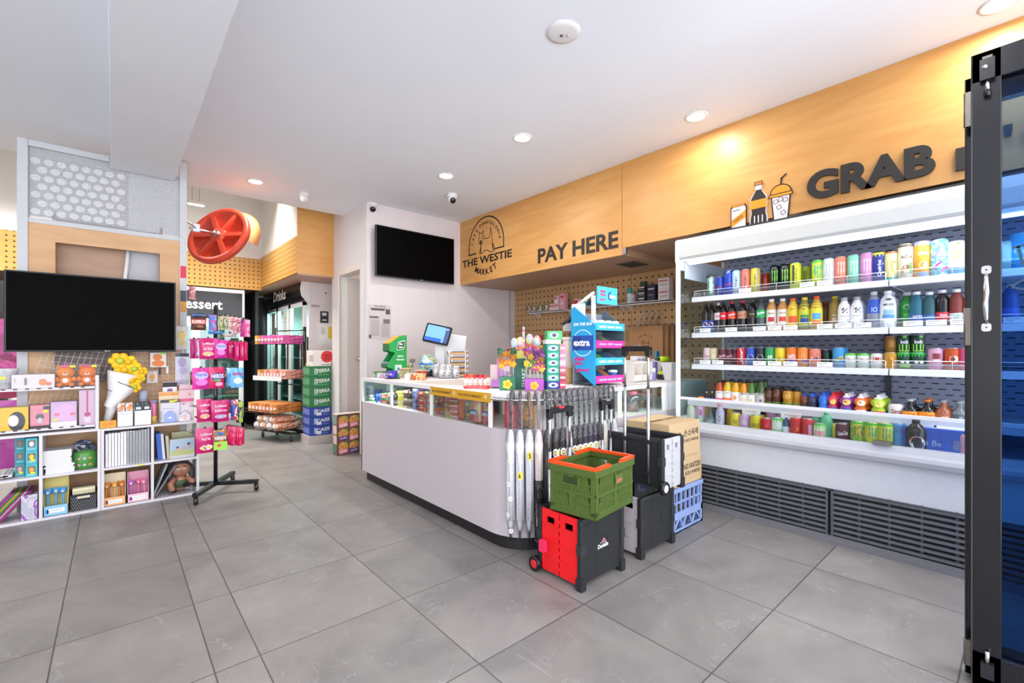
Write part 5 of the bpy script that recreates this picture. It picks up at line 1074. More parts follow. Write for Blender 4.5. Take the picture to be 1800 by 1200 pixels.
    gg = g.build('handle_grip', t, .003)
    MB().rbox(((x0 + x1) / 2 - .02, y - .016, top - .004), ((x0 + x1) / 2 + .02, y + .01, top + .009), tag_ or '8a8a8c', .004, 3, 1).build('release_button', gg)
    if tilt: t.rotation_euler.x = tilt
    return t
c1 = cart('red and black folding trolley crate on the floor under the green basket', .325, .275, .345, 'e81820', (1.868, 1.572, 0), 0, .85, (-.075, .085), 'Danielle', 'd8202c', tag_='c8303c')
mb = MB().rbox((-.215, .06, .13), (-.195, .10, .19), 'f0285c', .006, 3, 0); mb.build('hang_tag', c1)
cart('grey-sided black folding trolley crate on the floor beside the blue milk crate', .33, .27, .34, 'b2b3b8', (2.385, 1.57, 0), 0, .86, (-.135, -.048), None, 'c8c8c8')
cart('black folding trolley crate with grey side and long chrome handle, stacked on top', .40, .215, .315, 'b9babd', (2.465, 1.585, .345), R(90), .845, (-.125, .035), None, 'd8d8d8')

# green folding basket with orange rim
t = thing('folding_basket', 'olive green slatted folding basket with orange rim on the red trolley crate', 'basket', (1.905, 1.525, .346), R(7))
GW, GD, GH = .385, .275, .25; GN = '4c6128'; GN2 = '566c2e'; hw, hd = GW / 2, GD / 2
def gpanel(axis, s, L_, n_in, nm):
    """a slatted wall with grip slot: frame bars and slanted slats"""
    mb = MB(); H0, H1 = .02, GH - .035
    def bar(u0, u1, z0, z1, e=0):
        if axis == 'y': mb.box((u0, s * hd - s * (.008 + e) * 1, z0), (u1, s * hd + s * e, z1), GN)
        else: mb.box((s * hw - s * (.008 + e), u0, z0), (s * hw + s * e, u1, z1), GN)
    bar(-L_, L_, H0, H0 + .018); bar(-L_, L_, H1 - .012, H1); bar(-L_, -L_ + .022, H0, H1); bar(L_ - .022, L_, H0, H1); bar(-.014, .014, H0, H1, .002)
    mid = (H0 + H1) / 2
    bar(-L_, L_, mid - .008, mid + .008, .003)
    nb = 9
    for half in (-1, 1):
        for row in (0, 1):
            z0, z1 = (H0 + .018, mid - .008) if row == 0 else (mid + .008, H1 - .012)
            if n_in and row == 1 and False: continue
            for j in range(nb):
                u = half * (.016 + (L_ - .04) * (j + .5) / nb); z0b, z1b = z0, z1
                uu = u
                if axis == 'y': mb.box((-.0028, -.003, 0), (.0028, .003, (z1b - z0b)), GN2, Matrix.Translation((uu, s * hd - s * .004, z0b)) @ Matrix.Rotation(R(14), 4, 'Y'))
                else: mb.box((-.003, -.0028, 0), (.003, .0028, (z1b - z0b)), GN2, Matrix.Translation((s * hw - s * .004, uu, z0b)) @ Matrix.Rotation(R(-14), 4, 'X'))
            bar(half * .014 if half > 0 else -L_ + .022, L_ - .022 if half > 0 else -.014, (z0 + z1) / 2 - .0025, (z0 + z1) / 2 + .0025)
    return mb.build(nm, t)
for s in (-1, 1): gpanel('y', s, hw - .006, False, 'slatted_side')
for s in (-1, 1): gpanel('x', s, hd - .006, True, 'slatted_end')
mb = MB().box((-hw, -hd, 0), (hw, hd, .008), GN).box((-hw, -hd, 0), (hw, -hd + .012, .024), GN).box((-hw, hd - .012, 0), (hw, hd, .024), GN).box((-hw, -hd, 0), (-hw + .012, hd, .024), GN).box((hw - .012, -hd, 0), (hw, hd, .024), GN)
mb.build('base_tray', t, .002)
mb = MB()
for a, b in (((-hw - .006, -hd - .006), (hw + .006, -hd + .008)), ((-hw - .006, hd - .008), (hw + .006, hd + .006)), ((-hw - .006, -hd), (-hw + .008, hd)), ((hw - .008, -hd), (hw + .006, hd))): mb.box((a[0], a[1], GH - .045), (b[0], b[1], GH - .008), GN)
mb.build('upper_band', t, .002)
ORR = 'k:f2501c'; mb = MB()
for sx in (-1, 1):      # two folding handle loops lie on the rim
    mb = MB()
    mb.box((sx * (hw + .006), -hd - .007, GH - .009), (sx * (hw - .012), hd + .007, GH + .008), ORR)
    for s in (-1, 1):
        mb.box((sx * (hw - .0), s * (hd + .007), GH - .009), (sx * .062, s * (hd - .011), GH + .008), ORR).box((sx * .062, s * (hd + .004), GH - .02), (sx * .042, s * (hd - .008), GH + .0), ORR)
    mb.build('rim_handle', t, .002)

MB().rect(plane((.02, -hd - .0095, .165)), 0, 0, .075, .05, GN2).text('BAMBA', plane((.02, -hd - .0115, .16)), .055, .018, 'e0706c', .03).text('colour', plane((.02, -hd - .0115, .178)), .03, .006, 'a8584c').build('badge', t)
MB().box((-hw - .012, -.05, .155), (-hw + .0, .05, .16), GN2).box((-hw - .0121, -.05, .16), (-hw - .004, -.044, .195), GN2).box((-hw - .0121, .044, .16), (-hw - .004, .05, .195), GN2).box((-hw - .0125, -.044, .162), (-hw - .0085, .044, .19), '2c3a18').build('grip_slot', t)

# pale blue milk crate
t = thing('milk_crate', 'pale blue plastic lattice milk crate on the floor under the sanitiser cartons', 'crate', (2.84, 1.64, 0))
w, d, h = .40, .33, .285; BL = '8fa5d8'
for nm, ax, s in (('front', 0, -1), ('back', 0, 1), ('left', 1, -1), ('right', 1, 1)):
    mb = MB(); L_ = (w if ax == 0 else d) / 2; P = (d if ax == 0 else w) / 2
    def B_(u0, u1, z0, z1, th=.012, o=0):
        a, b = s * P, s * (P - th)
        if ax == 0: mb.box((u0, a + s * o, z0), (u1, b, z1), BL)
        else: mb.box((a + s * o, u0, z0), (b, u1, z1), BL)
    B_(-L_, L_, 0, .022); B_(-L_, L_, h - .026, h, o=.004); B_(-L_, -L_ + .026, 0, h); B_(L_ - .026, L_, 0, h); B_(-L_, L_, .085, .13); B_(-L_, L_, .185, .197)
    n = 7
    for j in range(1, n): u = -L_ + 2 * L_ * j / n; B_(u - .006, u + .006, .13, h - .02)
    def di(u0, z0, u1, z1):
        ln = math.hypot(u1 - u0, z1 - z0); a = math.atan2(z1 - z0, u1 - u0)
        if ax == 0: mb.box((0, -.005, -.006), (ln, .005, .006), BL, Matrix.Translation((u0, s * (P - .006), z0)) @ Matrix.Rotation(-a, 4, 'Y'))
        else: mb.box((-.005, 0, -.006), (.005, ln, .006), BL, Matrix.Translation((s * (P - .006), u0, z0)) @ Matrix.Rotation(a, 4, 'X'))
    for m_ in (-1, 1):
        di(m_ * .02, .088, m_ * .06, .02); di(m_ * (L_ - .03), .03, m_ * (L_ - .09), .088); di(m_ * .06, .02, m_ * .1, .088)
    mb.build('lattice_side', t, .0015)
mb = MB()
for k in range(7): mb.box((-w / 2, -d / 2 + k * .052, 0), (w / 2, -d / 2 + k * .052 + .014, .01), BL)
for k in range(8): mb.box((-w / 2 + k * .055, -d / 2, 0), (-w / 2 + k * .055 + .014, d / 2, .01), BL)
mb.build('base_lattice', t)
KR = m_plaster('kraft_board', 'cdb189', 'c3a67d', .75)
def carton(label, a, b, texts, tape=True, m=KR, name='cardboard_box'):
    t = thing(name, label, 'box', ((a[0] + b[0]) / 2, (a[1] + b[1]) / 2, a[2])); w, d, h = (b[0] - a[0]) / 2, (b[1] - a[1]) / 2, b[2] - a[2]
    MB().box((-w, -d, 0), (w, d, h - .003), m).build('carton_body', t, .002)
    MB().box((-w, -d, h - .003), (w, -.001, h), m).build('top_flap', t); MB().box((-w, .001, h - .003), (w, d, h), m).build('top_flap', t)
    if tape: MB().box((-w - .0008, -.02, h - .03), (w + .0008, .02, h + .0008), 'g:e8d8b8,.2').build('packing_tape', t)
    mb = MB()
    for s, x, z, ww, hh in texts: mb.text(s, plane((x, -d - .001, z)), ww, hh, '3a332c', .015)
    if mb.v: mb.build('printing', t)
    return t
carton('cardboard sanitiser carton with flaps closed, topmost behind the black crate', (2.60, 1.475, .478), (3.0, 1.785, .70), [('손소독제', .075, .15, .19, .045), ('겔 살균소독에탄올', .07, .10, .21, .022), ('62%', -.08, .15, .05, .025)])
carton('cardboard sanitiser carton on the blue milk crate, under another carton', (2.64, 1.485, .287), (3.03, 1.79, .476), [('HAND SANITIZER', .06, .115, .26, .036), ('겔 살균소독에탄올', .06, .07, .24, .026)])
tag(MB().box((3.06, 1.50, 0), (3.075, 1.80, .44), 'b39a5f').build('cardboard_sheet'), 'narrow tan cardboard sheet standing between the milk crate and the fridge', 'cardboard')

# ================================================================== UMBRELLAS on a rail round the counter corner
rcx, rcy = CX + .27, CY + .27
def railpt(s_, off=.05):
    """distance s_ along the rail from the left end of the corner"""
    rr = .27 + off; arc = rr * math.pi / 2
    if s_ < arc:
        q = math.pi + s_ / rr; return (rcx + rr * math.cos(q), rcy + rr * math.sin(q), q)
    return (rcx + (s_ - arc), CY - off, math.pi * 1.5)
t = thing('umbrella_rail', 'chrome rail bent round the counter corner, holding the hanging umbrellas', 'rail', (0, 0, 0))
MB().tube([(*railpt(.06 + k * .05)[:2], .885) for k in range(18)], .007, CHROME, 8).build('rail', t)
for s_ in (.12, .55, .9):
    a = railpt(s_); b = railpt(s_, -.01); MB().tube([(a[0], a[1], .885), (b[0], b[1], .885)], .006, CHROME, 8).build('bracket', t)
DAISY = 'daisy'
def umbrella(label, s_, canopy, hand, length, deco, col2=None):
    x, y, q = railpt(s_); t = thing('umbrella', label, 'umbrella', (x, y, 0), q + math.pi / 2, 'bagged umbrellas on the counter rail')
    zb = .925 - length; o = .022                                       # hangs in front of the rail
    MB().tube([(0, .045, .85), (0, .045, .90), (0, .035, .925), (0, .012, .935), (0, -.012, .925), (0, -o, .895), (0, -o, .70)], [.009, .010, .010, .010, .010, .009, .007], hand, 10).build('handle', t)
    c = MB().lathe([(.006, zb + .06), (.014, zb + .09), (.019, zb + .3), (.024, .58), (.026, .64), (.018, .70), (.007, .725)], canopy, 14, c=(0, -o, 0))
    for k in range(3): c.tube([(.018 * math.cos(R(a_)), -o + .018 * math.sin(R(a_)), z_) for a_, z_ in ((-150 + k * 60, .66), (-140 + k * 60, .5), (-130 + k * 60, zb + .12))], .007, canopy, 6)
    c = c.build('folded_canopy', t)
    m = MB(); fw = lambda e: cyl(.0265 + e, 0, 0, 0, -o)
    rr = random.Random(label)
    if deco == 'white':
        for z in (.16, .25, .34, .42, .55): 
            cx = rr.uniform(-.012, .012)
            for k in range(7): m.oval(fw(.0006), cx + .010 * math.cos(k * .9), z + .010 * math.sin(k * .9), .009, .009, 'f2f2f4', 8)
            m.oval(fw(.001), cx, z, .009, .009, 'e8d25a' if z > .3 else 'cfcfd8', 8)
    if deco == 'band':
        for cx in (-.014, .014):
            for k in range(9): m.oval(fw(.0006), cx + .013 * math.cos(k * .7), .585 + .02 * math.sin(k * .7), .012, .014, 'f4f2ee', 8)
            m.oval(fw(.001), cx, .585, .014, .018, 'f0d840', 10)
    if deco == 'dots':
        m.lathe([(.0225, .10), (.0262, .40), (.0262, .44)], '1c1c1e', 14, c=(0, -o, 0))
        for k in range(60): m.oval(cyl(.0268, 0, 0, 0, -o), rr.uniform(-.035, .035), rr.uniform(.1, .43), .003, .003, 'e8e8e8', 6)
    if deco == 'six': m.oval(fw(.0008), .004, .47, .034, .05, 'ecd84a', 14).text('6', fw(.0014), .012, .026, '2a2a2a', .03, cx=.0, cy=.47)
    if deco == 'five': m.oval(fw(.0008), .0, .58, .032, .05, 'e4c84a', 14).text('5', fw(.0014), .012, .026, '2a2a2a', .03, cx=.0, cy=.58)
    if m.v: m.build('print', c)
    MB().lathe([(.004, zb), (.006, zb + .07)], '1a1a1c', 10, c=(0, -o, 0)).build('tip', t)
    MB().lathe([(.012, zb + .02), (.024, zb + .12), (.0275, .5), (.028, .66), (.026, .74), (.025, .90), (.024, .945)], FILM, 12, c=(0, -o + .004, 0)).build('plastic_sleeve', t)
FILM = mat('f:f8f8fa,.06')
BKH = 'k:1c1b1d'; CLR = m_plaster('frosted_white', 'dfdfe4', 'cfcfd6', .4)
US = [('clear white umbrella with daisies, nearest the counter front', CLR, BKH, .83, 'white'), ('clear white umbrella with a yellow number 6 disc', CLR, BKH, .83, 'six'), ('clear white umbrella with a yellow disc and brown handle', CLR, 'k:6a4420', .83, 'five'),
      ('umbrella with blush and white top and dotted black foot', m_plaster('blush', 'ddc9c0', 'e6dcd8'), 'k:9a8c8c', .86, 'dots'), ('plain black umbrella next to the dotted one', '1e1d20', BKH, .82, None), ('black umbrella with an orange-centred daisy', '1f1c20', BKH, .8, 'band'),
      ('black umbrella with a daisy band behind the left handle tube', '201e22', 'k:5a585c', .8, 'band'), ('grey-white umbrella between the chrome handle tubes', 'c9c6c8', BKH, .8, None), ('black umbrella with a daisy band between the handle tubes', '1c1b1e', 'k:4c4a4e', .8, 'band'),
      ('dark umbrella behind the right handle tube', '232226', BKH, .8, 'band'), ('violet-black umbrella with daisy band, first right of the tubes', '2c2030', 'k:3c3a3e', .8, 'band'), ('violet-black umbrella with daisy band, second right of the tubes', '2a2030', BKH, .8, 'band'),
      ('violet-black umbrella with daisy band, third right of the tubes', '2c1e32', 'k:6a686c', .8, 'band'), ('violet-black umbrella with daisy band, fourth right of the tubes', '281e2e', BKH, .8, 'band'), ('cream umbrella with pale flowers after the violet-black ones', 'e2ddd2', BKH, .78, None),
      ('translucent white umbrella, second from the right end', CLR, 'k:2c2a2e', .78, None), ('translucent white umbrella, right end of the rail', CLR, BKH, .78, None)]
for k, u in enumerate(US): umbrella(u[0], .195 + .0495 * k, *u[1:])

# ================================================================== SNACKS IN THE GLAZED CASE (fronts face -X)
def pack(name, label, cat, loc, rz, w, d, h, m, texts=(), group=None, wavy=0, parts=()):
    """a soft packet: a pillow box"""
    t = thing(name, label, cat, loc, rz, group); V = []; F = []; n = 6
    for j in range(n + 1):
        z = h * j / n; k = math.sin(math.pi * min(1, max(0, (j) / n))) ** .45 if 0 < j < n else .12
        for x, y in ((-.5, -.5), (0, -.62), (.5, -.5), (.5, .5), (0, .62), (-.5, .5)):
            V.append((x * w * (1 + .02 * math.sin(j * 2.1)), y * d * k, z))
    for j in range(n):
        for i in range(6): F.append((j * 6 + i, j * 6 + (i + 1) % 6, (j + 1) * 6 + (i + 1) % 6, (j + 1) * 6 + i))
    F += [tuple(range(5, -1, -1)), tuple(n * 6 + i for i in range(6))]
    MB().add(V, F, m, True).build('packet', t)
    mb = MB()
    for i, a in enumerate(texts):
        f = plane((0, -d * .66 - .0012 - i * .0006, 0))
        if a[0] == 't': mb.text(a[1], f, a[4], a[5], a[6], .03, cx=a[2], cy=a[3])
        elif a[0] == 'r': mb.rect(f, a[1], a[2], a[3], a[4], a[5])
        elif a[0] == 'o': mb.oval(f, a[1], a[2], a[3], a[4], a[5])
    if mb.v: mb.build('print', t)
    return t
def pile(label, y, n, w, mats, dx=.06, th=.0165, group=None, x=None, z0=.707, dp=.10):
    """packets lying flat on one another, short end to the glass"""
    for k in range(n):
        m = mats[k % len(mats)]; x_ = (x or CX + dx); jit = random.Random(label + str(k))
        t = thing('snack_packet', label + (', lowest of the pile' if k == 0 else ', topmost of the pile' if k == n - 1 else ', %s from the bottom of the pile' % ('second', 'third', 'fourth', 'fifth', 'sixth', 'seventh', 'eighth', 'ninth')[k - 1]), 'snack', (x_ + dp / 2 + jit.uniform(-.006, .006), y + jit.uniform(-.004, .004), z0 + th * k), jit.uniform(-.08, .08), group or 'snack packets in the glazed counter case')
        V = [(sx * dp / 2, sy * w / 2 * f, z) for z, f in ((0, .9), (th * .5, 1.0), (th * .98, .9)) for sx, sy in ((-1, -1), (1, -1), (1, 1), (-1, 1))]
        F = [(3, 2, 1, 0), (8, 9, 10, 11)] + [(j * 4 + i, j * 4 + (i + 1) % 4, (j + 1) * 4 + (i + 1) % 4, (j + 1) * 4 + i) for j in range(2) for i in range(4)]
        MB().add(V, F, m, False).box((-dp / 2 - .001, -w * .22, th * .3), (-dp / 2 + .002, w * .22, th * .75), m if isinstance(m, str) and not m.startswith('b') else 'e8dccc').build('packet', t)
gy = lambda px: U(px, 715, X=CX + .03).y
bx = 'b:%s,22'
pile('green and white flat packet under the glass near the door', gy(645), 2, .12, ['5aa860', 'e8e8ea'])
t = pack('snack_packet', 'clear bag with violet lettering at the left end of the glass case', 'snack', (CX + .06, gy(644), .742), R(-90), .13, .02, .11, 'b:e3e0e4,c9c0d8,e8e6ea,16', [('t', 'mini', 0, .07, .07, .022, '7a6a9c'), ('t', 'MENTOS', 0, .035, .08, .016, '9a5a6a')], 'snack packets in the glazed counter case')
for k, px in enumerate((658.5, 662)): pack('snack_packet', 'upright blue sweet roll, %s of the pair in the glass case' % ('left', 'right')[k], 'snack', (CX + .05 + k * .02, gy(px), .707), R(-90), .03, .03, .12, ('2a64c8', '4a54c0')[k], (), 'snack packets in the glazed counter case')
t = pack('snack_packet', 'turquoise crinkled bag lying over the piles at the left of the case', 'snack', (CX + .12, gy(672), .80), R(-90), .16, .05, .06, 'b:a8dcd4,78b8bc,d8ece8,20', (), 'snack packets in the glazed counter case')
pile('red and green snack packet', gy(669), 6, .11, ['b:b8463c,d8a858,5a8a4c,c83a34,20', 'c04438', '4e8a50'])
pile('dark striped snack packet', gy(682), 8, .12, ['4a4548', 'b:4a3c40,c8b8a8,2c2a30,20', '6a6462', '38343a'], th=.014)
pile('yellow snack packet', gy(697), 6, .10, ['d8c83c', 'b:e0cc4a,b8963a,ece4b0,18', 'c8b43a'], th=.022)
pile('dark brown snack packet', gy(708), 8, .10, ['b:4a2c28,8a5c48,d8b49c,20', '3c2a2c', '5c3834'], th=.02)
pile('blue-violet boxed sweet packet', gy(722), 9, .055, ['7a78b8', '4a68a8', '8a84c0', '3f5a94'], th=.018)
pile('bright red snack packet', gy(735), 8, .11, ['cc2430', 'b:cc2430,e8a850,b01c28,22', 'b81c28'], th=.018)
pile('orange and grey snack packet', gy(752), 6, .11, ['b:c87a3c,8a8a9c,e0c8a8,20', 'e09a3a', '9a8ca4', 'b86a3c'], th=.021)
t = pack('snack_packet', 'green and amber bag on top near the yellow banner', 'snack', (CX + .05, gy(754), .835), R(-90), .12, .03, .035, 'b:e0a82c,7ac03c,e8b83c,14', (), 'snack packets in the glazed counter case')
pile('long biscuit bar packet', gy(791), 9, .21, ['b:b87a54,d8b890,c86a50,9c5c44,26', 'c08a60', 'b:d8b088,a86a4c,c8604c,20', 'a87458'], th=.0175)
t = pack('snack_packet', 'upright orange bag between the biscuit bars and green pile', 'snack', (CX + .045, gy(808), .707), R(-90), .05, .03, .155, 'e8702c', (), 'snack packets in the glazed counter case')
pile('olive snack packet', gy(818), 5, .07, ['8a8444', 'b:8a8444,5c6a3c,c8b860,20', '6a5c3c'], th=.024)
t = pack('snack_packet', 'orange-wrapped sweets lying above the olive pile', 'snack', (CX + .05, gy(817), .83), R(-90), .09, .03, .035, 'b:f09a3c,e8d8c8,8a5a9c,e87a2c,30', (), 'snack packets in the glazed counter case')
for k, px in enumerate((835, 853)):
    pack('snack_packet', 'tall red and gold bag lettered BEST, %s of two at the case corner' % ('left', 'right')[k], 'snack', (CX + .04 + .01 * k, gy(px), .707), R(-90), .105 if k == 0 else .085, .03, .15, 'b:d86a4c,e8b04c,c84a3c,e8c870,16', [('r', 0, .03, .1 if k == 0 else .08, .04, 'c42434'), ('o', .0, .072, .085 if k == 0 else .07, .035, '2a3c90'), ('t', 'BEST', .0, .066, .06, .016, 'f4f4f6')], 'snack packets in the glazed counter case')
# in the open curve of the case
t = thing('biscuit_tin', 'tall dark red tin standing in the open corner of the counter case', 'tin', (1.80, 2.045, .707), R(-70))
MB().lathe([(.045, 0), (.047, .004), (.047, .168), (.045, .172), (.0005, .172)], 'b02038', 20).build('tin_body', t); MB().rect(cyl(.0478), 0, .09, .06, .12, 'c8304c', 6).build('paper_label', t)
t = thing('snack_can', 'tall tube printed with orange rings and a yellow burst in the counter corner', 'tin', (1.86, 1.965, .707), R(-55))
mb = MB().lathe([(.040, 0), (.040, .172)], 'd89a34', 20); decor(mb, lambda e: cyl(.0405 + e), [('o', 0, .78, .066, .066, 'd8622c'), ('o', 0, .78, .044, .046, 'a0a84c'), ('o', 0, .78, .02, .024, '4a6a34'), ('o', 0, .45, .056, .05, 'ecbc34'), ('r', .45, .04, .06, 'd8502c'), ('t', 'SNAX', .24, .03, .06, '6a5c3c'), ('r', .05, .08, .1, '3a4438')], .172); mb.build('tube_body', t)
# yellow banner taped along the top of the case
yb0, yb1 = gy(763) , 2.115
mb = MB().box((CX - .004, yb1, .855), (CX - .001, 2.80, .912), 'd8a020')
for yc_, s_ in ((2.66, 'THE WESTIE MARKET'), (2.33, 'THE WESTIE MARKET')): mb.text(s_, plane((CX - .0048, yc_, .883), (0, -1, 0)), .25, .016, '4a3018', .02)
for yc_ in (2.79, 2.5, 2.16): mb.oval(plane((CX - .0048, yc_, .888), (0, -1, 0)), 0, 0, .024, .024, 'e8d8d8').oval(plane((CX - .0052, yc_, .888), (0, -1, 0)), 0, 0, .010, .012, 'b08070')
tag(mb.build('paper_banner'), 'mustard yellow paper banner with shop name along the counter case', 'banner')
# ================================================================== ON THE COUNTER
TZ = .9165
def K(px, X): return U(px, 600, X=X).y
def zt(px, py, X): return U(px, py, X=X).z
G1 = 'goods on the counter top'
# mint stand: stepped front to -X, printed side to -Y
ys = 3.85; xa = U(685, 600, Y=ys).x; xb = U(715, 600, Y=ys).x; hh = U(714, 589, Y=ys).z - TZ
t = thing('mint_display', 'green stepped counter display with white mint logo and yellow top', 'display stand', (xa, ys, TZ)); w = xb - xa
prf = [(w * .05, 0), (w, 0), (w, hh), (w * .55, hh * .97), (-w * .02, hh * .80), (-w * .02, hh * .62), (w * .30, hh * .58), (w * .02, hh * .40), (-w * .12, hh * .33), (-w * .12, hh * .24), (w * .2, hh * .2)]
gn = '1f9a48'
MB().prism(prf, 0, .004, gn, 1).prism(prf, .13, .134, gn, 1).build('side_panel', t)
mb = MB().box((w * .9, .004, 0), (w, .13, hh), gn)
for z0, z1, x in ((.62, .80, -.02), (.24, .33, -.12)): mb.box((w * x, .004, hh * z0), (w * x + .004, .13, hh * z1), '3d7a48').box((w * x, .004, hh * z0), (w * .9, .13, hh * z0 + .003), gn)
mb.build('tray', t)
MB().add([(w * -.02, 0, hh * .80), (w * .55, 0, hh * .97), (w * .55, .134, hh * .97), (w * -.02, .134, hh * .80), (w, 0, hh), (w, .134, hh)], [(0, 1, 2, 3), (1, 4, 5, 2)], 'f2b428').build('top_sheet', t)
for k in range(4): MB().box((w * .0, .01 + k * .03, hh * .63), (w * .25, .034 + k * .03, hh * .74), ('c8ccd0', '5a8a5c')[k % 2]).box((w * -.09, .01 + k * .03, hh * .25), (w * .2, .034 + k * .03, hh * .37), ('7a8ab0', 'b8c8d8')[k % 2]).build('mint_box', t)
f = plane((w * .62, -.0012, 0)); f1 = plane((w * .62, -.0018, 0)); f2 = plane((w * .62, -.0024, 0))
mb = MB().poly([(-.035, hh * .70), (-.02, hh * .84), (.045, hh * .88), (.045, hh * .74), (.03, hh * .66), (-.035, hh * .64)], f, 'f2f4f2').poly([(-.032, hh * .70), (-.018, hh * .82), (.042, hh * .86), (.042, hh * .745), (.028, hh * .67), (-.032, hh * .655)], f1, '2a4a34')
mb.text('tic', f2, .04, .018, 'f4f4f4', .05, cx=.004, cy=hh * .79).text('tac', f2, .045, .018, 'f4f4f4', .05, cx=.004, cy=hh * .715)
mb.text('GENTLE', f1, .06, .016, 'dff0e2', .03, cx=.0, cy=hh * .5).text('FRESHNESS', f1, .08, .015, 'dff0e2', .03, cx=-.0, cy=hh * .42).rbox((w * .3, -.002, hh * .1), (w * .7, -.0005, hh * .3), 'c8d4cc', .006, 3, 1).oval(f2, -.02, hh * .2, .03, .03, '4a8a9c'); mb.build('print', t)
def mug(label, px, X, r, h, m, tx=None):
    t = thing('mug', label, 'mug', (X, K(px, X), TZ), R(-55), G1)
    MB().lathe([(r * .95, 0), (r, .006), (r, h), (r * .93, h), (r * .9, .01), (.0005, .01)], m, 22).build('mug_body', t)
    MB().tube([(-r * .96, 0, h * .8), (-r * 1.5, 0, h * .75), (-r * 1.6, 0, h * .45), (-r * 1.4, 0, h * .22), (-r * .96, 0, h * .2)], .004, m, 8).build('handle', t)
    if tx: MB().text(tx, cyl(r + .001), .04, .02, 'c8c4d4', .03, cy=h * .55).build('print', t)
    return t
tag(MB().lathe([(.066, 0), (.068, .003), (.068, .007), (.0005, .007)], 'k:4a4a50', 24).build('coaster', loc=(1.86, K(690, 1.86), TZ)), 'thin grey round mat under the purple mug', 'mat')
m_ = mug('deep purple mug with silver lettering on the counter', 690, 1.86, .043, .062, 'k:4a2fb0', 'Milk'); m_.location.z += .0075
t = thing('cup_tray', 'small green tray of clear cups with white arrows at the counter end', 'tray', (1.88, K(668, 1.88), TZ), R(-60), G1)
MB().add([(-.04, -.03, 0), (.04, -.03, 0), (.04, .03, 0), (-.04, .03, 0), (-.05, -.04, .05), (.05, -.04, .05), (.05, .04, .05), (-.05, .04, .05)], [(3, 2, 1, 0), (0, 1, 5, 4), (1, 2, 6, 5), (2, 3, 7, 6), (3, 0, 4, 7)], '4a9a5c').build('tray', t)
for x in (-.03, 0, .03): MB().poly([(-.008, .006), (.008, .006), (.004, .04), (-.004, .04)], plane((x, -.0385, 0), (1, 0, 0), (0, -.17, 1)), 'dff0e0').build('arrow_print', t)
def dome_jar(label, px, X, r, h, m, lid):
    t = thing('sweet_jar', label, 'jar', (X, K(px, X), TZ), 0, G1)
    MB().lathe([(r * .8, 0), (r, .01), (r, h * .55), (r * .7, h * .8), (r * .5, h * .86)], m, 20).build('jar_body', t); MB().lathe([(r * .55, h * .86), (r * .55, h), (.0005, h)], lid, 16).build('lid', t)
for px, X, w_, h_, m, lb in ((674, 1.86, .10, .05, 'b:c8d8ec,d87a7c,8ab0d8,30', 'pale blue and red sweet box lying behind the purple mug'),
        (712, 2.04, .10, .10, 'b:d8cfa0,7a9a6c,c86a4c,b8a878,26', 'cream and green sweet box left of the orange tray'), (722, 1.92, .075, .062, 'b:c83a34,e8a83c,8a5c4c,f0d8b8,28', 'red and amber sweet box behind the white price card'),
        (738, 1.95, .09, .06, 'b:e0442c,f0c83c,f4e8d8,e87a2c,24', 'red and yellow spotted sweet bag beside the card terminal'), (741, 2.10, .10, .085, 'b:c84a3c,e8904c,7a4a2c,22', 'brown-orange sweet tub behind the card terminal'),
        (716, 2.16, .08, .13, 'b:e8e0b8,b8a860,d0c890,24', 'pale yellow lidded sweet box at the back')):
    t = thing('sweet_box', lb, 'box', (X, K(px, X), TZ), R(-50), G1)
    MB().box((-w_ / 2, -.03, 0), (w_ / 2, .03, h_ * .8), m).build('box_body', t, .003); MB().box((-w_ / 2 - .002, -.032, h_ * .8), (w_ / 2 + .002, .032, h_ * .86), 'ece4c8').build('rim', t)
tag(MB().box((-.022, -.002, 0), (.022, .002, .05), 'e8e4ec').box((-.01, -.01, 0), (.01, .03, .003), 'eee').build('price_card', loc=(1.86, K(716, 1.86), TZ), rz=R(-50)), 'white price card standing before the sweet boxes', 'card')
tag(MB().cb((0, 0, .055), (.05, .004, .035), '6b625c', rx=R(-30)).box((-.012, -.01, 0), (.012, .012, .004), '333').tube([(0, 0, 0), (0, 0, .05)], .003, '333', 6).build('small_sign', loc=(2.06, K(725, 2.06), TZ + .10), rz=R(-50)), 'small grey-brown tilted sign above the sweet boxes', 'sign')
t = thing('sweet_globe', 'clear round globe tub printed in blue, green and yellow by the till', 'tub', (2.28, K(752, 2.28), TZ + .03), 0)
MB().lathe([(.05, -.03), (.06, 0), (.055, .03)], 'e0c83c', 20).build('foot', t)
MB().ball((0, 0, .10), .088, 'b:e4f0f0,78b8c8,e8ece8,a8c85c,3a7ac0,e8d84c,9', 24).build('globe', t); MB().lathe([(.076, .055), (.087, .085), (.0895, .10)], 'b:3a7cc8,5cb0d8,2a5cb0,10', 24).build('painted_band', t)
# card terminal
t = thing('card_terminal', 'black card payment terminal lying tilted on the counter', 'terminal', (2.14, K(747, 2.14), TZ), R(-62))
tf = Matrix.Translation((0, 0, .02)) @ Matrix.Rotation(R(14), 4, 'X')
MB().rbox((-.042, -.085, 0), (.042, .085, .035), 'k:1d2024', .02, 4, 2, tf).rbox((-.05, -.06, -.02), (.05, .08, -.004), '26282c', .02, 4).build('casing', t, .002)
MB().rbox((-.032, .01, .035), (.032, .065, .037), 'e:5a8ca0,.6', .004, 3, 2, tf).build('screen', t)
for r_ in range(4):
    for c_ in range(3): MB().box((-.026 + c_ * .019, -.06 + r_ * .016, .035), (-.012 + c_ * .019, -.05 + r_ * .016, .038), ('4a4c52', 'e08a3c', '4a4c52')[c_] if r_ == 0 else '55575e', tf).build('key', t)
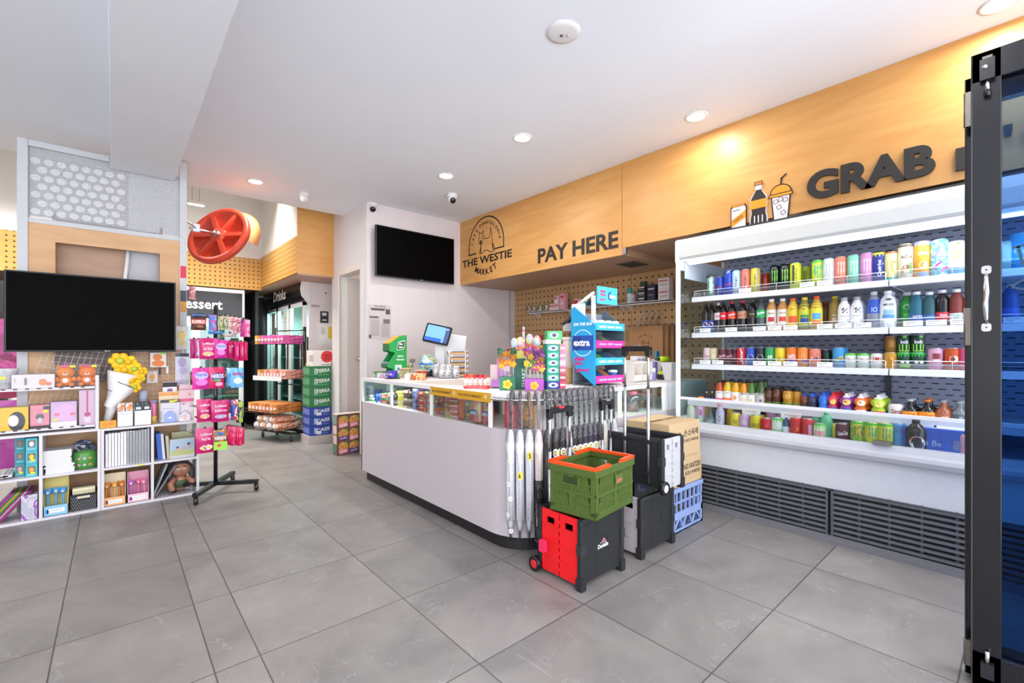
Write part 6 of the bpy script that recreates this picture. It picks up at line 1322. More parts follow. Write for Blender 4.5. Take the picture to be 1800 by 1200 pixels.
# silver packets
for k, (px, X) in enumerate(((767, 2.24), (777.5, 2.2), (788, 2.24), (801, 2.30))):
    pack('snack_packet', 'silver foil packet with white label and black edges, %s from the card terminal' % ('first', 'second', 'third', 'fourth')[k], 'snack', (X, K(px, X), TZ), R(-50), .062, .04, .125 - .01 * (k == 3), 'b:d8d8dc,3a3a3c,e8e8ea,b0b0b4,34', [('r', 0, .06, .022, .04, 'f0f0f4')], 'silver foil packets on the counter')
# till: tilted tablet on white stand, white customer screen behind
t = thing('till_screen', 'till with a tilted blue touch screen on a white stand', 'till', (2.36, K(772, 2.36), TZ), R(-44))
zz = zt(764, 588, 2.34) - TZ
MB().prism([(-.05, 0), (.11, 0), (.10, .02), (.05, .33), (.03, .33), (.02, .12), (-.04, .02)], -.045, .045, 'e6e6e8', 0).rbox((-.11, -.06, 0), (.11, .12, .02), 'k:1c1c1f', .02, 4).build('stand', t, .003)
tf = Matrix.Translation((-.01, -.03, zz)) @ Matrix.Rotation(R(12), 4, 'Y') @ Matrix.Rotation(R(-22), 4, 'X')
sc = MB().rbox((-.125, -.012, -.095), (.125, .012, .095), 'k:17171a', .012, 3, 1, tf).build('tablet', t, .002)
mb = MB().box((-.11, -.0135, -.08), (.11, -.012, .08), 'e:5f8fd8,1.1', tf).box((-.11, -.0142, -.08), (.05, -.0135, -.045), 'e:2450b8,1', tf).box((.072, -.0142, -.08), (.11, -.0135, .08), 'e:34466e,.8', tf).box((.08, -.015, .055), (.095, -.0142, .07), 'e:a0b4d8,.8', tf); mb.build('display', sc)
t = thing('customer_screen', 'white tilted back of the customer screen behind the till', 'till', (2.52, K(797, 2.52), TZ), R(-40))
MB().cb((0, 0, .23), (.22, .022, .36), 'f1f1f3', rx=R(14), ry=R(8)).cb((0, .03, .04), (.14, .12, .08), 'e8e8ea').build('casing', t, .005)
MB().tube([(-.06, -.01, .24), (-.02, -.04, .12), (.02, -.06, .04)], .004, '3a3436', 6).tube([(-.07, -.05, .10), (-.03, -.06, .12), (.0, -.07, .07), (.05, -.08, .03)], .003, '2a2628', 6).build('cable', t)
# wooden tray tower
t = thing('tray_tower', 'tower of five small wooden trays holding dark sweets on the counter', 'trays', (2.44, K(806, 2.44), TZ), R(-43))
for k in range(5):
    z = .012 + k * .05
    MB().box((-.075, -.075, z), (.075, .075, z + .003), 'c89a62').box((-.075, -.075, z), (.075, -.071, z + .02), 'd0a268').box((-.075, .071, z), (.075, .075, z + .02), 'd0a268').box((-.075, -.075, z), (-.071, .075, z + .02), 'c89a60').box((.071, -.075, z), (.075, .075, z + .02), 'c89a60').build('tray', t, .001)
    MB().box((-.065, -.065, z + .003), (.065, .065, z + .028), 'b:3a2e34,5a4a54,2c3c2a,40').build('sweets', t)
for x in (-.076, .076):
    for y in (-.076, .076): MB().box((x - .003, y - .003, 0), (x + .003, y + .003, .25), 'g:f4f4f4,.25').build('corner_post', t)
# lollies in a red tray
t = thing('lolly_tray', 'red tray for round red lollies at the front edge of the counter', 'tray', (1.80, K(838, 1.80), TZ), R(-50))
MB().rbox((-.085, -.045, 0), (.085, .045, .018), 'c8242c', .02, 4).build('tray', t, .002)
random.seed(3)
for k in range(9):
    x = -.07 + (k % 5) * .033 + (.015 if k > 4 else 0); y = -.02 if k < 5 else .02
    l = thing('lollipop', 'round %s lollipop %s, %s' % (('red', 'orange', 'dark red', 'crimson', 'red')[k % 5], 'in the front row of the red tray' if k < 5 else 'in the back row of the red tray', ('far left', 'left of middle', 'in the middle', 'right of middle', 'far right')[k % 5]), 'lollipop', (0, 0, 0), 0, 'lollipops in the red tray')
    p = Euler((0, 0, R(-50))).to_matrix() @ Vector((x, y, 0)); l.location = Vector(t.location) + p + Vector((0, 0, .0182))
    MB().tube([(0, 0, 0), (0, 0, .055)], .0022, 'f0eef0', 6).build('stick', l); MB().ball((0, 0, .062), .0135, ('d8302c', 'e0603c', 'a01c28', 'c02844', 'd83c34')[k % 5], 12).build('sweet', l)
    MB().lathe([(.009, .018), (.012, .03), (.004, .048)], 'b:f0eef2,e8a0b0,f4f4f6,60', 8).build('wrapper_skirt', l)
# pink acrylic sign + violet base
t = thing('acrylic_sign', 'pale pink upright sign with violet foot right of the lollies', 'sign', (1.93, K(868, 1.93), TZ), R(-45))
MB().box((-.024, -.002, .0), (.024, .002, .155), 'dcc4cc').build('sign_plate', t); MB().cb((.02, -.035, .03), (.06, .004, .055), 'b87ac4', rx=R(-35)).box((-.01, -.05, 0), (.05, .0, .004), '3a2830').build('leaflet_holder', t)
t = thing('acrylic_sign', 'square orchid-pink card behind the green flower lollies', 'sign', (2.13, K(885, 2.13), TZ), R(-45)); MB().box((-.05, -.002, 0), (.03, .002, .19), 'c07cc0').box((.0, -.004, .10), (.05, -.001, .16), 'e8d0dc').build('sign_plate', t)
# flower lolly boxes
def lolly_box(label, px, X, w, h0, h, base, flowers, petals, rows, tops):
    t = thing('lolly_display', label, 'display box', (X, K(px, X), TZ), R(-42))
    MB().box((-w / 2, -.035, 0), (w / 2, .035, h0), base).build('box_body', t)
    mb = MB(); f = plane((0, -.0358, 0)); f2 = plane((0, -.0366, 0)); c_ = (.0, h0 * .45); q = h0 * .26
    for k in range(5): mb.oval(f, c_[0] + q * .8 * math.cos(k * 1.257), c_[1] + q * .8 * math.sin(k * 1.257), q * 1.2, q * 1.2, 'f2b81e')
    mb.oval(f2, c_[0], c_[1], q * 1.0, q * 1.0, 'e8901c'); mb.build('print', t)
    rr = random.Random(px)
    for k in range(rows[0]):
        for j in range(rows[1]):
            x = -w / 2 + w * (k + .5) / rows[0]; y = -.02 + .04 * j / max(1, rows[1] - 1)
            zt_ = h0 + (h - h0) * rr.uniform(.45, .95)
            l = MB().tube([(x, y, h0 * .6), (x + rr.uniform(-.01, .01), y, zt_)], .0022, 'f0f0f4', 5)
            for zq in (zt_, h0 + .03 + (zt_ - h0) * .4):
                for i in range(5): l.ball((x + .013 * math.cos(i * 1.257), y - .004, zq + .013 * math.sin(i * 1.257)), .010, petals[(k + j + (zq < zt_)) % len(petals)], 6)
                l.ball((x, y - .012, zq), .008, 'f2c83c', 6); l.build('flower_lolly', t)
    MB().box((-w / 2, -.032, h0), (w / 2, .032, h), 'g:fbfbfc,.01').build('clear_sleeve', t)
    rr2 = MB()
    for k in range(tops[1]):
        a_ = rr.uniform(-w / 2, w / 2); rr2.cb((a_, rr.uniform(-.03, .03), h - rr.uniform(0, .03)), (.035, .006, .022), tops[0], rz=rr.uniform(-1, 1), ry=rr.uniform(-.8, .8), rx=rr.uniform(-.5, .5))
    rr2.build('foil_tops', t)
    return t
lolly_box('green box of orange flower lollies at the counter corner', 892, 1.88, .10, .085, .26, '1f6a4c', 6, ['f0941c', 'f2b024', 'ee7a2c'], (4, 2), ('1a5c40', 14))
t = thing('green_display', 'tall dark green board lettered SHAKE beside the flower lollies', 'display stand', (1.97, K(915, 1.97), TZ), R(-42))
MB().prism([(-.055, 0), (.035, 0), (.035, .24), (.0, .24), (-.055, .14)], -.012, .012, '17644c', 1).box((-.035, -.0135, .20), (.035, -.0125, .25), 'd0cc5c').text('SHAKE', plane((.02, -.0132, .075)), .12, .026, 'd8ece4', .02, rot=R(90)).build('board', t)
lolly_box('purple box of bright flower lollies in front of the gum stand', 939, 1.97, .115, .075, .25, 'a848b0', 6, ['e05a9c', 'f2c83c', '5c9a5c', 'c83c8c'], (5, 2), ('7c2c7c', 12))
for k, (px, X, dz) in enumerate(((904, 2.12, .0), (914, 2.16, .008), (931, 2.14, .025), (944, 2.13, .012))):
    t = thing('egg_lolly', 'pastel foil egg lolly with bow, %s in the row behind the flower boxes' % ('first from left', 'second from left', 'tallest', 'last at right')[k], 'sweet', (X, K(px, X), TZ), R(-45), 'pastel egg lollies')
    MB().tube([(0, 0, 0), (0, 0, .22 + dz)], .004, 'e8e4f0', 6).build('stick', t)
    MB().ball((0, 0, .30 + dz), .027, ('b:f0e070,e8c8e4,a8d8e8,20', 'b:f0d84c,e8e0f0,f0b8d0,20', 'b:f0a8c8,9cd8e8,f4e080,20', 'b:f08a4c,f0d8e8,b8e0f0,20')[k], 14, (1, 1, 1.5)).build('egg', t)
    MB().ball((0, 0, .245 + dz), .024, 'b:7a5cc8,c85ca8,e8a0d0,24', 10, (1, 1, 1)).cb((-.02, -.02, .265 + dz), (.04, .006, .012), 'd83c4c', ry=.4).cb((.02, -.02, .262 + dz), (.04, .006, .012), 'ee9a2c', ry=-.4).build('bow', t)
# gum tower
t = thing('gum_tower', 'tall teal tower of boxed mint packs with a green topper', 'display stand', (2.08, K(975, 2.08), TZ), R(-30))
MB().box((-.062, -.03, 0), (.062, .045, .012), '1a7a50').box((-.062, .04, 0), (.062, .045, .30), '1f8a6c').build('back_panel', t)
for k in range(6):
    z = .014 + k * .046; c_ = ('3a2c9c', '1f9a80', '1f9a80', '1f9a80', '22a488', '1f9a80')[k]
    p = MB().box((-.058, -.032, z), (.02, .04, z + .044), c_).build('pack_box', t)
    mb = MB(); f = plane((-.019, -.0328, z + .022)); mb.oval(f, 0, 0, .062, .03, 'e8f4f0').oval(plane((-.019, -.0334, z + .022)), 0, 0, .026, .026, 'c8d8e4').oval(plane((-.019, -.034, z + .022)), 0, 0, .022, .016, '26386c').text('Eclipse', plane((-.019, -.0346, z + .022)), .05, .009, '26386c', .03); mb.build('print', p)
    MB().box((.024, -.03, z), (.062, .04, z + .044), ('c83a5c', 'a8304c', 'c05a74', 'b8a0b8', 'b87a9c', 'd87a90')[k]).rect(plane((.043, -.0308, z + .022)), 0, 0, .03, .012, 'd8d0dc').build('side_pack', t)
MB().box((-.065, -.034, .292), (.03, .042, .318), 'f2f4f2').build('paper_band', t)
MB().box((-.055, -.03, .32), (.04, .04, .372), '4cb86c').oval(plane((-.012, -.031, .346)), 0, 0, .06, .036, 'e4f4e8').oval(plane((-.012, -.0316, .346)), 0, 0, .028, .024, '3a4c6c').build('topper_box', t)
# big blue gum stand on the return counter: printed side to -X (left), stepped shelves to -Y
ey = 1.98; ex0 = U(1047, 620, Y=ey).x; ex1 = U(1097, 620, Y=ey).x; et = U(1047, 566, Y=ey).z - TZ
t = thing('gum_stand', 'tall sky blue gum display stand with four shelves and a sign on top', 'display stand', (ex0, ey, TZ)); W_ = ex1 - ex0; D_ = .22
AB = '22a0d8'
sp = [(.0, .0), (D_ * .8, .12), (D_, .20), (D_, et + .10), (D_ * .88, et + .12), (0, et - .02)]
MB().prism([(a_, b_) for a_, b_ in sp], -.006, 0, AB, 0).build('side_board', t)
MB().prism([(a_, b_) for a_, b_ in sp], W_, W_ + .006, '5a6a78', 0).build('side_board', t)
f = lambda e: plane((-.006 - e, D_ * .5, 0), (0, -1, 0)); mb = MB()
mb.text('ON THE GO?', f(.001), .17, .022, 'eef8fc', .04, cy=et * .98).oval(f(.0006), 0, et * .68, .19, .19, 'd8f0fa', 28).oval(f(.0009), 0, et * .68, .178, .178, AB, 28)
mb.rect(f(.0014), 0, et * .68, .19, .105, '1d4ca8').oval(f(.0018), -.05, et * .68, .1, .1, '153a88', 20).text('extra', f(.0022), .15, .045, 'f4f8fc', .04, cx=-.01, cy=et * .68)
for i, (s_, cx_) in enumerate((('chew', -.03), ('you', -.045), ('good', -.0))): mb.text(s_, f(.001), (.10, .07, .12)[i], .036, 'd01c7c', .05, .25, cx=cx_, cy=et * (.43 - .092 * i))
mb.build('print', t)
lev = [(.02, 'e8359c', 'refresh renewed relief'), (et * .33, '3fb4e8', 'extra extra extra'), (et * .60, 'e8359c', 'chew chill repeat'), (et * .88, '3fb4e8', 'extra extra extra')]
for k, (z, c_, s_) in enumerate(lev):
    sh = MB().box((0, -.004, z), (W_, 0, z + .052), c_).box((0, 0, z), (W_, D_ - .02, z + .004), '4a5866').text(s_, plane((W_ / 2, -.005, z + .026)), W_ * .8, .02, 'f0f8fc' if k % 2 else '9ad4f4', .03).build('tray', t)
    for i in range(4):
        x = W_ * (i + .5) / 4; m = (('3a8c4c', '2a5ca8', 'c88a5c', '2a4a9c'), ('5c3a40', '58b060', '3a6a8c', '6a7a8c'), ('8a6a5c', '6a7480', '9a9a7c', '55606c'), ('e8ecf0', 'e8ecf0', 'e8ecf0', 'e8ecf0'))[k][i]
        if k < 3: MB().cb((x, D_ * .35, z + .055), (W_ * .2, D_ * .6, .012), m, rx=R(28)).build('gum_pack', t)
        else: MB().lathe([(.026, 0), (.03, .004), (.03, .045), (.02, .055), (.0005, .056)], 'e8ecf4', 14, c=(x, .05, z + .02)).lathe([(.0305, .008), (.0305, .028)], '2a6cc0', 14, c=(x, .05, z + .02)).build('gum_tub', t)
MB().lathe([(.03, 0), (.034, .004), (.034, .04)], '2a5ca8', 16, c=(W_ * .78, .05, .05)).lathe([(.036, .04), (.036, .055), (.0005, .06)], 'e8f0f4', 16, c=(W_ * .78, .05, .05)).build('gum_tub', t)
MB().box((0, D_ - .02, 0), (W_, D_ - .012, et + .08), '8a94a0').build('back_panel', t)
MB().box((W_ * .04, .02, et - .015), (W_ * .08, .05, et + .19), 'e6e8ea').box((W_ * .0, .10, et), (W_ * .03, .22, et + .14), 'e6e8ea').tube([(W_ * .04, .2, et + .12), (W_ * .06, .03, et + .21)], .012, 'e6e8ea', 6).build('sign_bracket', t)
sx0 = U(1050, 510, Y=ey).x - ex0; sx1 = U(1085, 510, Y=ey).x - ex0; sz0 = U(1050, 533, Y=ey).z - TZ; sz1 = U(1050, 502, Y=ey).z - TZ
sg = MB().box((sx0, 0, sz0), (sx1, .006, sz1), '4cc0ea').build('top_sign', t); xm = (sx0 + sx1) / 2; hm = (sz0 + sz1) / 2
mb = MB(); g = lambda e: plane((xm, -.001 - e, hm))
for i, s_ in enumerate(('chew', 'you', 'good')): mb.text(s_, g(0), .065, .024, 'd8247c', .05, .25, cx=-.055, cy=.030 - i * .030)
mb.oval(g(0), .03, .0, .05, .06, '1d3c8c').oval(g(.0005), .036, .0, .036, .046, '4cc0ea').text('extra', g(.001), .075, .03, 'f4f8fc', .04, cx=.055, cy=-.002); mb.build('print', sg)
t = thing('card_terminal', 'black curved terminal hood rising behind the blue gum stand', 'terminal', (2.66, 2.33, TZ), R(-20))
MB().lathe([(.03, 0), (.02, .02), (.014, .42)], '2a2b2f', 12).build('stem', t); MB().tube([(-.08, 0, .45), (0, 0, .50), (.08, 0, .47), (.13, 0, .40)], [.012, .022, .022, .008], 'k:1c1c1f', 8).box((-.07, -.01, .40), (.08, .01, .46), 'c8ccd0').build('hood', t)
# right end of the return counter
def box3(name, label, cat, px, X, w, d, h, m, rz=-25, group=None, Yp=None, z=TZ, texts=(), lid=None):
    t = thing(name, label, cat, (X, K(px, X) if Yp is None else Yp, z), R(rz), group)
    MB().box((-w / 2, -d / 2, 0), (w / 2, d / 2, h), m).build('box_body', t, .002)
    mb = MB()
    for i, a in enumerate(texts):
        f = plane((0, -d / 2 - .001 - .0005 * i, 0))
        if a[0] == 't': mb.text(a[1], f, a[4], a[5], a[6], .03, cx=a[2], cy=a[3])
        elif a[0] == 'r': mb.rect(f, a[1], a[2], a[3], a[4], a[5])
        elif a[0] == 'o': mb.oval(f, a[1], a[2], a[3], a[4], a[5])
    if mb.v: mb.build('print', t)
    if lid: MB().box((-w / 2 - .003, -d / 2 - .003, h), (w / 2 + .003, d / 2 + .003, h + .012), lid).build('lid', t)
    return t
YR = 2.12
def xat(px, Y=YR): return U(px, 640, Y=Y).x
t = thing('divider_case', 'clear cream divided case with small bundles on the right counter', 'case', (xat(1117), YR, TZ), R(0))
mb = MB().box((-.12, -.07, 0), (.14, .07, .004), 'e6dfd6')
for x in (-.12, 0, .14): mb.box((x - .002, -.07, 0), (x + .002, .07, .16), 'e8e2da')
mb.box((-.12, -.07, 0), (.14, -.067, .055), 'e8e2da').box((-.12, .067, 0), (.14, .07, .17), 'e4dcd2').box((-.12, -.07, .15), (.14, -.067, .16), 'ece8e0'); mb.build('case_body', t)
MB().text('good', plane((.07, -.0682, .03)), .06, .014, '9a948c').rbox((-.11, -.0685, .018), (-.08, -.067, .04), '7a7a74', .008, 3, 1).build('print', t)
for x, m in ((-.09, 'c4a888'), (-.045, 'b09478'), (.035, 'a8a080'), (.085, '8c9a7c')): MB().lathe([(.018, .005), (.02, .02), (.02, .12), (.012, .135)], m, 10, c=(x, .0, 0)).build('bundle', t)
box3('tissue_box', 'white box with violet lettering above the divided case', 'box', 0, xat(1121, 2.28), .14, .06, .20, 'f0eef2', 0, None, 2.28, texts=[('t', 'soft', -.03, .17, .05, .018, '7a5a9c'), ('t', 'soft', .035, .17, .05, .018, '7a5a9c'), ('r', 0, .13, .12, .006, 'a88ac0')])
t = thing('sanitiser_bottle', 'clear bottle with violet label beside the divided case', 'bottle', (xat(1149, 2.10), 2.10, TZ), R(-20))
MB().lathe([(.016, 0), (.018, .004), (.018, .05), (.014, .062)], 'a890e0', 14).build('bottle_body', t); MB().lathe([(.0165, .062), (.0165, .10), (.0005, .10)], 'f0f0f4', 14).build('cap', t)
box3('sanitiser_box', 'lavender box standing behind the violet-label bottle', 'box', 0, xat(1149, 2.2), .05, .05, .15, '9c88d8', 0, None, 2.2, texts=[('r', 0, .05, .045, .006, 'e8e4f4')])
box3('storage_box', 'plain grey-white box beside the green power drill', 'box', 0, xat(1158, 2.24), .09, .12, .17, 'd9d6da', 0, None, 2.24)
box3('blister_card', 'bright blue card of small squares leaning on the grey-white box', 'card', 0, xat(1155, 2.3), .05, .02, .245, '2a9ac8', 0, None, 2.3, texts=[('r', -.012, .23, .016, .016, '166c98'), ('r', .012, .23, .016, .016, '166c98'), ('r', -.012, .205, .016, .016, '166c98'), ('r', .012, .205, .016, .016, '166c98')])
t = thing('power_drill', 'lime green and black cordless drill standing on its battery', 'drill', (xat(1166, 2.08), 2.08, TZ), R(-15))
MB().rbox((-.04, -.035, 0), (.05, .035, .045), 'k:1d1e20', .01, 3).build('battery', t, .002); MB().prism([(-.035, .045), (.045, .045), (.035, .075), (-.015, .075)], -.028, .028, 'c8e020', 1).build('battery_cap', t)
MB().prism([(-.012, .075), (.02, .075), (.03, .15), (-.005, .15)], -.014, .014, '2a2c30', 1).build('grip', t, .004); MB().tube([(-.05, 0, .175), (-.02, 0, .175), (.055, 0, .175)], [.018, .026, .024], 'c8e020', 14).build('motor_housing', t)
MB().tube([(-.09, 0, .175), (-.05, 0, .175)], [.010, .016], '333539', 12).build('chuck', t)
t = thing('paper_bin', 'tapered white ribbed bin at the right end of the counter', 'bin', (xat(1177, 2.0), 2.0, TZ), 0)
mb = MB().add([(-.03, -.03, 0), (.03, -.03, 0), (.03, .03, 0), (-.03, .03, 0), (-.055, -.05, .15), (.055, -.05, .15), (.055, .05, .15), (-.055, .05, .15)], [(3, 2, 1, 0), (0, 1, 5, 4), (1, 2, 6, 5), (2, 3, 7, 6), (3, 0, 4, 7)], 'e6dedc'); mb.build('bin_body', t)
mb = MB()
for k in range(6): z = .02 + k * .022; e = .03 + .025 * z / .15; mb.box((-e, -e * .93 - .004, z), (e, -e * .93 + .0, z + .004), 'c8b4b0')
mb.build('ribs', t)
# things seen through the return glass
t = thing('candy_jar', 'clear jar with pink lid inside the glass of the return counter', 'jar', (U(1112, 720, Y=1.98).x, 1.98, .707), 0)
MB().lathe([(.045, 0), (.048, .004), (.048, .10), (.03, .125)], 'g:f0e8e8,.15', 18).build('jar_body', t); MB().lathe([(.032, .125), (.032, .15), (.0005, .15)], 'd83a6c', 16).build('lid', t); MB().lathe([(.04, .006), (.042, .05), (.0005, .055)], 'b:a86a58,d8b0a0,8a4a40,40', 14).build('sweets', t)
for k, px in enumerate((1098, 1106, 1118, 1128)):
    xx = U(px, 735, Y=2.06).x; tt = thing('spice_jar', 'small brown-filled jar in the return counter, %s' % ('leftmost', 'second', 'third', 'rightmost')[k], 'jar', (xx, 2.06, .707), 0, 'small jars in the return counter')
    MB().lathe([(.018, 0), (.02, .004), (.02, .06), (.014, .07)], 'b:9a6a50,c8a890,40', 12).build('jar_body', tt); MB().lathe([(.016, .07), (.016, .082), (.0005, .082)], '4a3a38', 12).build('lid', tt)

# ================================================================== PEGBOARD WALL behind the counter
PX_ = 4.27
def pegshelf(label, p0, p1, depth=.2):
    y1 = U(*p0, X=PX_ - depth).y; y0 = U(*p1, X=PX_ - depth).y; z = U(*p0, X=PX_ - depth).z
    t = thing('peg_shelf', label, 'shelf', (PX_ - depth, y0, z)); MB().box((0, 0, -.012), (depth, y1 - y0, 0), 'e6e2e0').box((0, 0, -.02), (.006, y1 - y0, .006), 'eeeae8').build('shelf_board', t)
    for y in (.02, y1 - y0 - .02): MB().prism([(.05, -.012), (depth, -.012), (depth, -.07)], y - .004, y + .004, 'dcd8d6', 1).build('bracket', t)
    return PX_ - depth, y0, y1, z
sx, y0, y1, z = pegshelf('short white shelf with rolls and red boxes, nearest the corner of the pegboard', (929, 549), (993, 545))
for k, px in enumerate((930, 938, 949, 960)):
    y = U(px, 540, X=sx + .06).y; t = thing('tape_roll', 'small round green-rimmed roll on the corner peg shelf, %s from the left' % ('first', 'second', 'third', 'fourth')[k], 'roll', (sx + .06, y, z), 0, 'rolls on the corner peg shelf')
    tf = Matrix.Translation((0, 0, .048)) @ Matrix.Rotation(R(-90), 4, 'Y'); MB().lathe([(.03, -.02), (.045, -.02), (.048, 0), (.045, .02), (.03, .02)], '9aa070', 18, tf=tf).build('roll_body', t); MB().lathe([(.0005, .022), (.04, .0215)], 'e8ddc8', 16, tf=tf).lathe([(.0005, .023), (.018, .0225)], '9a4a3c', 12, tf=tf).build('label_disc', t)
YELD = [(970, 0, .07, .085), (978.5, 0, .07, .085), (978, .086, .06, .10), (989, 0, .08, .20)]
for k, (px, dz, ww, hh_) in enumerate(YELD):
    y = U(px, 540, X=sx + .06).y; box3('medicine_box', ('small red and white box left of its twin on the corner peg shelf', 'small red and white box below another on the corner peg shelf', 'red and white box stacked on top on the corner peg shelf', 'tall pink box at the right of the corner peg shelf')[k], 'box', 0, sx + .08, ww, .06, hh_, ('e8d4d4', 'e8d4d4', 'ecd8d8', 'e0a0a8')[k], -90, 'boxes on the pegboard shelves', y, z + dz, texts=[('r', 0, hh_ * .7, ww * .8, hh_ * .35, 'c8283c'), ('t', 'M', 0, hh_ * .7, ww * .4, hh_ * .2, 'f4e8e8')] if k < 3 else [('r', 0, hh_ * .8, ww * .7, .03, 'c83a4c'), ('r', 0, hh_ * .4, ww * .6, .03, 'e8c8cc')])
sx, y0, y1, z = pegshelf('long white shelf of small tubs behind the blue gum stand', (1004, 541), (1082, 536))
for k, px in enumerate((1014, 1031, 1039, 1047, 1060, 1066, 1074)):
    y = U(px, 535, X=sx + .07).y; lb = ('red and white box', 'teal tub', 'navy tub', 'teal and white tub', 'green tub', 'dark green tub', 'green and white tub')[k] + ' on the long peg shelf behind the gum stand'
    if k == 0: box3('medicine_box', lb, 'box', 0, sx + .08, .07, .06, .11, 'e8d4d4', -90, 'boxes on the pegboard shelves', y, z, texts=[('r', 0, .07, .06, .05, 'c8283c')])
    else:
        t = thing('balm_tub', lb, 'tub', (sx + .07, y, z), R(-90), 'tubs on the long peg shelf'); MB().lathe([(.026, 0), (.028, .004), (.028, .06)], ('', '2a8a8c', '24406c', '4a9a98', '3a7a5c', '24503c', '4a8a6c')[k], 14).build('tub_body', t); MB().lathe([(.030, .06), (.030, .075), (.0005, .075)], 'e8ecec' if k % 2 else '2a5c5a', 14).build('lid', t)
sx, y0, y1, z = pegshelf('white shelf with a spray can and stacked boxes beside the fridge', (1090, 534), (1184, 528))
t = thing('spray_can', 'teal-capped spray can at the left of the shelf beside the fridge', 'can', (sx + .07, U(1107, 520, X=sx + .07).y, z), R(-90)); MB().lathe([(.030, 0), (.031, .004), (.031, .10), (.022, .115)], 'c8dcdc', 16).build('can_body', t); MB().lathe([(.026, .115), (.027, .165), (.0005, .17)], '2a9aa4', 16).build('cap', t); MB().oval(cyl(.0315), 0, .05, .03, .04, '5a8a9c').build('print', t)
for i, (px, ww, hh_, dz, m, lb) in enumerate(((1116, .035, .10, 0, 'b8a0a8', 'slim pink-grey tube beside the teal spray can'), (1127, .06, .23, 0, '3a4c3c', 'tall dark green canister behind the black boxes'), (1131, .085, .055, 0, '2c2a2e', 'flat black and white box, lowest of the left pile'), (1131, .085, .055, .056, '3a3638', 'flat black and white box, middle of the left pile'), (1131, .085, .06, .112, '24242a', 'flat black and white box, top of the left pile'),
        (1148, .09, .175, 0, '242a3a', 'navy-black cube box in the middle of the shelf beside the fridge'), (1170, .12, .115, 0, 'dcd0d0', 'white and red carton, lower of two by the fridge'), (1170, .12, .11, .116, 'e0d6d6', 'white and red carton, upper of two by the fridge'))):
    y = U(px, 520, X=sx + .09).y
    box3('boxed_goods', lb, 'box', 0, sx + .09 + (.05 if i == 1 else 0), ww, .08 if i != 1 else .05, hh_, m, -90, 'boxes on the pegboard shelves', y, z + dz, texts=[('r', 0, hh_ * .75, ww * .8, .012, 'c8404c' if i > 5 else 'd8d4d8'), ('r', 0, hh_ * .4, ww * .6, .008, '9a8a8c')])
# low shelf with red items
sx, y0, y1, z = pegshelf('low white peg shelf with red packets behind the gum tower', (929, 599), (985, 597), .16)
for i, (px, m, lb) in enumerate(((942, 'c84a4c', 'crumpled red packet on the low peg shelf'), (950, 'b03a40', 'dark red packet on the low peg shelf'), (961, '6a7480', 'grey folded packet on the low peg shelf'))):
    box3('boxed_goods', lb, 'packet', 0, sx + .05, .05, .03, .07, m, -90 + 15 * i, None, U(px, 590, X=sx + .05).y, z)
# kraft shopping bags hanging on the pegboard
xb_ = PX_ - .12; ya = U(1106, 600, X=xb_).y; yb_ = U(1166, 600, X=xb_).y; zb0 = U(1106, 625, X=xb_).z - .10; zb1 = U(1106, 574, X=xb_).z
for k in range(4):
    dy = -.045 * k; t = thing('shopping_bag', 'kraft paper shopping bag with rope handles, %s on the pegboard' % ('front one', 'second', 'third', 'hindmost')[k], 'bag', (xb_ + .026 * k, (ya + yb_) / 2 + dy, zb0), R(-90), 'kraft bags on the pegboard')
    ww = (ya - yb_) / 2; KB = m_plaster('kraft_bag_%d' % k, ('a8794f', '9a6e48', '8f6440', '85603e')[k], ('b0825a', 'a07450', '966a46', '8c6442')[k])
    MB().box((-ww, -.01, 0), (ww, .010, zb1 - zb0), KB).build('bag_body', t)
    hd_ = MB().tube([(-ww * .45 + ww * .9 * j / 10, -.012, zb1 - zb0 + .17 * math.sin(math.pi * j / 10) ** .7 - .02) for j in range(11)], .010, 'b09a80', 8).build('rope_handle', t)
    if k == 0:
        mb = MB(); f = plane((0, -.0112, (zb1 - zb0) * .62))
        for i, ch in enumerate('THE WESTIE'):
            q = R(150 - 120 * i / 9)
            if ch != ' ': mb.text(ch, f, None, .02, '5c3a20', .02, cx=.09 * math.cos(q), cy=.06 * math.sin(q), rot=q - R(90))
        mb.line([(-.04, .0), (-.04, -.04), (-.03, -.02), (.03, -.02), (.04, -.04), (.04, .02)], f, .005, '5c3a20').line([(-.04, 0), (-.03, .015), (-.02, 0), (-.015, -.02)], f, .005, '5c3a20'); mb.build('print', t)
tag(MB().prism([(-.02, 0), (.02, 0), (.014, .23), (-.006, .24)], -.004, .004, 'b:e8dcd8,d87a8c,a8c8e0,f0ece8,14', 1).build('plastic_pen', loc=(3.1, K(920, 3.1), 1.17), rz=R(-50)), 'tall pale curved tube toy standing behind the counter', 'toy')
tag(MB().box((-.03, -.03, 0), (.03, .03, .255), '8a8284').build('toy_stand', loc=(3.1, K(920, 3.1), .915), rz=R(-50)), 'slim grey stand carrying the pale tube toy', 'stand')
tag(MB().box((2.9, 2.9, .0), (3.4, 3.5, .915), 'cfc6c0').build('rear_cabinet'), 'plain pale cabinet standing behind the counter', 'cabinet')
# beige canisters behind the blue stand
for k, (px, c1_, c2_) in enumerate(((1008, 'e0cfc0', 'd8c4b0'),)):
    t = thing('storage_tub', 'tall cream canister half hidden by the blue gum stand', 'canister', (2.60, K(999, 2.60), TZ), 0); MB().lathe([(.04, 0), (.042, .01), (.042, .12)], 'c89a68', 18).lathe([(.044, .12), (.044, .33)], 'e4d4c8', 18).build('tub_body', t); MB().lathe([(.048, .33), (.048, .35), (.0005, .352)], 'ece2dc', 18).build('lid', t)
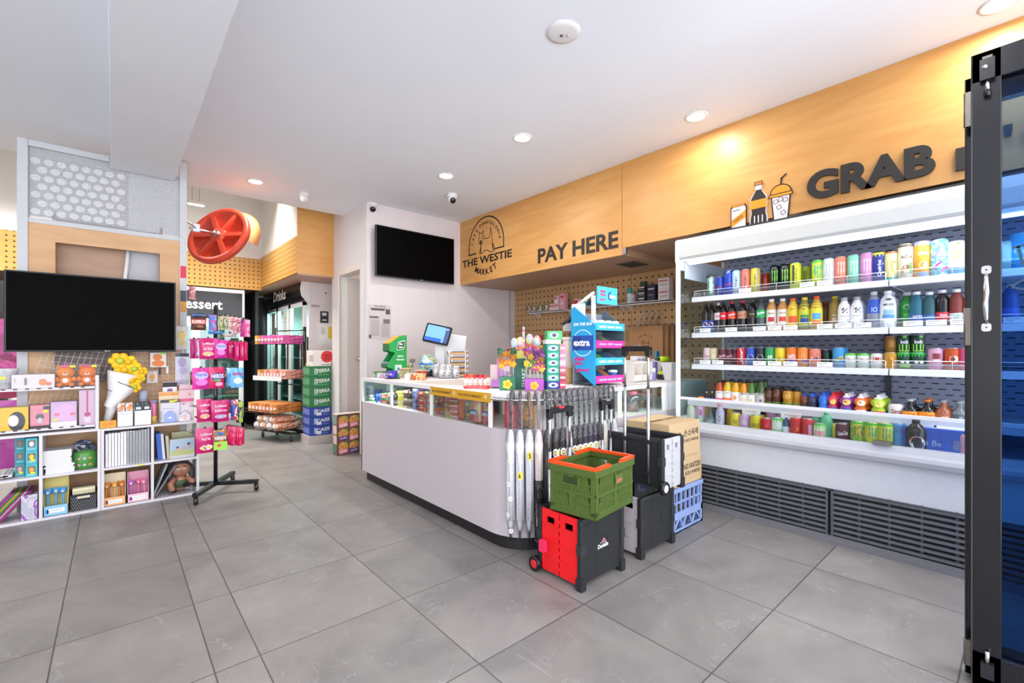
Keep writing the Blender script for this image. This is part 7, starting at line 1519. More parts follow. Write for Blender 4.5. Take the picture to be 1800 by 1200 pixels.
# poster on the white wall
a = U(647, 534, Y=4.797); b = U(687, 596, Y=4.797)
t = thing('wall_poster', 'grey newspaper style poster on the white wall by the door', 'poster', (a.x, 4.796, b.z)); w, h = b.x - a.x, a.z - b.z
MB().box((0, -.002, 0), (w, 0, h), 'd3cbca').build('poster_sheet', t)
mb = MB(); f = plane((w / 2, -.0032, 0))
mb.text('THE WESTIE', f, w * .5, .018, '4a4444', .02, cy=h * .95).rect(f, 0, h * .89, w * .9, .004, '444').rect(f, -w * .08, h * .855, w * .6, .02, '5a5250').rect(f, w * .36, h * .80, w * .2, h * .14, '5c5452').rect(f, -w * .25, h * .63, w * .4, .02, '6a6260').rect(f, w * .3, h * .52, w * .3, .05, '7a716e').rect(f, -w * .42, h * .07, w * .1, .04, '5a524e')
for k in range(22): mb.rect(f, -w * .22, h * (.56 - .022 * k), w * .4, .004, 'a89e9c').rect(f, w * .24, h * (.44 - .018 * k), w * .38, .003, 'aaa19f')
mb.build('print', t)
# ================================================================== LEFT SHELF GOODS (fronts face -Y)
def L(px, Y): return U(px, 700, Y=Y).x
def LZ(py, px, Y): return U(px, py, Y=Y).z
def goods(name, label, cat, px0, px1, py0, z, Y, d, m, arts=(), group=None, rz=0, wrap=False, bevel=.002):
    """a box whose front spans px0..px1 of the photo at plane Y, top at py0, standing at height z"""
    x0, x1 = L(px0, Y), L(px1, Y); w = x1 - x0; h = LZ(py0, (px0 + px1) / 2, Y) - z
    t = thing(name, label, cat, ((x0 + x1) / 2, Y + d / 2, z), rz, group)
    MB().box((-w / 2, -d / 2, 0), (w / 2, d / 2, h), m).build('box_body', t, bevel)
    mb = MB()
    for i, a in enumerate(arts):
        f = plane((0, -d / 2 - .001 - .0006 * i, 0)); k = a[0]
        if k == 't': mb.text(a[1], f, a[4] * w, a[5] * h, a[6], .03, cx=a[2] * w, cy=a[3] * h)
        elif k == 'r': mb.rect(f, a[1] * w, a[2] * h, a[3] * w, a[4] * h, a[5])
        elif k == 'o': mb.oval(f, a[1] * w, a[2] * h, a[3] * w, a[4] * h, a[5])
    if mb.v: mb.build('print', t)
    if wrap: MB().box((-w / 2 - .004, -d / 2 - .006, 0), (w / 2 + .004, d / 2 + .004, h + .006), FILM2).build('film_wrap', t)
    return t
FILM2 = mat('g:f8f8fa,.02')
RY = SY + .04                     # riser shelf goods
zr1 = .598 + rz_[0] + .008; zr0 = .598 + rz_[1] + .008
YL = ('r', .0, .0, .0, .0, 'e8e820')
# upper riser tier
t = thing('gift_bucket', 'pale speckled tapered gift tub at the far left of the upper riser', 'tub', (L(4, RY + .08), RY + .08, zr1), 0)
MB().lathe([(.055, 0), (.075, .12), (.079, .125), (.079, .135), (.07, .135), (.06, .01), (.0005, .01)], 'b:dcdfe6,b8c4d8,e8e0d8,40', 22).build('tub_body', t); MB().rect(cyl(.070), .005, .075, .04, .018, 'e6ea2a', 4).build('price_sticker', t)
goods('gift_box', 'long white box printed with an orange cake beside the plush toys', 'box', 20, 96, 658, zr1, RY + .01, .09, 'e6dedd', [('o', .22, .42, .2, .5, 'e8935a'), ('o', .36, .3, .16, .25, 'd8845a'), ('r', -.18, .5, .06, .5, '8a8468'), ('r', -.42, .6, .02, .3, 'aaa')], wrap=True)
def plush(label, px, Y, z, s, col, belly, band):
    """boxed seated plush bear of a plain kind"""
    t = thing('plush_toy', label, 'plush toy', (L(px, Y), Y, z))
    b = MB().ball((0, 0, s * .30), s * .25, col, 16, (1.05, .8, 1.1)); b.ball((0, -.004, s * .70), s * .33, col, 18, (1.08, .85, .92))
    for q in (-1, 1): b.ball((q * s * .24, 0, s * .97), s * .09, col, 10); b.ball((q * s * .22, -s * .20, s * .10), s * .12, col, 12, (1, 1.2, .85)); b.ball((q * s * .30, -s * .10, s * .36), s * .10, col, 12, (1, 1, 1.4))
    b.build('plush_body', t); MB().ball((0, -s * .155, s * .30), s * .13, belly, 12, (1, .5, 1)).build('belly_patch', t)
    f = MB().ball((0, -s * .27, s * .62), s * .09, 'f0e2d0', 10, (1.2, .5, .8)).ball((0, -s * .315, s * .65), s * .028, '2a1c1a', 8)
    for q in (-1, 1): f.ball((q * s * .13, -s * .265, s * .71), s * .022, '1c1414', 8)
    f.build('face', t); MB().cb((0, -.01, s * 1.0), (s * .34, s * .3, s * .08), band).ball((s * .06, -s * .1, s * 1.02), s * .10, band, 8).build('head_bow', t)
    MB().box((-s * .46, -s * .36, 0), (s * .46, s * .34, s * 1.12), FILM2).build('clear_box', t); MB().box((s * .16, -s * .365, s * .95), (s * .36, -s * .361, s * 1.05), 'e8e82a').build('price_sticker', t)
plush('orange boxed plush bear, left of the pair on the upper riser', 115.5, RY + .07, zr1, .146, 'e8882e', 'f4eee8', 'e05a90')
plush('orange boxed plush bear, right of the pair on the upper riser', 153.5, RY + .07, zr1, .146, 'ec7e24', 'f0e8f0', 'c84a7c')
# lower riser tier
goods('gift_box', 'yellow box with a black and white oval drawing on the lower riser', 'box', 0, 50, 716, zr0, RY + .01, .08, 'ecc42c', [('o', .08, .38, .62, .86, '303438'), ('o', -.04, .42, .38, .5, 'f2f0e6')], wrap=True)
goods('gift_box', 'pink box with a grey mushroom drawing on the lower riser', 'box', 53, 87, 712, zr0, RY + .01, .08, 'e890a0', [('o', .0, .5, .46, .26, '6a6468'), ('o', .0, .34, .26, .24, 'c8d0d0'), ('r', .34, .88, .34, .14, '3a3c44'), ('r', .3, .72, .28, .1, 'e8e82a'), ('r', 0, .06, 1, .12, '3a3034')], wrap=True)
goods('gift_box', 'lilac box showing a round pink cushion on the lower riser', 'box', 89, 135, 706, zr0, RY + .005, .09, 'd4b4d8', [('o', .04, .56, .82, .72, 'e6b8de'), ('o', -.26, .5, .22, .14, 'e87a9c'), ('o', .34, .5, .22, .14, 'e87a9c'), ('r', 0, .1, 1.0, .2, 'f2eef2'), ('r', -.34, .3, .18, .1, 'e8e82a')], wrap=True)
goods('gift_pack', 'tall pink wrapped parcel with magenta ribbon on the lower riser', 'parcel', 139, 168, 685, zr0, RY + .01, .06, 'd8b8cc', [('r', .0, .6, .1, .75, 'c8487c'), ('r', .0, .3, .36, .1, 'c04a7c'), ('r', 0, .14, .4, .16, 'e8dce4')], wrap=True)
# cells of the left unit: front plane SY
CYf = SY + .03
for i, (px0, px1, d) in enumerate(((26, 44, .07), (45, 66, .0))):
    for k in range(3):
        z = .3065 + k * .088
        x0, x1 = L(px0, SY + .02 + d), L(px1, SY + .02 + d); w = x1 - x0
        t = thing('toy_box', 'teal toy box with a small window, %s of the %s column' % (('lowest', 'middle', 'topmost')[k], ('rear', 'front')[i]), 'box', ((x0 + x1) / 2, SY + .06 + d, z), 0, 'teal toy boxes in the left unit')
        MB().box((-w / 2, -.04, 0), (w / 2, .04, .087), ('2a9aa4', '4ab4c0')[i]).build('box_body', t, .001); mb = MB(); f = plane((0, -.0412, 0)); mb.rect(f, 0, .05, w * .66, .045, '7a6a64').oval(plane((0, -.0418, 0)), 0, .048, w * .4, .034, ('f0a83c', 'e8d04c', 'e8e8ec')[k] if i else ('d8a8b0', '9a8a88', '8a7a78')[k]).text('TOY', plane((0, -.0418, 0)), w * .7, .008, 'd8ecec', .02, cy=.013)
        if (i, k) in ((0, 0), (1, 0), (1, 1)): mb.rect(plane((0, -.0424, 0)), w * .1, .026, w * .4, .012, 'e6ea2a')
        mb.build('print', t)
random.seed(5)
for k in range(3): tag(MB().cb((0, 0, .02), (.04, .2, .014), 'e6e4e8', ry=R(-30 + 12 * k)).build('paper_roll', loc=(L(4 + 6 * k, SY + .1), SY + .13, .307)), 'bagged white roll leaning in the left cell, %s of three' % ('left', 'middle', 'right')[k], 'roll', 'white rolls in the left cell')
# pads
for k in range(13):
    z = .3065 + k * .0125; sk = random.uniform(-.004, .004)
    t = thing('paper_pad', 'white paper pad, %s of the stack in the left unit' % ('lowest', 'second', 'third', 'fourth', 'fifth', 'sixth', 'seventh', 'eighth', 'ninth', 'tenth', 'eleventh', 'twelfth', 'topmost')[k], 'pad', (L(101 if k > 4 else 105, SY + .05) + sk, SY + .11, z), random.uniform(-.03, .03), 'stacked white pads')
    MB().box((-.072, -.08, 0), (.072, .08, .0095), 'f0eff0').box((-.0725, -.0805, .0095), (.0725, .0805, .012), 'c8c8cc').build('pad', t)
t = thing('toy_bag', 'green drum-shaped pouch printed with toys inside a clear bag', 'bag', (L(149, SY + .06), SY + .11, .3065))
MB().lathe([(.05, 0), (.068, .01), (.07, .06), (.064, .115), (.03, .13), (.0005, .132)], '4a9a34', 20).build('pouch', t)
mb = MB()
for k in range(6): mb.oval(cyl(.0712), -.03 + (k % 3) * .03, .035 + (k // 3) * .045, .02, .016, ('e8a0b8', 'd8c8e8', 'e8b05c')[k % 3], 10)
mb.build('print', t); MB().lathe([(.06, 0), (.08, .02), (.082, .11), (.06, .16), (.02, .185)], FILM2, 14).build('film_wrap', t)
t = thing('toy_bag', 'dark navy pouch on top of the green pouch at the back', 'bag', (L(146, SY + .15), SY + .22, .3065)); MB().ball((0, 0, .1), .06, 'b:3a4464,7a88b0,242c44,e8e8f0,14', 16, (1.2, .6, 1.55)).build('pouch', t)
# bottom row, left unit
random.seed(9)
for k in range(9):
    c_ = ('8a3a8c', 'c8308a', '2a8a5c', 'e8b02a', '3aa04c', 'a82c5c', 'b8b8d0', 'c83c8c', '7a2c6c')[k]
    tag(MB().cb((0, 0, .105), (.006, .20, .23), c_, ry=R(38)).build('balloon_pack', loc=(L(-6 + 4.6 * k, SY + .10) , SY + .13, .012 + .0)), 'flat %s pack leaning in the bottom left cell, counted from left: %s' % (('violet', 'magenta', 'green', 'yellow', 'bright green', 'wine', 'silver', 'hot pink', 'plum')[k], ('one', 'two', 'three', 'four', 'five', 'six', 'seven', 'eight', 'nine')[k]), 'pack', 'leaning packs in the bottom left cell')
goods('gift_pack', 'clear bag of white and violet ribbons in the bottom left cell', 'bag', 37, 66, 870, .0165, SY + .02, .10, 'b:c8c8d4,e0dce4,a86ac0,b8a8c8,9', wrap=True)
def pen_box(label, px0, px1, ztop_py, Y, back, frontc, pens, n, txt='f4f4f6', sc=1.0, group=None):
    x0, x1 = L(px0, Y), L(px1, Y); w = x1 - x0; z = .0165; h = LZ(ztop_py, (px0 + px1) / 2, Y) - z; d = .09
    t = thing('pen_display', label, 'display box', ((x0 + x1) / 2, Y + d / 2, z))
    fh = h * .28
    MB().box((-w / 2, -d / 2, 0), (w / 2, -d / 2 + .003, fh), frontc).box((-w / 2, d / 2 - .003, 0), (w / 2, d / 2, h), back).box((-w / 2, -d / 2, 0), (w / 2, d / 2, .003), back).prism([(-d / 2, 0), (d / 2, 0), (d / 2, h), (d / 2 - .02, h), (-d / 2, fh)], -w / 2, -w / 2 + .003, back, 0).prism([(-d / 2, 0), (d / 2, 0), (d / 2, h), (d / 2 - .02, h), (-d / 2, fh)], w / 2 - .003, w / 2, back, 0).build('box_body', t)
    mb = MB(); f = plane((0, -d / 2 - .001, 0)); mb.rect(f, .0, fh * .5, w * .7, fh * .4, txt); mb.oval(f, -w * .36, fh * .45, w * .16, fh * .5, pens[0]).rect(plane((0, -d / 2 - .0016, 0)), .0, fh * .5, w * .5, fh * .06, '9ab')
    mb.build('print', t)
    for k in range(n):
        x = -w / 2 + w * (k + .5) / n; c_ = pens[k % len(pens)]; lean = random.uniform(-.08, .08)
        pn = thing('novelty_pen', label.split(' box')[0] + ' pen, %s in its box' % ('leftmost', 'second', 'third', 'fourth', 'fifth', 'sixth')[k], 'pen', ((x0 + x1) / 2 + x, Y + d / 2 - .01 + .02 * (k % 2), z + .0035), 0, group or 'novelty pens')
        pn.rotation_euler = (0, lean, 0)
        MB().lathe([(.003, 0), (.0065, .012), (.007, h * .5), (.005, h * .56)], c_, 10).build('barrel', pn); MB().ball((0, 0, h * .62), h * .085, c_, 10, (1, .8, 1)).ball((-h * .05, 0, h * .70), h * .03, c_, 8).ball((h * .05, 0, h * .70), h * .03, c_, 8).ball((0, -h * .05, h * .61), h * .035, 'f0dcc0', 8).build('figure_top', pn)
    return t
pen_box('blue pens box with pale yellow back in the bottom row', 76, 120, 842, SY + .02, 'd8c878', '8fc4e4', ['4a9ad8', '5aa8e0'], 3)
pen_box('orange pens box with peach front in the bottom row', 181, 221, 835, SY + .02, 'e8d8b8', 'eeb480', ['d8882c', 'cc7a24', 'e09a3c'], 5)
pen_box('pink pens box with rose front in the bottom row', 224, 262, 831, SY + .02, 'd898ac', 'f0c8d4', ['b86ac8', 'e06aa4', 'e07aa8'], 3)
t = thing('storage_basket', 'black perforated plastic basket holding spiral books in the bottom row', 'basket', (L(147, SY + .03), SY + .12, .0165)); BW = .072
dk = '1e2026'; mb = MB()
mb.add([(-BW * .9, -.08, 0), (BW * .9, -.08, 0), (BW * .9, .08, 0), (-BW * .9, .08, 0), (-BW, -.09, .12), (BW, -.09, .12), (BW, .09, .12), (-BW, .09, .12)], [(3, 2, 1, 0), (0, 1, 5, 4), (1, 2, 6, 5), (2, 3, 7, 6), (3, 0, 4, 7)], dk); mb.build('basket_body', t)
mb = MB()
for r_ in range(7):
    for c_ in range(11):
        if not (r_ > 4 and 2 < c_ < 8): mb.oval(plane((0, -.0815, 0), (1, 0, 0), (0, -.083, 1)), -BW * .85 + BW * 1.7 * c_ / 10 + (.003 if r_ % 2 else -.003), .012 + r_ * .014, .006, .006, 'b8b8bc', 6)
mb.build('holes', t); MB().rbox((-.035, -.0915, .088), (.035, -.088, .104), 'd8d0b8', .006, 3, 1).build('grip_opening', t)
for k in range(3): tag(MB().box((-.06, -.006, 0), (.06, .006, .15), 'd8cfa8' if k < 2 else '3a4a64').box((-.06, -.009, .135), (.06, -.006, .147), 'efe6c4').build('spiral_book', loc=(L(147, SY + .03), SY + .075 + k * .03, .02)), 'spiral book standing in the black basket, %s' % ('front', 'middle', 'rear')[k], 'book', 'spiral books in the basket')
# right unit: notebooks
xs0, xs1 = -.052, .210
n = 15; x = xs0 + .003; random.seed(21)
cols = ['e6e4e8', 'eceaee', 'dedde2', 'e8e6ea', 'e0c8d0', 'e6dce2', 'e8e6ea', 'd8d8dc', 'c8c8cc', 'd6d6da', 'c2c2c8', 'dadade', 'd0d0d6', 'bcbcc4', 'd4d4da']
od = ('first', 'second', 'third', 'fourth', 'fifth', 'sixth', 'seventh', 'eighth', 'ninth', 'tenth', 'eleventh', 'twelfth', 'thirteenth', 'fourteenth', 'fifteenth')
for k in range(n):
    th = .0145; sp_ = k > 6; h = .245 + .012 * (k / n) + random.uniform(-.004, .004)
    t = thing('notebook', '%s notebook, %s from the left in the notebook row' % ('white wire-bound' if sp_ else ('pale pink' if k in (4, 5) else 'plain white'), od[k]), 'notebook', (x + th / 2, SY + .035, .3045), 0, 'notebooks standing in the cube')
    MB().box((-th / 2, 0, 0), (th / 2, .17, h), cols[k]).box((-th / 2 + .002, -.0006, .002), (th / 2 - .002, 0, h - .002), 'f4f4f6').build('book_block', t)
    if sp_:
        mb = MB()
        for j in range(int(h / .009)): mb.box((-th * .42, -.006, .006 + j * .009), (th * .42, .0, .0095 + j * .009), '4a4a50')
        mb.build('wire_binding', t)
    x += .0172
tag(MB().rbox((-.018, 0, -.005), (.018, .0015, .005), 'e0ea24', .004, 3, 1).build('price_sticker', loc=(L(247, SY), SY - .002, .2965)), 'neon yellow sticker on the shelf edge under the notebooks', 'sticker')
# right cells
for k, (px0, px1, c_, lb, hh_) in enumerate(((272, 282, '3a6ac8', 'blue spine binder leaning in the right upper cell', .205), (281, 287, 'd8d8e0', 'white spine binder beside the blue one', .2), (289, 296, 'c8c0a8', 'cream notebook beside the white binder', .18))):
    xx = (L(px0, SY + .05) + L(px1, SY + .05)) / 2; w_ = L(px1, SY + .05) - L(px0, SY + .05)
    tag(MB().cb((0, 0, hh_ / 2), (w_ * .8, .15, hh_), c_, ry=R(-4)).build('binder', loc=(xx + .01, SY + .14, .3055)), lb, 'binder')
goods('picture_book', 'boxed picture set with children on a meadow in the right upper cell', 'box', 299, 342, 771, .3045, SY + .03, .05, 'd8dcd8', [('r', 0, .55, .92, .8, 'b8d4e4'), ('r', 0, .28, .92, .26, 'c8d084'), ('o', -.2, .48, .12, .2, 'e8b8a0'), ('o', .05, .5, .12, .2, 'e8b090'), ('o', .25, .6, .14, .2, 'e8b8a8'), ('o', .25, .72, .12, .12, '3a3a4c'), ('o', -.2, .58, .1, .1, '3a3a4c')], wrap=True)
tag(MB().box((-.07, 0, 0), (.07, .02, .185), 'c9c89c').build('box_lid', loc=(L(322, SY + .12), SY + .2, .3045)), 'olive-cream box standing behind the meadow picture set', 'box')
# bottom right: large leaning boards and bagged doll
tag(MB().cb((0, 0, .125), (.012, .22, .26), '9a9aa0', ry=R(20)).build('flat_board', loc=(L(281, SY + .08), SY + .15, .022)), 'grey flat board leaning in the lower right cell', 'board')
tag(MB().cb((0, 0, .12), (.01, .22, .25), '7a7e86', ry=R(30)).build('flat_board', loc=(L(291, SY + .08), SY + .15, .020)), 'darker grey flat board leaning beside the doll', 'board')
t = thing('doll', 'long-haired brown-skinned plush doll in a clear bag in the lower right cell', 'doll', (L(319, SY + .05), SY + .10, .0165))
SK = 'b07858'; HR = '2a1a16'
MB().ball((0, 0, .075), .05, SK, 16, (1, .7, 1.3)).ball((0, -.01, .185), .062, SK, 20, (1.05, .8, .92)).tube([(.04, -.02, .12), (.075, -.04, .08), (.07, -.06, .04)], [.02, .022, .02], SK, 10).tube([(-.04, -.02, .12), (-.07, -.04, .08), (-.06, -.06, .03)], [.02, .022, .022], SK, 10).build('body', t)
mb = MB().ball((0, .012, .20), .066, HR, 18, (1.1, .85, .95))
for s in (-1, 1): mb.tube([(s * .05, 0, .22), (s * .072, -.01, .17), (s * .070, -.02, .12), (s * .055, -.025, .08)], [.02, .024, .022, .012], HR, 10)
mb.build('hair', t)
mb = MB()
for s in (-1, 1): mb.ball((s * .022, -.057, .195), .009, 'f0ece8', 10, (1.3, .4, .8)).ball((s * .022, -.0605, .195), .0045, '2a1814', 8, (1, .5, 1)).cb((s * .022, -.058, .213), (.026, .004, .005), HR, ry=s * R(12))
mb.ball((0, -.062, .178), .009, 'a86c4c', 8).cb((0, -.058, .158), (.024, .004, .005), '8a3c34'); mb.build('face', t)
MB().lathe([(.045, .04), (.054, .08), (.05, .1)], '4a5a34', 16, tf=Matrix.Diagonal((1, .72, 1, 1))).build('leaf_top', t)
MB().box((-.085, -.075, 0), (.085, .06, .262), FILM2).build('film_wrap', t)
# top of the right unit
TQ = .596
t = thing('paper_sign', 'orange price sign with pink figures at the foot of the bouquet', 'sign', (L(190, SY + .01), SY + .03, TQ)); MB().box((-.045, -.002, 0), (.045, .002, .052), 'f5a41c').text('12.90', plane((0, -.003, .026)), .062, .024, 'ee6a5c', .02).box((-.03, 0, 0), (.03, .03, .002), 'f5a41c').build('sign_card', t)
# bouquet: plush yellow flowers in white paper
t = thing('bouquet', 'plush bouquet of big yellow flowers wrapped in white paper with black trim', 'bouquet', (L(185, SY + .12), SY + .14, TQ))
tf = Matrix.Rotation(R(15), 4, 'Y') @ Matrix.Diagonal((1.15, 1.15, 1.2, 1))
MB().lathe([(.018, .02), (.028, .10), (.052, .22), (.085, .34), (.083, .345), (.05, .23), (.0005, .12)], 'f0eeee', 20, tf=tf).build('paper_cone', t)
tf2 = Matrix.Translation((.03, -.02, .16)) @ Matrix.Rotation(R(30), 4, 'Y'); MB().lathe([(.035, -.02), (.05, .06), (.075, .17), (.073, .175)], 'f4f2f2', 16, tf=tf2, a0=150, a1=400).build('paper_cone', t)
MB().tube([tuple(tf @ Vector((.0535 * math.cos(R(q)), .0535 * math.sin(R(q)), .222))) for q in range(150, 400, 15)], .0025, '1c1c1e', 6).tube([tuple(tf2 @ Vector((.077 * math.cos(R(q)), .077 * math.sin(R(q)), .172))) for q in range(160, 400, 15)], .0025, '1c1c1e', 6).build('black_trim', t)
MB().tube([(-.005, 0, 0), (.0, 0, .06)], [.016, .014], '8ac060', 8).build('stem', t)
for i, (px, py, s) in enumerate(((213, 634, .060), (228, 636, .050), (221, 650, .055), (238, 648, .05), (251, 653, .038), (233, 668, .056), (238, 680, .042), (247, 664, .036))):
    p = U(px, py, Y=SY + .10) - Vector(t.location) - Vector((.008, 0, 0)); fl = MB()
    for k in range(6): fl.ball((p.x + s * .68 * math.cos(k * 1.047 + i), -.05 + .006 * (k % 2), p.z + s * .62 * math.sin(k * 1.047 + i)), s * .48, 'f2ca14' if i % 2 else 'edbe10', 10, (1, .45, 1))
    fl.ball((p.x, -.066, p.z), s * .42, 'e8b60c' if i % 3 else 'b8c83a', 10, (1, .5, 1)); fl.build('flower', t)
tag(MB().lathe([(.028, 0), (.03, .01), (.03, .15), (.028, .16)], 'd8a8cc', 16).lathe([(.031, .02), (.031, .05)], 'c87ab8', 16).lathe([(.0285, .16), (.0285, .25)], 'b8bcd0', 16).build('water_tumbler', loc=(L(252, SY + .2), SY + .21, TQ)), 'tall lilac tumbler half hidden behind the yellow flowers', 'tumbler')
for k, (px0, px1) in enumerate(((206, 234), (236, 266))):
    x0, x1 = L(px0, SY + .02), L(px1, SY + .02); w = x1 - x0
    t = thing('counter_box', 'white open display box, %s of two under the flowers' % ('left, holding bead strings', 'right, holding black cards')[k], 'display box', ((x0 + x1) / 2, SY + .06, TQ))
    MB().box((-w / 2, -.045, 0), (w / 2, -.042, .112), 'efeef2').box((-w / 2, .042, 0), (w / 2, .045, .16), 'e6e5ea').box((-w / 2, -.045, 0), (-w / 2 + .002, .045, .13), 'eceaee').box((w / 2 - .002, -.045, 0), (w / 2, .045, .13), 'eceaee').box((-w / 2, -.045, 0), (w / 2, .045, .002), 'eee').build('box_body', t)
    if k == 0: MB().rect(plane((0, -.046, .095)), 0, 0, w * .7, .003, '99a').rect(plane((0, -.046, .08)), -.02, 0, w * .4, .002, 'aab').build('print', t)
    for j in range(2):
        xx = -w / 4 + j * w / 2; it = thing('small_card' if k else 'bead_pack', ('black carded item, %s in the right white box' if k else 'clear pack of orange beads, %s in the left white box') % ('left', 'right')[j], 'pack', ((x0 + x1) / 2 + xx, SY + .06, TQ + .0025), 0, 'packs in the white display boxes')
        MB().box((-w * .22, -.012, 0), (w * .22, .012, .172), '1f2430' if k else 'b:e8dcd8,b8aab8,e0a050,d8d0d8,26').build('card', it)
        mb = MB(); f = plane((0, -.013, 0))
        if k: mb.rect(f, 0, .125, w * .3, .02, 'd8dce4').oval(f, -.006, .16, .012, .008, '6ac05c').oval(f, 0, .147, .02, .008, '5a6070')
        else: mb.oval(f, 0, .135, w * .3, .022, 'e8903a').oval(f, .01, .15, .02, .014, 'd87a2c')
        mb.build('print', it)
t = thing('pen_bunch', 'small bunch of blue and pink novelty pens beside the white boxes', 'pens', (L(271, SY + .03), SY + .05, TQ))
random.seed(4)
for k in range(6): x = random.uniform(-.014, .014); c_ = ('2a8ac8', '3aa0d8', 'e0609c')[k % 3]; MB().tube([(x * .5, 0, .01), (x, random.uniform(-.01, .01), .16)], .004, ('e06a9c', 'e8a0c0')[k % 2], 6).ball((x, 0, .17), .011, c_, 8).build('pen', t)
MB().lathe([(.012, 0), (.02, .05), (.018, .06)], 'b:c8a050,e8c86a,8a6a3c,60', 12).build('gold_cup', t)
goods('sticker_pad', 'tall cream sticker sheet pad, rearmost on the right unit', 'sheet', 279, 316, 688, TQ, SY + .12, .01, 'e8d4b0', [('r', 0, .92, 1, .12, 'e8a860'), ('o', .2, .9, .1, .05, 'd87a3c')])
goods('sticker_pad', 'white sticker card with black header and purple butterfly at the back', 'sheet', 286, 311, 671, TQ, SY + .16, .006, 'efedf2', [('r', 0, .93, 1, .12, '23232a'), ('o', 0, .78, .4, .1, '8a5a9c')])
goods('sticker_pad', 'tall pink sticker sheet at the right of the unit', 'sheet', 315, 341, 675, TQ, SY + .10, .008, 'f0d0d4', [('r', 0, .86, .9, .03, 'd8909c'), ('o', .2, .72, .2, .08, 'e8a888'), ('r', 0, .56, 1, .08, 'e86a94'), ('r', 0, .25, .9, .4, 'f4eaf0'), ('o', -.2, .45, .16, .06, 'b8a0a8')])
goods('sticker_pad', 'white sticker sheet with charcoal header and neon stickers', 'sheet', 282, 316, 702, TQ, SY + .08, .008, 'dfdde4', [('r', 0, .93, 1, .14, '4a4850'), ('r', .1, .92, .3, .08, 'e8e82a'), ('r', .3, .95, .2, .06, 'e8e82a'), ('r', -.1, .6, .6, .02, 'a8a8b4'), ('r', -.44, .3, .06, .4, 'b0b0b8')])
t = thing('sticky_note', 'periwinkle house-shaped memo pad at the front of the right unit', 'memo pad', (L(299, SY + .05), SY + .06, TQ)); MB().prism([(-.034, 0), (.034, 0), (.034, .058), (.012, .088), (-.012, .088), (-.034, .058)], -.005, .005, '98aee4', 1).oval(plane((0, -.006, .035)), 0, 0, .022, .018, 'e8e4f0').build('pad', t)
t = thing('sticky_note', 'pale house-shaped memo pad beside the periwinkle one', 'memo pad', (L(325, SY + .05), SY + .06, TQ)); MB().prism([(-.036, 0), (.036, 0), (.036, .05), (0, .086), (-.036, .05)], -.005, .005, 'e9e6ee', 1).rect(plane((0, -.006, .03)), 0, 0, .022, .04, 'f0c8b0').rect(plane((-.022, -.006, .035)), 0, 0, .012, .02, 'b8c8e8').line([(-.036, .05), (0, .086), (.036, .05)], plane((0, -.006, 0)), .006, 'b8c0e0').build('pad', t)
# cards hanging on the wire grid
def hang(name, label, px0, px1, py0, py1, Y, m, arts, cat='card', wrap=False):
    x0, x1 = L(px0, Y), L(px1, Y); z0, z1 = U((px0 + px1) / 2, py1, Y=Y).z, U((px0 + px1) / 2, py0, Y=Y).z; w, h = x1 - x0, z1 - z0
    t = thing(name, label, cat, ((x0 + x1) / 2, Y, z0)); MB().box((-w / 2, -.004, 0), (w / 2, .004, h), m).build('card', t); mb = MB()
    for i, a in enumerate(arts):
        f = plane((0, -.005 - .0006 * i, 0)); k = a[0]
        if k == 'r': mb.rect(f, a[1] * w, a[2] * h, a[3] * w, a[4] * h, a[5])
        elif k == 'o': mb.oval(f, a[1] * w, a[2] * h, a[3] * w, a[4] * h, a[5])
        elif k == 't': mb.text(a[1], f, a[4] * w, a[5] * h, a[6], .03, cx=a[2] * w, cy=a[3] * h)
    if mb.v: mb.build('print', t)
    MB().tube([(0, .04, h + .004), (0, -.012, h - .008), (0, -.014, h + .004)], .002, CHROME, 6).build('hook', t)
    if wrap: MB().box((-w / 2 - .003, -.014, -.006), (w / 2 + .003, .008, h + .004), FILM2).build('film_wrap', t)
    return t
YG = 4.70
hang('sticker_card', 'hanging white card with an orange shape and dark header', 264, 292, 615, 645, YG, 'ece6e0', [('r', 0, .93, 1, .16, '3a4040'), ('r', .3, .82, .3, .12, '9ad83c'), ('o', -.05, .58, .6, .4, 'e8833a'), ('o', .0, .22, .8, .36, 'e8833a')])
hang('sticker_card', 'small hanging beige card with an orange carrot', 258, 277, 652, 673, YG, 'e0d4cc', [('o', 0, .52, .5, .42, 'eea03c'), ('r', 0, .24, .3, .08, '9a9a5c'), ('o', .0, .85, .08, .06, '777')])
hang('sticker_card', 'long hanging white card with violet pattern beside the snack stand', 308, 332, 621, 676, YG - .02, 'e6e4f0', [('r', 0, .95, 1, .1, '3a4050'), ('o', 0, .72, .6, .3, 'b0a4d0'), ('o', .1, .45, .6, .25, 'd0c4e4'), ('r', 0, .1, 1, .12, 'c8c8d8')], wrap=True)
hang('sticker_card', 'hanging clear bag of yellow shapes right of the television', 309, 329, 573, 614, YG - .02, 'e8e2d8', [('o', 0, .6, .7, .4, 'e8d060'), ('o', .0, .3, .6, .3, 'ecd890')], wrap=True)
hang('price_tag', 'narrow white price tag on the wire grid', 292, 296, 643, 656, YG, 'ececee', [])
hang('price_tag', 'narrow dark tag on the wire grid', 279, 283, 645, 658, YG, '2c2c30', [])
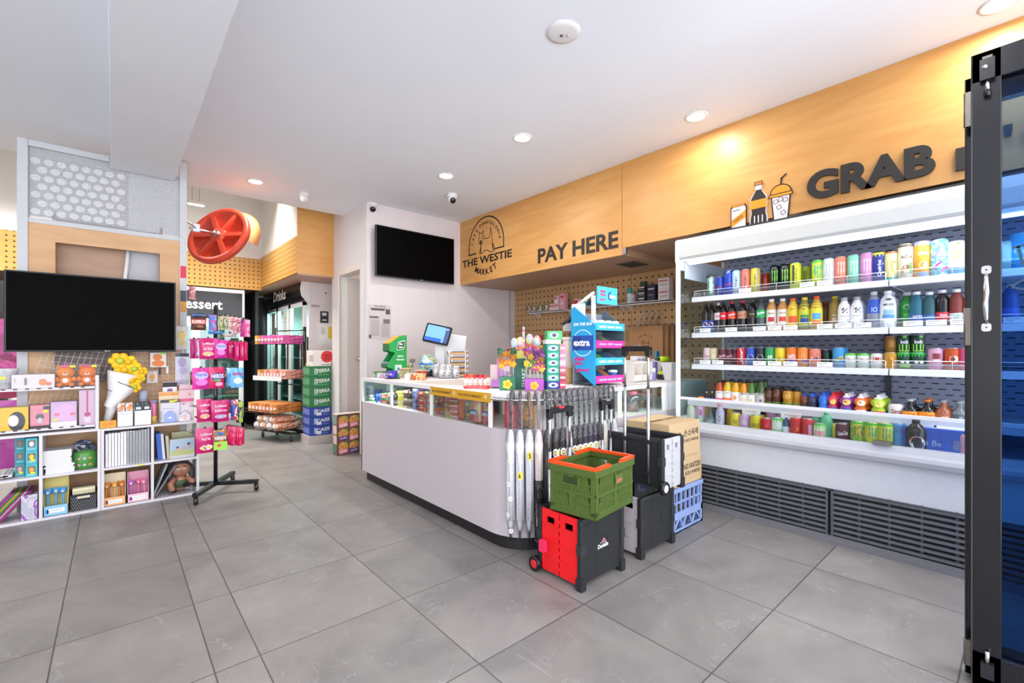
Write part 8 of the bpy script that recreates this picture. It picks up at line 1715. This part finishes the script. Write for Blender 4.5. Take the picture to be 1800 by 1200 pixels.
# magenta packets behind on the far left
tag(MB().box((U(-10, 600, Y=4.95).x, 4.95, .82), (U(33, 600, Y=4.95).x, 4.97, U(10, 560, Y=4.95).z), 'b:b82c80,c83c90,a02470,7').text('Lolliland', plane((U(16, 620, Y=4.94).x, 4.947, U(16, 628, Y=4.94).z)), .18, .05, '8a1c50', .03, rot=-.3).build('hanging_bag_sheet'), 'large magenta snack bag behind the partition at the far left, above', 'bag')
tag(MB().box((U(-10, 700, Y=4.95).x, 4.95, .30), (U(34, 700, Y=4.95).x, 4.97, .80), 'b:c04ab0,b844a8,c85cb8,5').oval(plane((U(15, 700, Y=4.94).x, 4.947, U(16, 694, Y=4.94).z)), 0, 0, .14, .05, '9a1c50').build('hanging_bag_sheet'), 'large orchid-pink snack bag behind the partition at the far left, below', 'bag')
tag(MB().box((-2.2, 7.2, 0), (-.99, 7.52, 2.0), 'd8dcdc').box((-2.2, 7.19, 1.75), (-.99, 7.2, 1.98), DARK).build('far_cabinet'), 'white cabinet with black header seen past the left edge of the partition', 'cabinet')
# ================================================================== SNACK STAND (revolving, hung with bags)
sb = U(379, 852, Z=0.06); SX_, SYY = sb.x, sb.y
t = thing('snack_stand', 'black revolving peg stand on castors hung with magenta snack bags', 'stand', (SX_, SYY, 0))
B_ = 'k:19191b'
MB().tube([(0, 0, .06), (0, 0, U(379, 538, Y=SYY).z)], .015, B_, 12).build('pole', t)
for k in range(4):
    q = R(-32 + 90 * k); lg = MB().cb((.16 * math.cos(q), .16 * math.sin(q), .075), (.33, .035, .03), B_, rz=q).build('leg', t)
    cx, cy = .31 * math.cos(q), .31 * math.sin(q)
    MB().box((cx - .01, cy - .01, .05), (cx + .01, cy + .01, .062), B_).lathe([(.0005, -.014), (.026, -.014), (.03, -.008), (.03, .008), (.026, .014), (.0005, .014)], B_, 16, tf=Matrix.Translation((cx, cy, .03)) @ Matrix.Rotation(R(90), 4, 'Y')).build('castor', lg)
rows = [(558, 'top'), (600, 'second'), (655, 'third'), (712, 'fourth'), (757, 'lowest')]
RZ = [U(379, p, Y=SYY).z for p, _ in rows]
for (p, nm), z in zip(rows, RZ):
    rg = MB().lathe([(.05, -.008), (.055, -.008), (.055, .008), (.05, .008)], B_, 16, c=(0, 0, z)).build('hook_ring', t)
    for k in range(12):
        q = R(k * 30); MB().tube([(.05 * math.cos(q), .05 * math.sin(q), z), (.17 * math.cos(q), .17 * math.sin(q), z + .004), (.18 * math.cos(q), .18 * math.sin(q), z + .016)], .0025, B_, 6).build('hook', rg)
def bag(label, px, py0, py1, wpx, Y, m, arts=(), rz=0, group='hanging snack bags'):
    """hanging flat packet: top edge at py0, bottom at py1"""
    x = U(px, 600, Y=Y).x; z1 = U(px, py0, Y=Y).z; z0 = U(px, py1, Y=Y).z; w = (U(px + wpx / 2, 600, Y=Y).x - U(px - wpx / 2, 600, Y=Y).x); h = z1 - z0
    t = thing('snack_bag', label, 'snack', (x, Y, z0), rz, group); V = []; F = []; n = 8; c_ = 6
    for s in (-1, 1):
        for j in range(n + 1):
            for i in range(c_ + 1):
                u = i / c_ * 2 - 1; v = j / n; b = (1 - u * u) ** .5 * max(0, math.sin(math.pi * min(1, max(0, (v - .03) / .88)))) ** .6
                V.append((u * w / 2 * (1 - .03 * math.sin(v * 6)), s * (.001 + .018 * b), v * h))
    m1 = (n + 1) * (c_ + 1)
    for s in (0, 1):
        for j in range(n):
            for i in range(c_):
                a = s * m1 + j * (c_ + 1) + i; q = (a, a + 1, a + c_ + 2, a + c_ + 1); F.append(q if s == 0 else q[::-1])
    MB().add(V, F, m, True).build('packet', t)
    mb = MB()
    for i, a in enumerate(arts):
        f = plane((0, -.0195 - .0007 * i, 0)); k = a[0]
        if k == 't': mb.text(a[1], f, a[4] * w, a[5] * h, a[6], .03, a[7] if len(a) > 7 else 0, cx=a[2] * w, cy=a[3] * h)
        elif k == 'r': mb.rect(f, a[1] * w, a[2] * h, a[3] * w, a[4] * h, a[5])
        elif k == 'o': mb.oval(f, a[1] * w, a[2] * h, a[3] * w, a[4] * h, a[5])
    if mb.v: mb.build('print', t)
    MB().box((-.008, -.003, h * .985), (.008, .003, h * .985 + .012), '2a2a2c').build('hang_tab', t)
    return t
YF = SYY - .15; MG = 'k:c4186c'
LL = [('t', 'Lolliland', 0, .74, .62, .10, 'f4dce8'), ('t', 'Sour Worms', 0, .5, .5, .14, 'f0c8dc'), ('o', 0, .25, .66, .22, 'b:e8b04c,d87aa8,f0e0c0,7ab05c,30')]
KOP = [('r', 0, .5, .94, .30, 'b8242c'), ('t', 'KOPIKO', 0, .5, .82, .20, 'f4ece4'), ('o', .1, .22, .5, .16, '8a5a34'), ('r', 0, .9, .9, .1, '3a6ab0')]
S_ = [(349, 551, 580, 27, -.0, 'b:3a1c14,5a2c1c,2c1410,12', KOP, 'brown coffee sweet bag with red band on the top ring'), (374, 553, 581, 14, .01, 'b:4a8ad0,c86ab0,8ab8e8,14', [('t', 'Nerds', 0, .6, .7, .2, 'd83c9c')], 'blue and pink bag beside the coffee sweets'),
  (388, 555, 579, 9, .0, 'b:8aa050,d8c8a0,5a6a3c,30', [], 'olive striped bag on the top ring, left'), (396, 554, 579, 9, .01, 'b:6a8a5c,e0d0b8,4a5a4c,30', [], 'green striped bag on the top ring, middle'), (404, 554, 580, 9, .0, 'b:b8a08c,e8d8d0,7a5a4c,30', [], 'beige striped bag on the top ring, right'),
  (412, 557, 584, 10, -.01, 'b:c87a84,e8c0c0,a84a5c,24', [], 'rose striped bag on the top ring'), (419, 558, 586, 10, .0, 'b:b85a6c,e0b0b4,8a3040,24', [], 'dusky red striped bag on the top ring'), (428, 560, 592, 12, .01, 'b:b82c8c,6a2c6c,d85aa8,14', [], 'plum bag on the top ring'), (434, 562, 592, 11, -.01, 'b:e84a8c,d8b0c8,e02c7c,14', [], 'hot pink bag at the right of the top ring'),
  (378, 582, 587, 24, .02, '3a84cc', [], 'blue bag edge under the top ring'), (404, 585, 592, 24, .03, 'b:a8b8c0,d8c8b0,c8644c,20', [], 'pale bag edge under the top ring'),
  (341, 595, 630, 14, .05, 'b:b0186c,8a1450,c83c84,10', [], 'dark magenta bag at the left of the second ring'), (349, 596, 629, 14, .02, 'b:b8387c,d0d0d4,a01c60,8', [], 'magenta and silver bag on the second ring'),
  (366, 594, 631, 31, -.01, MG, LL, 'magenta bag with white script on the second ring'), (388, 597, 629, 23, -.03, 'b:d82c9c,c8248c,e83ca8,6', [('o', 0, .62, .8, .4, 'c8b8e8'), ('t', 'Nerds', 0, .66, .66, .16, '6a7ac8'), ('o', .0, .3, .6, .3, 'e07ad0')], 'magenta and lilac bag on the second ring'),
  (405, 599, 630, 13, .0, 'k:b8145c', [('t', 'Lolli', 0, .7, .6, .1, 'e8a0c0')], 'wine magenta bag right of the lilac one'), (413, 600, 631, 11, .03, 'b:c8a03c,a83450,8a1c40,8', [], 'gold and wine bag on the second ring'),
  (416, 600, 634, 9, -.02, 'k:c01464', [('r', .2, .5, .2, .5, 'e87aa8')], 'narrow magenta bag edge-on, left of three'), (424, 600, 634, 9, -.0, 'k:d01a60', [('r', .2, .5, .2, .5, 'e87aa8')], 'narrow magenta bag edge-on, middle of three'), (431, 601, 633, 9, .02, 'k:c41a5c', [], 'narrow magenta bag edge-on, right of three'),
  (353, 646, 684, 31, -.02, 'b:d82c9c,c8248c,e03ca0,6', [('o', 0, .64, .8, .36, 'c8b8e8'), ('t', 'Nerds', 0, .68, .66, .14, '6a7ac8'), ('o', .0, .32, .7, .3, 'e07ad0')], 'magenta and lilac bag on the third ring'), (381, 645, 682, 27, -.01, 'k:d0205c', [('o', 0, .56, .9, .34, '2a3c9c'), ('t', 'NERDS', 0, .58, .8, .2, 'f4e8f4'), ('o', 0, .38, .5, .12, '5ab04c'), ('o', .1, .2, .5, .2, 'e0a0c0')], 'red bag with blue lettered badge on the third ring'),
  (397, 647, 677, 8, .03, 'b:1c3a5c,e0b02c,2c6a8c,20', [], 'navy bag between the red and blue bags'), (404, 646, 679, 12, .0, 'b:4a94d8,b8dcf0,2c6ab8,14', [], 'blue bag behind the sky blue one'), (417, 646, 681, 23, -.03, 'b:6ab4e4,8ac8f0,58a4dc,6', [('t', 'Bubbly', 0, .68, .8, .2, 'b82c8c'), ('o', 0, .35, .7, .3, 'dcecf8')], 'sky blue bag with purple script on the third ring'), (338, 655, 676, 8, .06, 'b:5a2c24,a86a3c,30', [], 'brown bag edge at the left of the third ring'),
  (359, 701, 741, 27, -.01, MG, LL, 'magenta bag with white script, left on the fourth ring'), (387, 703, 741, 32, -.03, MG, [('t', 'Lolliland', 0, .74, .62, .10, 'f4dce8'), ('t', 'Bubblegum', 0, .52, .66, .14, 'f0c8dc'), ('o', 0, .26, .7, .2, 'b:c8a8c8,8a9ab0,e0c8d8,30')], 'magenta bag with white script, right on the fourth ring'),
  (412, 702, 738, 13, .0, 'b:2a4aa0,c83c44,e0d8e0,101828,12', [], 'blue, red and white bag on the fourth ring'), (421, 705, 742, 12, .02, 'b:2a2c34,a8c83c,8a94a0,12', [], 'dark and lime bag at the right of the fourth ring'),
  (360, 752, 796, 33, -.01, MG, [('t', 'Lolliland', .05, .76, .6, .08, 'f4dce8'), ('t', 'Party Mix', .05, .56, .5, .14, 'f0c8dc'), ('o', .05, .24, .7, .24, 'b:e8c04c,f0e8e0,c86a8c,4a4a5c,30')], 'large magenta bag on the lowest ring'), (387, 755, 790, 25, -.02, 'b:8a5a34,c8843c,5a7a3c,12', [('o', .0, .82, .5, .14, '3a6ac0'), ('t', 'NERDS', 0, .6, .8, .16, 'f0eef4'), ('r', 0, .22, .96, .4, '9ad84c'), ('o', -.1, .24, .3, .16, 'e0503c')], 'brown and lime green bag on the lowest ring')]
for px, y0, y1, w, dy, m, arts, lb in S_: bag(lb, px, y0, y1, w, YF + dy, m, arts, R(random.uniform(-8, 8)))
for k in range(7):
    bag('crimson-pink bag in the fanned bunch on the lowest ring, %s from the left' % ('first', 'second', 'third', 'fourth', 'fifth', 'sixth', 'last')[k], 401 + 4 * k, 748 + .6 * k, 781 + (k % 3), 9, YF + .01 + .006 * k, ('k:c8164c', 'k:d8205c', 'b:c81850,e06a90,24')[k % 3], (), R(-35 + 4 * k))
tag(MB().prism([(-.03, 0), (.03, 0), (.03, .05), (-.03, .05)], 0, .01, '2a3a3a', 1).build('black_basket', loc=(U(368, 690, Y=SYY).x, SYY + .05, U(368, 694, Y=SYY).z)), 'dark bag corner behind the third ring of the stand', 'snack')
bag('pale red bag hanging high at the left by the dessert sign', 338, 503, 526, 12, 4.86, 'b:c87a84,e8c0c0,b85a64,24')
# ================================================================== RED DISC on a bracket
pc = U(385, 414, Y=5.2); t = thing('red_disc', 'tilted red plastic disc with six spokes on a steel bracket high by the partition', 'disc', pc)
rd = .0; rad = abs(U(336, 455, Y=5.2).z - U(433, 370, Y=5.2).z) / 2
el = Euler((R(64), R(-50), R(30)))
RED = m_plaster('red_plastic', 'c83a28', 'd04a30', .4)
nrm = Vector((-.70, -.62, .367)).normalized(); rot = nrm.to_track_quat('Z', 'Y').to_matrix().to_4x4()
RR = .31
def disc(): return [(.0005, 0), (RR * .95, 0), (RR, .008), (RR, .05), (RR * .93, .055)]
MB().lathe([(.0005, -.03), (RR * .94, -.03), (RR, -.022), (RR, .02), (RR * .96, .027), (RR * .84, .027), (RR * .82, -.012), (.0005, -.012)], RED, 40, tf=rot).build('disc_body', t)
mb = MB(); mb.lathe([(RR * .27, -.012), (RR * .24, .024), (.0005, .024)], RED, 20, tf=rot)
for k in range(6): mb.box((RR * .18, -.02, -.015), (RR * .86, .02, .022), RED, rot @ Matrix.Rotation(R(60 * k), 4, 'Z'))
mb.build('spokes', t)
ORA = mat('f49a5c'); MB().lathe([(RR * .98, -.03), (RR * 1.16, -.10), (RR * 1.14, -.10), (RR * .95, -.03)], 'f2a468', 24, tf=rot @ Matrix.Rotation(R(-0), 4, 'Z'), a0=-10, a1=95).build('rim_lip', t)
q = U(346, 402, Y=5.0) - pc; MB().box((q.x - .03, q.y - .02, q.z - .03), (q.x + .02, q.y + .02, q.z + .04), ALU).tube([(q.x - .05, q.y, q.z), (0, -.05, 0)], .012, ALU, 8).tube([(0, 0, 0), tuple(nrm * .05)], .03, ALU, 12).build('bracket', t)
tag(MB().tube([(.47, 4.86, pc.z + .02), (pc.x + q.x, pc.y + q.y, pc.z + q.z)], .008, ALU, 8).build('bracket_arm'), 'thin steel arm from the partition to the red disc', 'arm')
# ================================================================== ROLLING RACK by the drinks fridge
def P2(px, py, z=0): return U(px, py, Z=z)
A = P2(536, 775); 
a1 = P2(464, 764, .05); a2 = P2(512, 778, .05); a3 = P2(538, 766, .05)
t = thing('rolling_rack', 'black rolling rack with four wire baskets of pink and orange packs', 'rack', (0, 0, 0))
xr0, xr1 = 1.50, 1.86; yf, yb2 = 6.12, 6.78       # rack stands before the fridge side
cn = [(1.62, 6.95), (1.66, 6.2), (1.90, 6.28)]
p_f = P2(512, 762, .10); p_l = P2(462, 755, .10); p_r = P2(537, 758, .10)
MB().tube([p_l, p_f], .018, B_, 6).tube([p_f, p_r], .018, B_, 6).tube([p_l, p_l + (p_r - p_f)], .018, B_, 6).tube([p_r, p_l + (p_r - p_f)], .018, B_, 6).build('base_frame', t)
for p in (p_l, p_f, p_r, p_l + (p_r - p_f)):
    MB().box((p.x - .008, p.y - .008, .06), (p.x + .008, p.y + .008, .09), '777').lathe([(.0005, -.014), (.03, -.014), (.036, -.008), (.036, .008), (.03, .014), (.0005, .014)], '3a3a3e', 16, tf=Matrix.Translation((p.x, p.y, .036)) @ Matrix.Rotation(R(90), 4, 'Y')).build('castor', t)
dv = (p_r - p_f); lv = (p_l - p_f); p_b = p_l + dv
zt_ = U(p_r.x and 529, 575, X=p_r.x).z
pu = p_r - dv * .06; pu2 = p_b - dv * .06
hz = U(530, 574, Y=pu.y).z; 
MB().tube([(pu.x, pu.y, .1), (pu.x, pu.y, hz)], .02, B_, 4).build('upright', t); MB().tube([(pu2.x, pu2.y, .1), (pu2.x, pu2.y, hz)], .02, B_, 4).build('upright', t)
MB().tube([(pu.x, pu.y, hz * .48), (pu2.x, pu2.y, hz * .48)], .008, B_, 4).tube([(pu.x, pu.y, hz * .97), (pu2.x, pu2.y, hz * .97)], .008, B_, 4).build('cross_bar', t)
o = pu; u_ = (p_l - p_f).normalized(); wR = (p_l - p_f).length; v_ = -(dv.normalized())
def rp(a, b, z): return Vector((o.x, o.y, 0)) + u_ * a + v_ * b + Vector((0, 0, z))
bk = [(602, .34), (663, .30), (720, .42), (765, .38)]
for i, (py, dep) in enumerate(bk):
    z = U(520, py, Y=pu.y).z - .02; wb = MB(); hb = .075
    if i == 3: z = .14
    for zz in (z, z + hb * .5):
        wb.tube([rp(0, 0, zz + hb * .4), rp(0, dep, zz), rp(wR, dep, zz), rp(wR, 0, zz + hb * .4)], .003, B_, 5)
    wb.tube([rp(0, 0, z + .16), rp(0, dep, z + hb * .5)], .003, B_, 5).tube([rp(wR, 0, z + .16), rp(wR, dep, z + hb * .5)], .003, B_, 5)
    for k in range(14): wb.tube([rp(wR * k / 13, dep, z + hb * .5), rp(wR * k / 13, dep, z), rp(wR * k / 13, 0, z)], .0018, B_, 4)
    for k in range(5): wb.tube([rp(0, dep * k / 5, z), rp(wR, dep * k / 5, z)], .0018, B_, 4); wb.tube([rp(0, dep * k / 5, z), rp(0, dep * k / 5, z + .1)], .0018, B_, 4)
    wbo = wb.build('wire_basket', t)
    if i == 1: MB().box((0, 0, 0), (.001, .001, .001), 'eee').add([rp(0, dep + .012, z - .02), rp(wR, dep + .012, z - .02), rp(wR, dep + .012, z + .04), rp(0, dep + .012, z + .04)], [(0, 1, 2, 3)], 'e2e6e6').build('ticket_strip', wbo)
    cc = (['d85aa0', 'e06ab0', 'd84a94'], ['e89a8c', 'e8b0a0', 'd87a6c'], ['d8843c', 'e09a50', 'c86c3c'], ['f0b890', 'e8783c', 'f0d0c0'])[i]
    if i < 3:
        nn = (9, 9, 8)[i]
        for k in range(nn):
            for j in range(2 if i == 2 else 1):
                c_ = cc[k % 3] if not (i < 2 and k > nn - 3) else ('e8a040', 'b8703c')[k % 2]
                pp = rp(wR * (k + .5) / nn, dep * (.45 if i != 2 else .3 + .4 * j), z + .004)
                x = thing('wafer_pack', '%s upright pack, %s rack basket, %s from the near end%s' % (('pink', 'salmon', 'orange')[i], ('top', 'second', 'third')[i], ('first', 'second', 'third', 'fourth', 'fifth', 'sixth', 'seventh', 'eighth', 'ninth')[k], '' if i < 2 else (', rear' if j == 0 else ', front')), 'pack', pp, math.atan2(u_.y, u_.x), 'packs in the rolling rack baskets')
                MB().box((-wR / nn * .46, -dep * (.42 if i != 2 else .2), 0), (wR / nn * .46, dep * (.42 if i != 2 else .2), .11), c_).build('pack_box', x); MB().box((-wR / nn * .3, -dep * (.42 if i != 2 else .2) - .001, .03), (wR / nn * .3, dep * (.42 if i != 2 else .2) + .001, .07), 'f0dce0').build('paper_label', x)
    else:
        for k in range(7):
            row = 0 if k < 4 else 1; pp = rp(wR * ((k % 4) + .6 + .5 * row) / 4.6, dep * .5, z + .055 + .085 * row)
            x = thing('cracker_roll', 'cellophane roll of %s crackers in the lowest basket, %s' % (('orange', 'pale')[k % 2], ('bottom row, nearest', 'bottom row, second', 'bottom row, third', 'bottom row, farthest', 'upper row, nearest', 'upper row, middle', 'upper row, farthest')[k]), 'snack', pp, 0, 'cracker rolls in the lowest basket')
            ax = v_; m4 = Vector((ax.x, ax.y, 0)).to_track_quat('Z', 'Y').to_matrix().to_4x4()
            MB().lathe([(.03, -.17), (.046, -.16), (.046, .16), (.03, .17)], ('b:f0b890,e8783c,f4e0d0,14', 'b:f0e4e0,e8c8b8,f4f0f0,14')[k % 2], 14, tf=m4).build('roll_body', x); MB().lathe([(.0005, .172), (.036, .171)], 'ece6e0', 14, tf=m4).build('end_label', x)
# ================================================================== BEER CARTONS stacked before the fridge side
bx0, bx1 = U(545, 600, Y=5.86).x, 2.085; by = 5.88
tag(MB().box((bx0 - .02, by - .03, 0), (bx1, by + .28, .10), 'b8aeaa').build('plinth_box'), 'low grey plinth under the stacked drink cartons', 'plinth')
z = .101
for k in range(7):
    g = k > 2; h = .118 if not g else .128; m = '2f7a4a' if g else '2c469c'
    t = thing('beer_carton', '%s carton of cans, %s of its colour from the floor' % (('green' if g else 'blue'), ('lowest', 'second', 'third', 'topmost')[(k - 3) if g else k]), 'carton', ((bx0 + bx1) / 2, by + .2, z), 0, 'stacked drink cartons by the door')
    w = bx1 - bx0
    MB().box((-w / 2, -.2, 0), (w / 2, .06, h - .002), m).build('carton_body', t, .002)
    mb = MB(); f = plane((w * .12, -.2015, h * .58)); mb.text('TERRA' if g else 'CASS', f, w * .62, h * .36, 'e4ece4', .03, .15, rot=.1)
    f2_ = plane((-w * .22, -.2012, h * .5)); mb.rect(f2_, 0, 0, .04, h * .6, '9ab8a4' if g else 'a8b4d8').rect(plane((w * .1, -.2013, h * .18)), 0, 0, w * .5, h * .14, '4a9a5c' if g else '5a6cb8')
    if not g: mb.rect(plane((-.02, -.202, h * .25)), 0, 0, .06, h * .3, 'dfe4f0')
    mb.build('print', t)
    MB().box((-w / 2 - .001, -.19, h * .2), (-w / 2, .05, h * .8), '5c9a74' if g else '6a7cc0').build('side_print', t)
    z += h
t = thing('drink_carton', 'white carton with a red round label on top of the green cartons', 'carton', ((bx0 + bx1) / 2 + .02, by + .2, z)); w = bx1 - bx0
MB().box((-w / 2 + .02, -.2, 0), (w / 2 - .02, .05, .20), 'ece2de').build('carton_body', t, .002); MB().oval(plane((.06, -.2012, .12)), 0, 0, .15, .15, 'd8302c', 24).text('OKU', plane((.06, -.202, .135)), .07, .03, '5c1414', .03).text('EDGE', plane((.06, -.202, .095)), .06, .02, '5c1414', .03).text('market', plane((.05, -.202, .02)), .12, .018, '6a3a4c', .02).rect(plane((-.13, -.2012, .1)), 0, 0, .05, .08, 'cfc0bc').build('print', t)
for k in range(7):
    tag(MB().box((-.04, -.04, 0), (.04, .04, .128), 'e0d8d4').rect(plane((0, -.041, .065)), 0, 0, .05, .09, ('b8aaa8', 'a898a0')[k % 2]).build('water_carton', loc=(U(545, 600, Y=by + .24).x, by + .24, .101 + .129 * k)), 'narrow white carton in the column left of the beer cartons, %s from the bottom' % ('first', 'second', 'third', 'fourth', 'fifth', 'sixth', 'seventh', 'eighth')[k], 'carton', 'narrow white cartons by the fridge side')
tag(MB().box((U(541, 600, Y=by + .24).x - .03, by + .285, 0), (bx0 + .1, by + .30, .10), 'aca6a2').build('plinth_box'), 'short grey plinth under the narrow white cartons', 'plinth')
# ladder rails leaning in the dark gap
t = thing('ladder', 'pair of pale aluminium poles leaning in the dark gap by the back fridges', 'ladder', (0, 0, 0))
for (x0, y0, x1, y1) in ((433, 606, 447, 727), (429, 618, 440, 724)):
    a = U(x1, y1, Y=8.45); b = U(x0, y0, Y=8.6); a.z = 0; MB().tube([a, b], .022, 'm:c8c8c8,.4', 6).build('pole', t)
# ================================================================== NOODLE BOX by the door
t = thing('noodle_box', 'colourful printed noodle carton standing on the floor at the counter end', 'carton', (1.90, 5.04, 0)); w, h = .30, U(592, 729, Y=5.04).z; w = U(634, 700, Y=5.04).x - 1.85 + .1
MB().box((-.05, 0, 0), (w - .05, .12, h), '6a4a3c').build('carton_body', t, .002); MB().box((-.052, .0, h - .01), (w - .05, .125, h + .004), 'd8c8c0').build('top_edge', t)
mb = MB(); random.seed(2)
for r_ in range(3):
    for c_ in range(3):
        cx, cz = -.05 + .06 + c_ * w / 3 + .01, h * (.17 + .32 * r_); f = plane((cx, -.001, cz)); f2_ = plane((cx, -.0016, cz)); f3 = plane((cx, -.0022, cz))
        mb.oval(f, 0, .015, w * .30, h * .24, 'b:d89a4c,c86a34,e8c070,8a4a2c,40').rect(f2_, 0, -.035, w * .26, h * .10, ('e08aa0', '5a3c8c', 'e8a0b0')[(r_ + c_) % 3], rot=.15).oval(f3, w * .09, .05, .03, .03, '6ab03c').text('noodle', f3, w * .2, .016, 'f4ece4', .03, cy=-.033, rot=.15)
mb.build('print', t)
mb = MB()
for k, c_ in enumerate(('4a7a5c', 'd8b8b0', 'e0c8c4', '7a9a8c')): mb.box((-.0512, .01, h * (.03 + .24 * k)), (-.05, .11, h * (.24 + .24 * k)), c_)
mb.build('side_print', t)
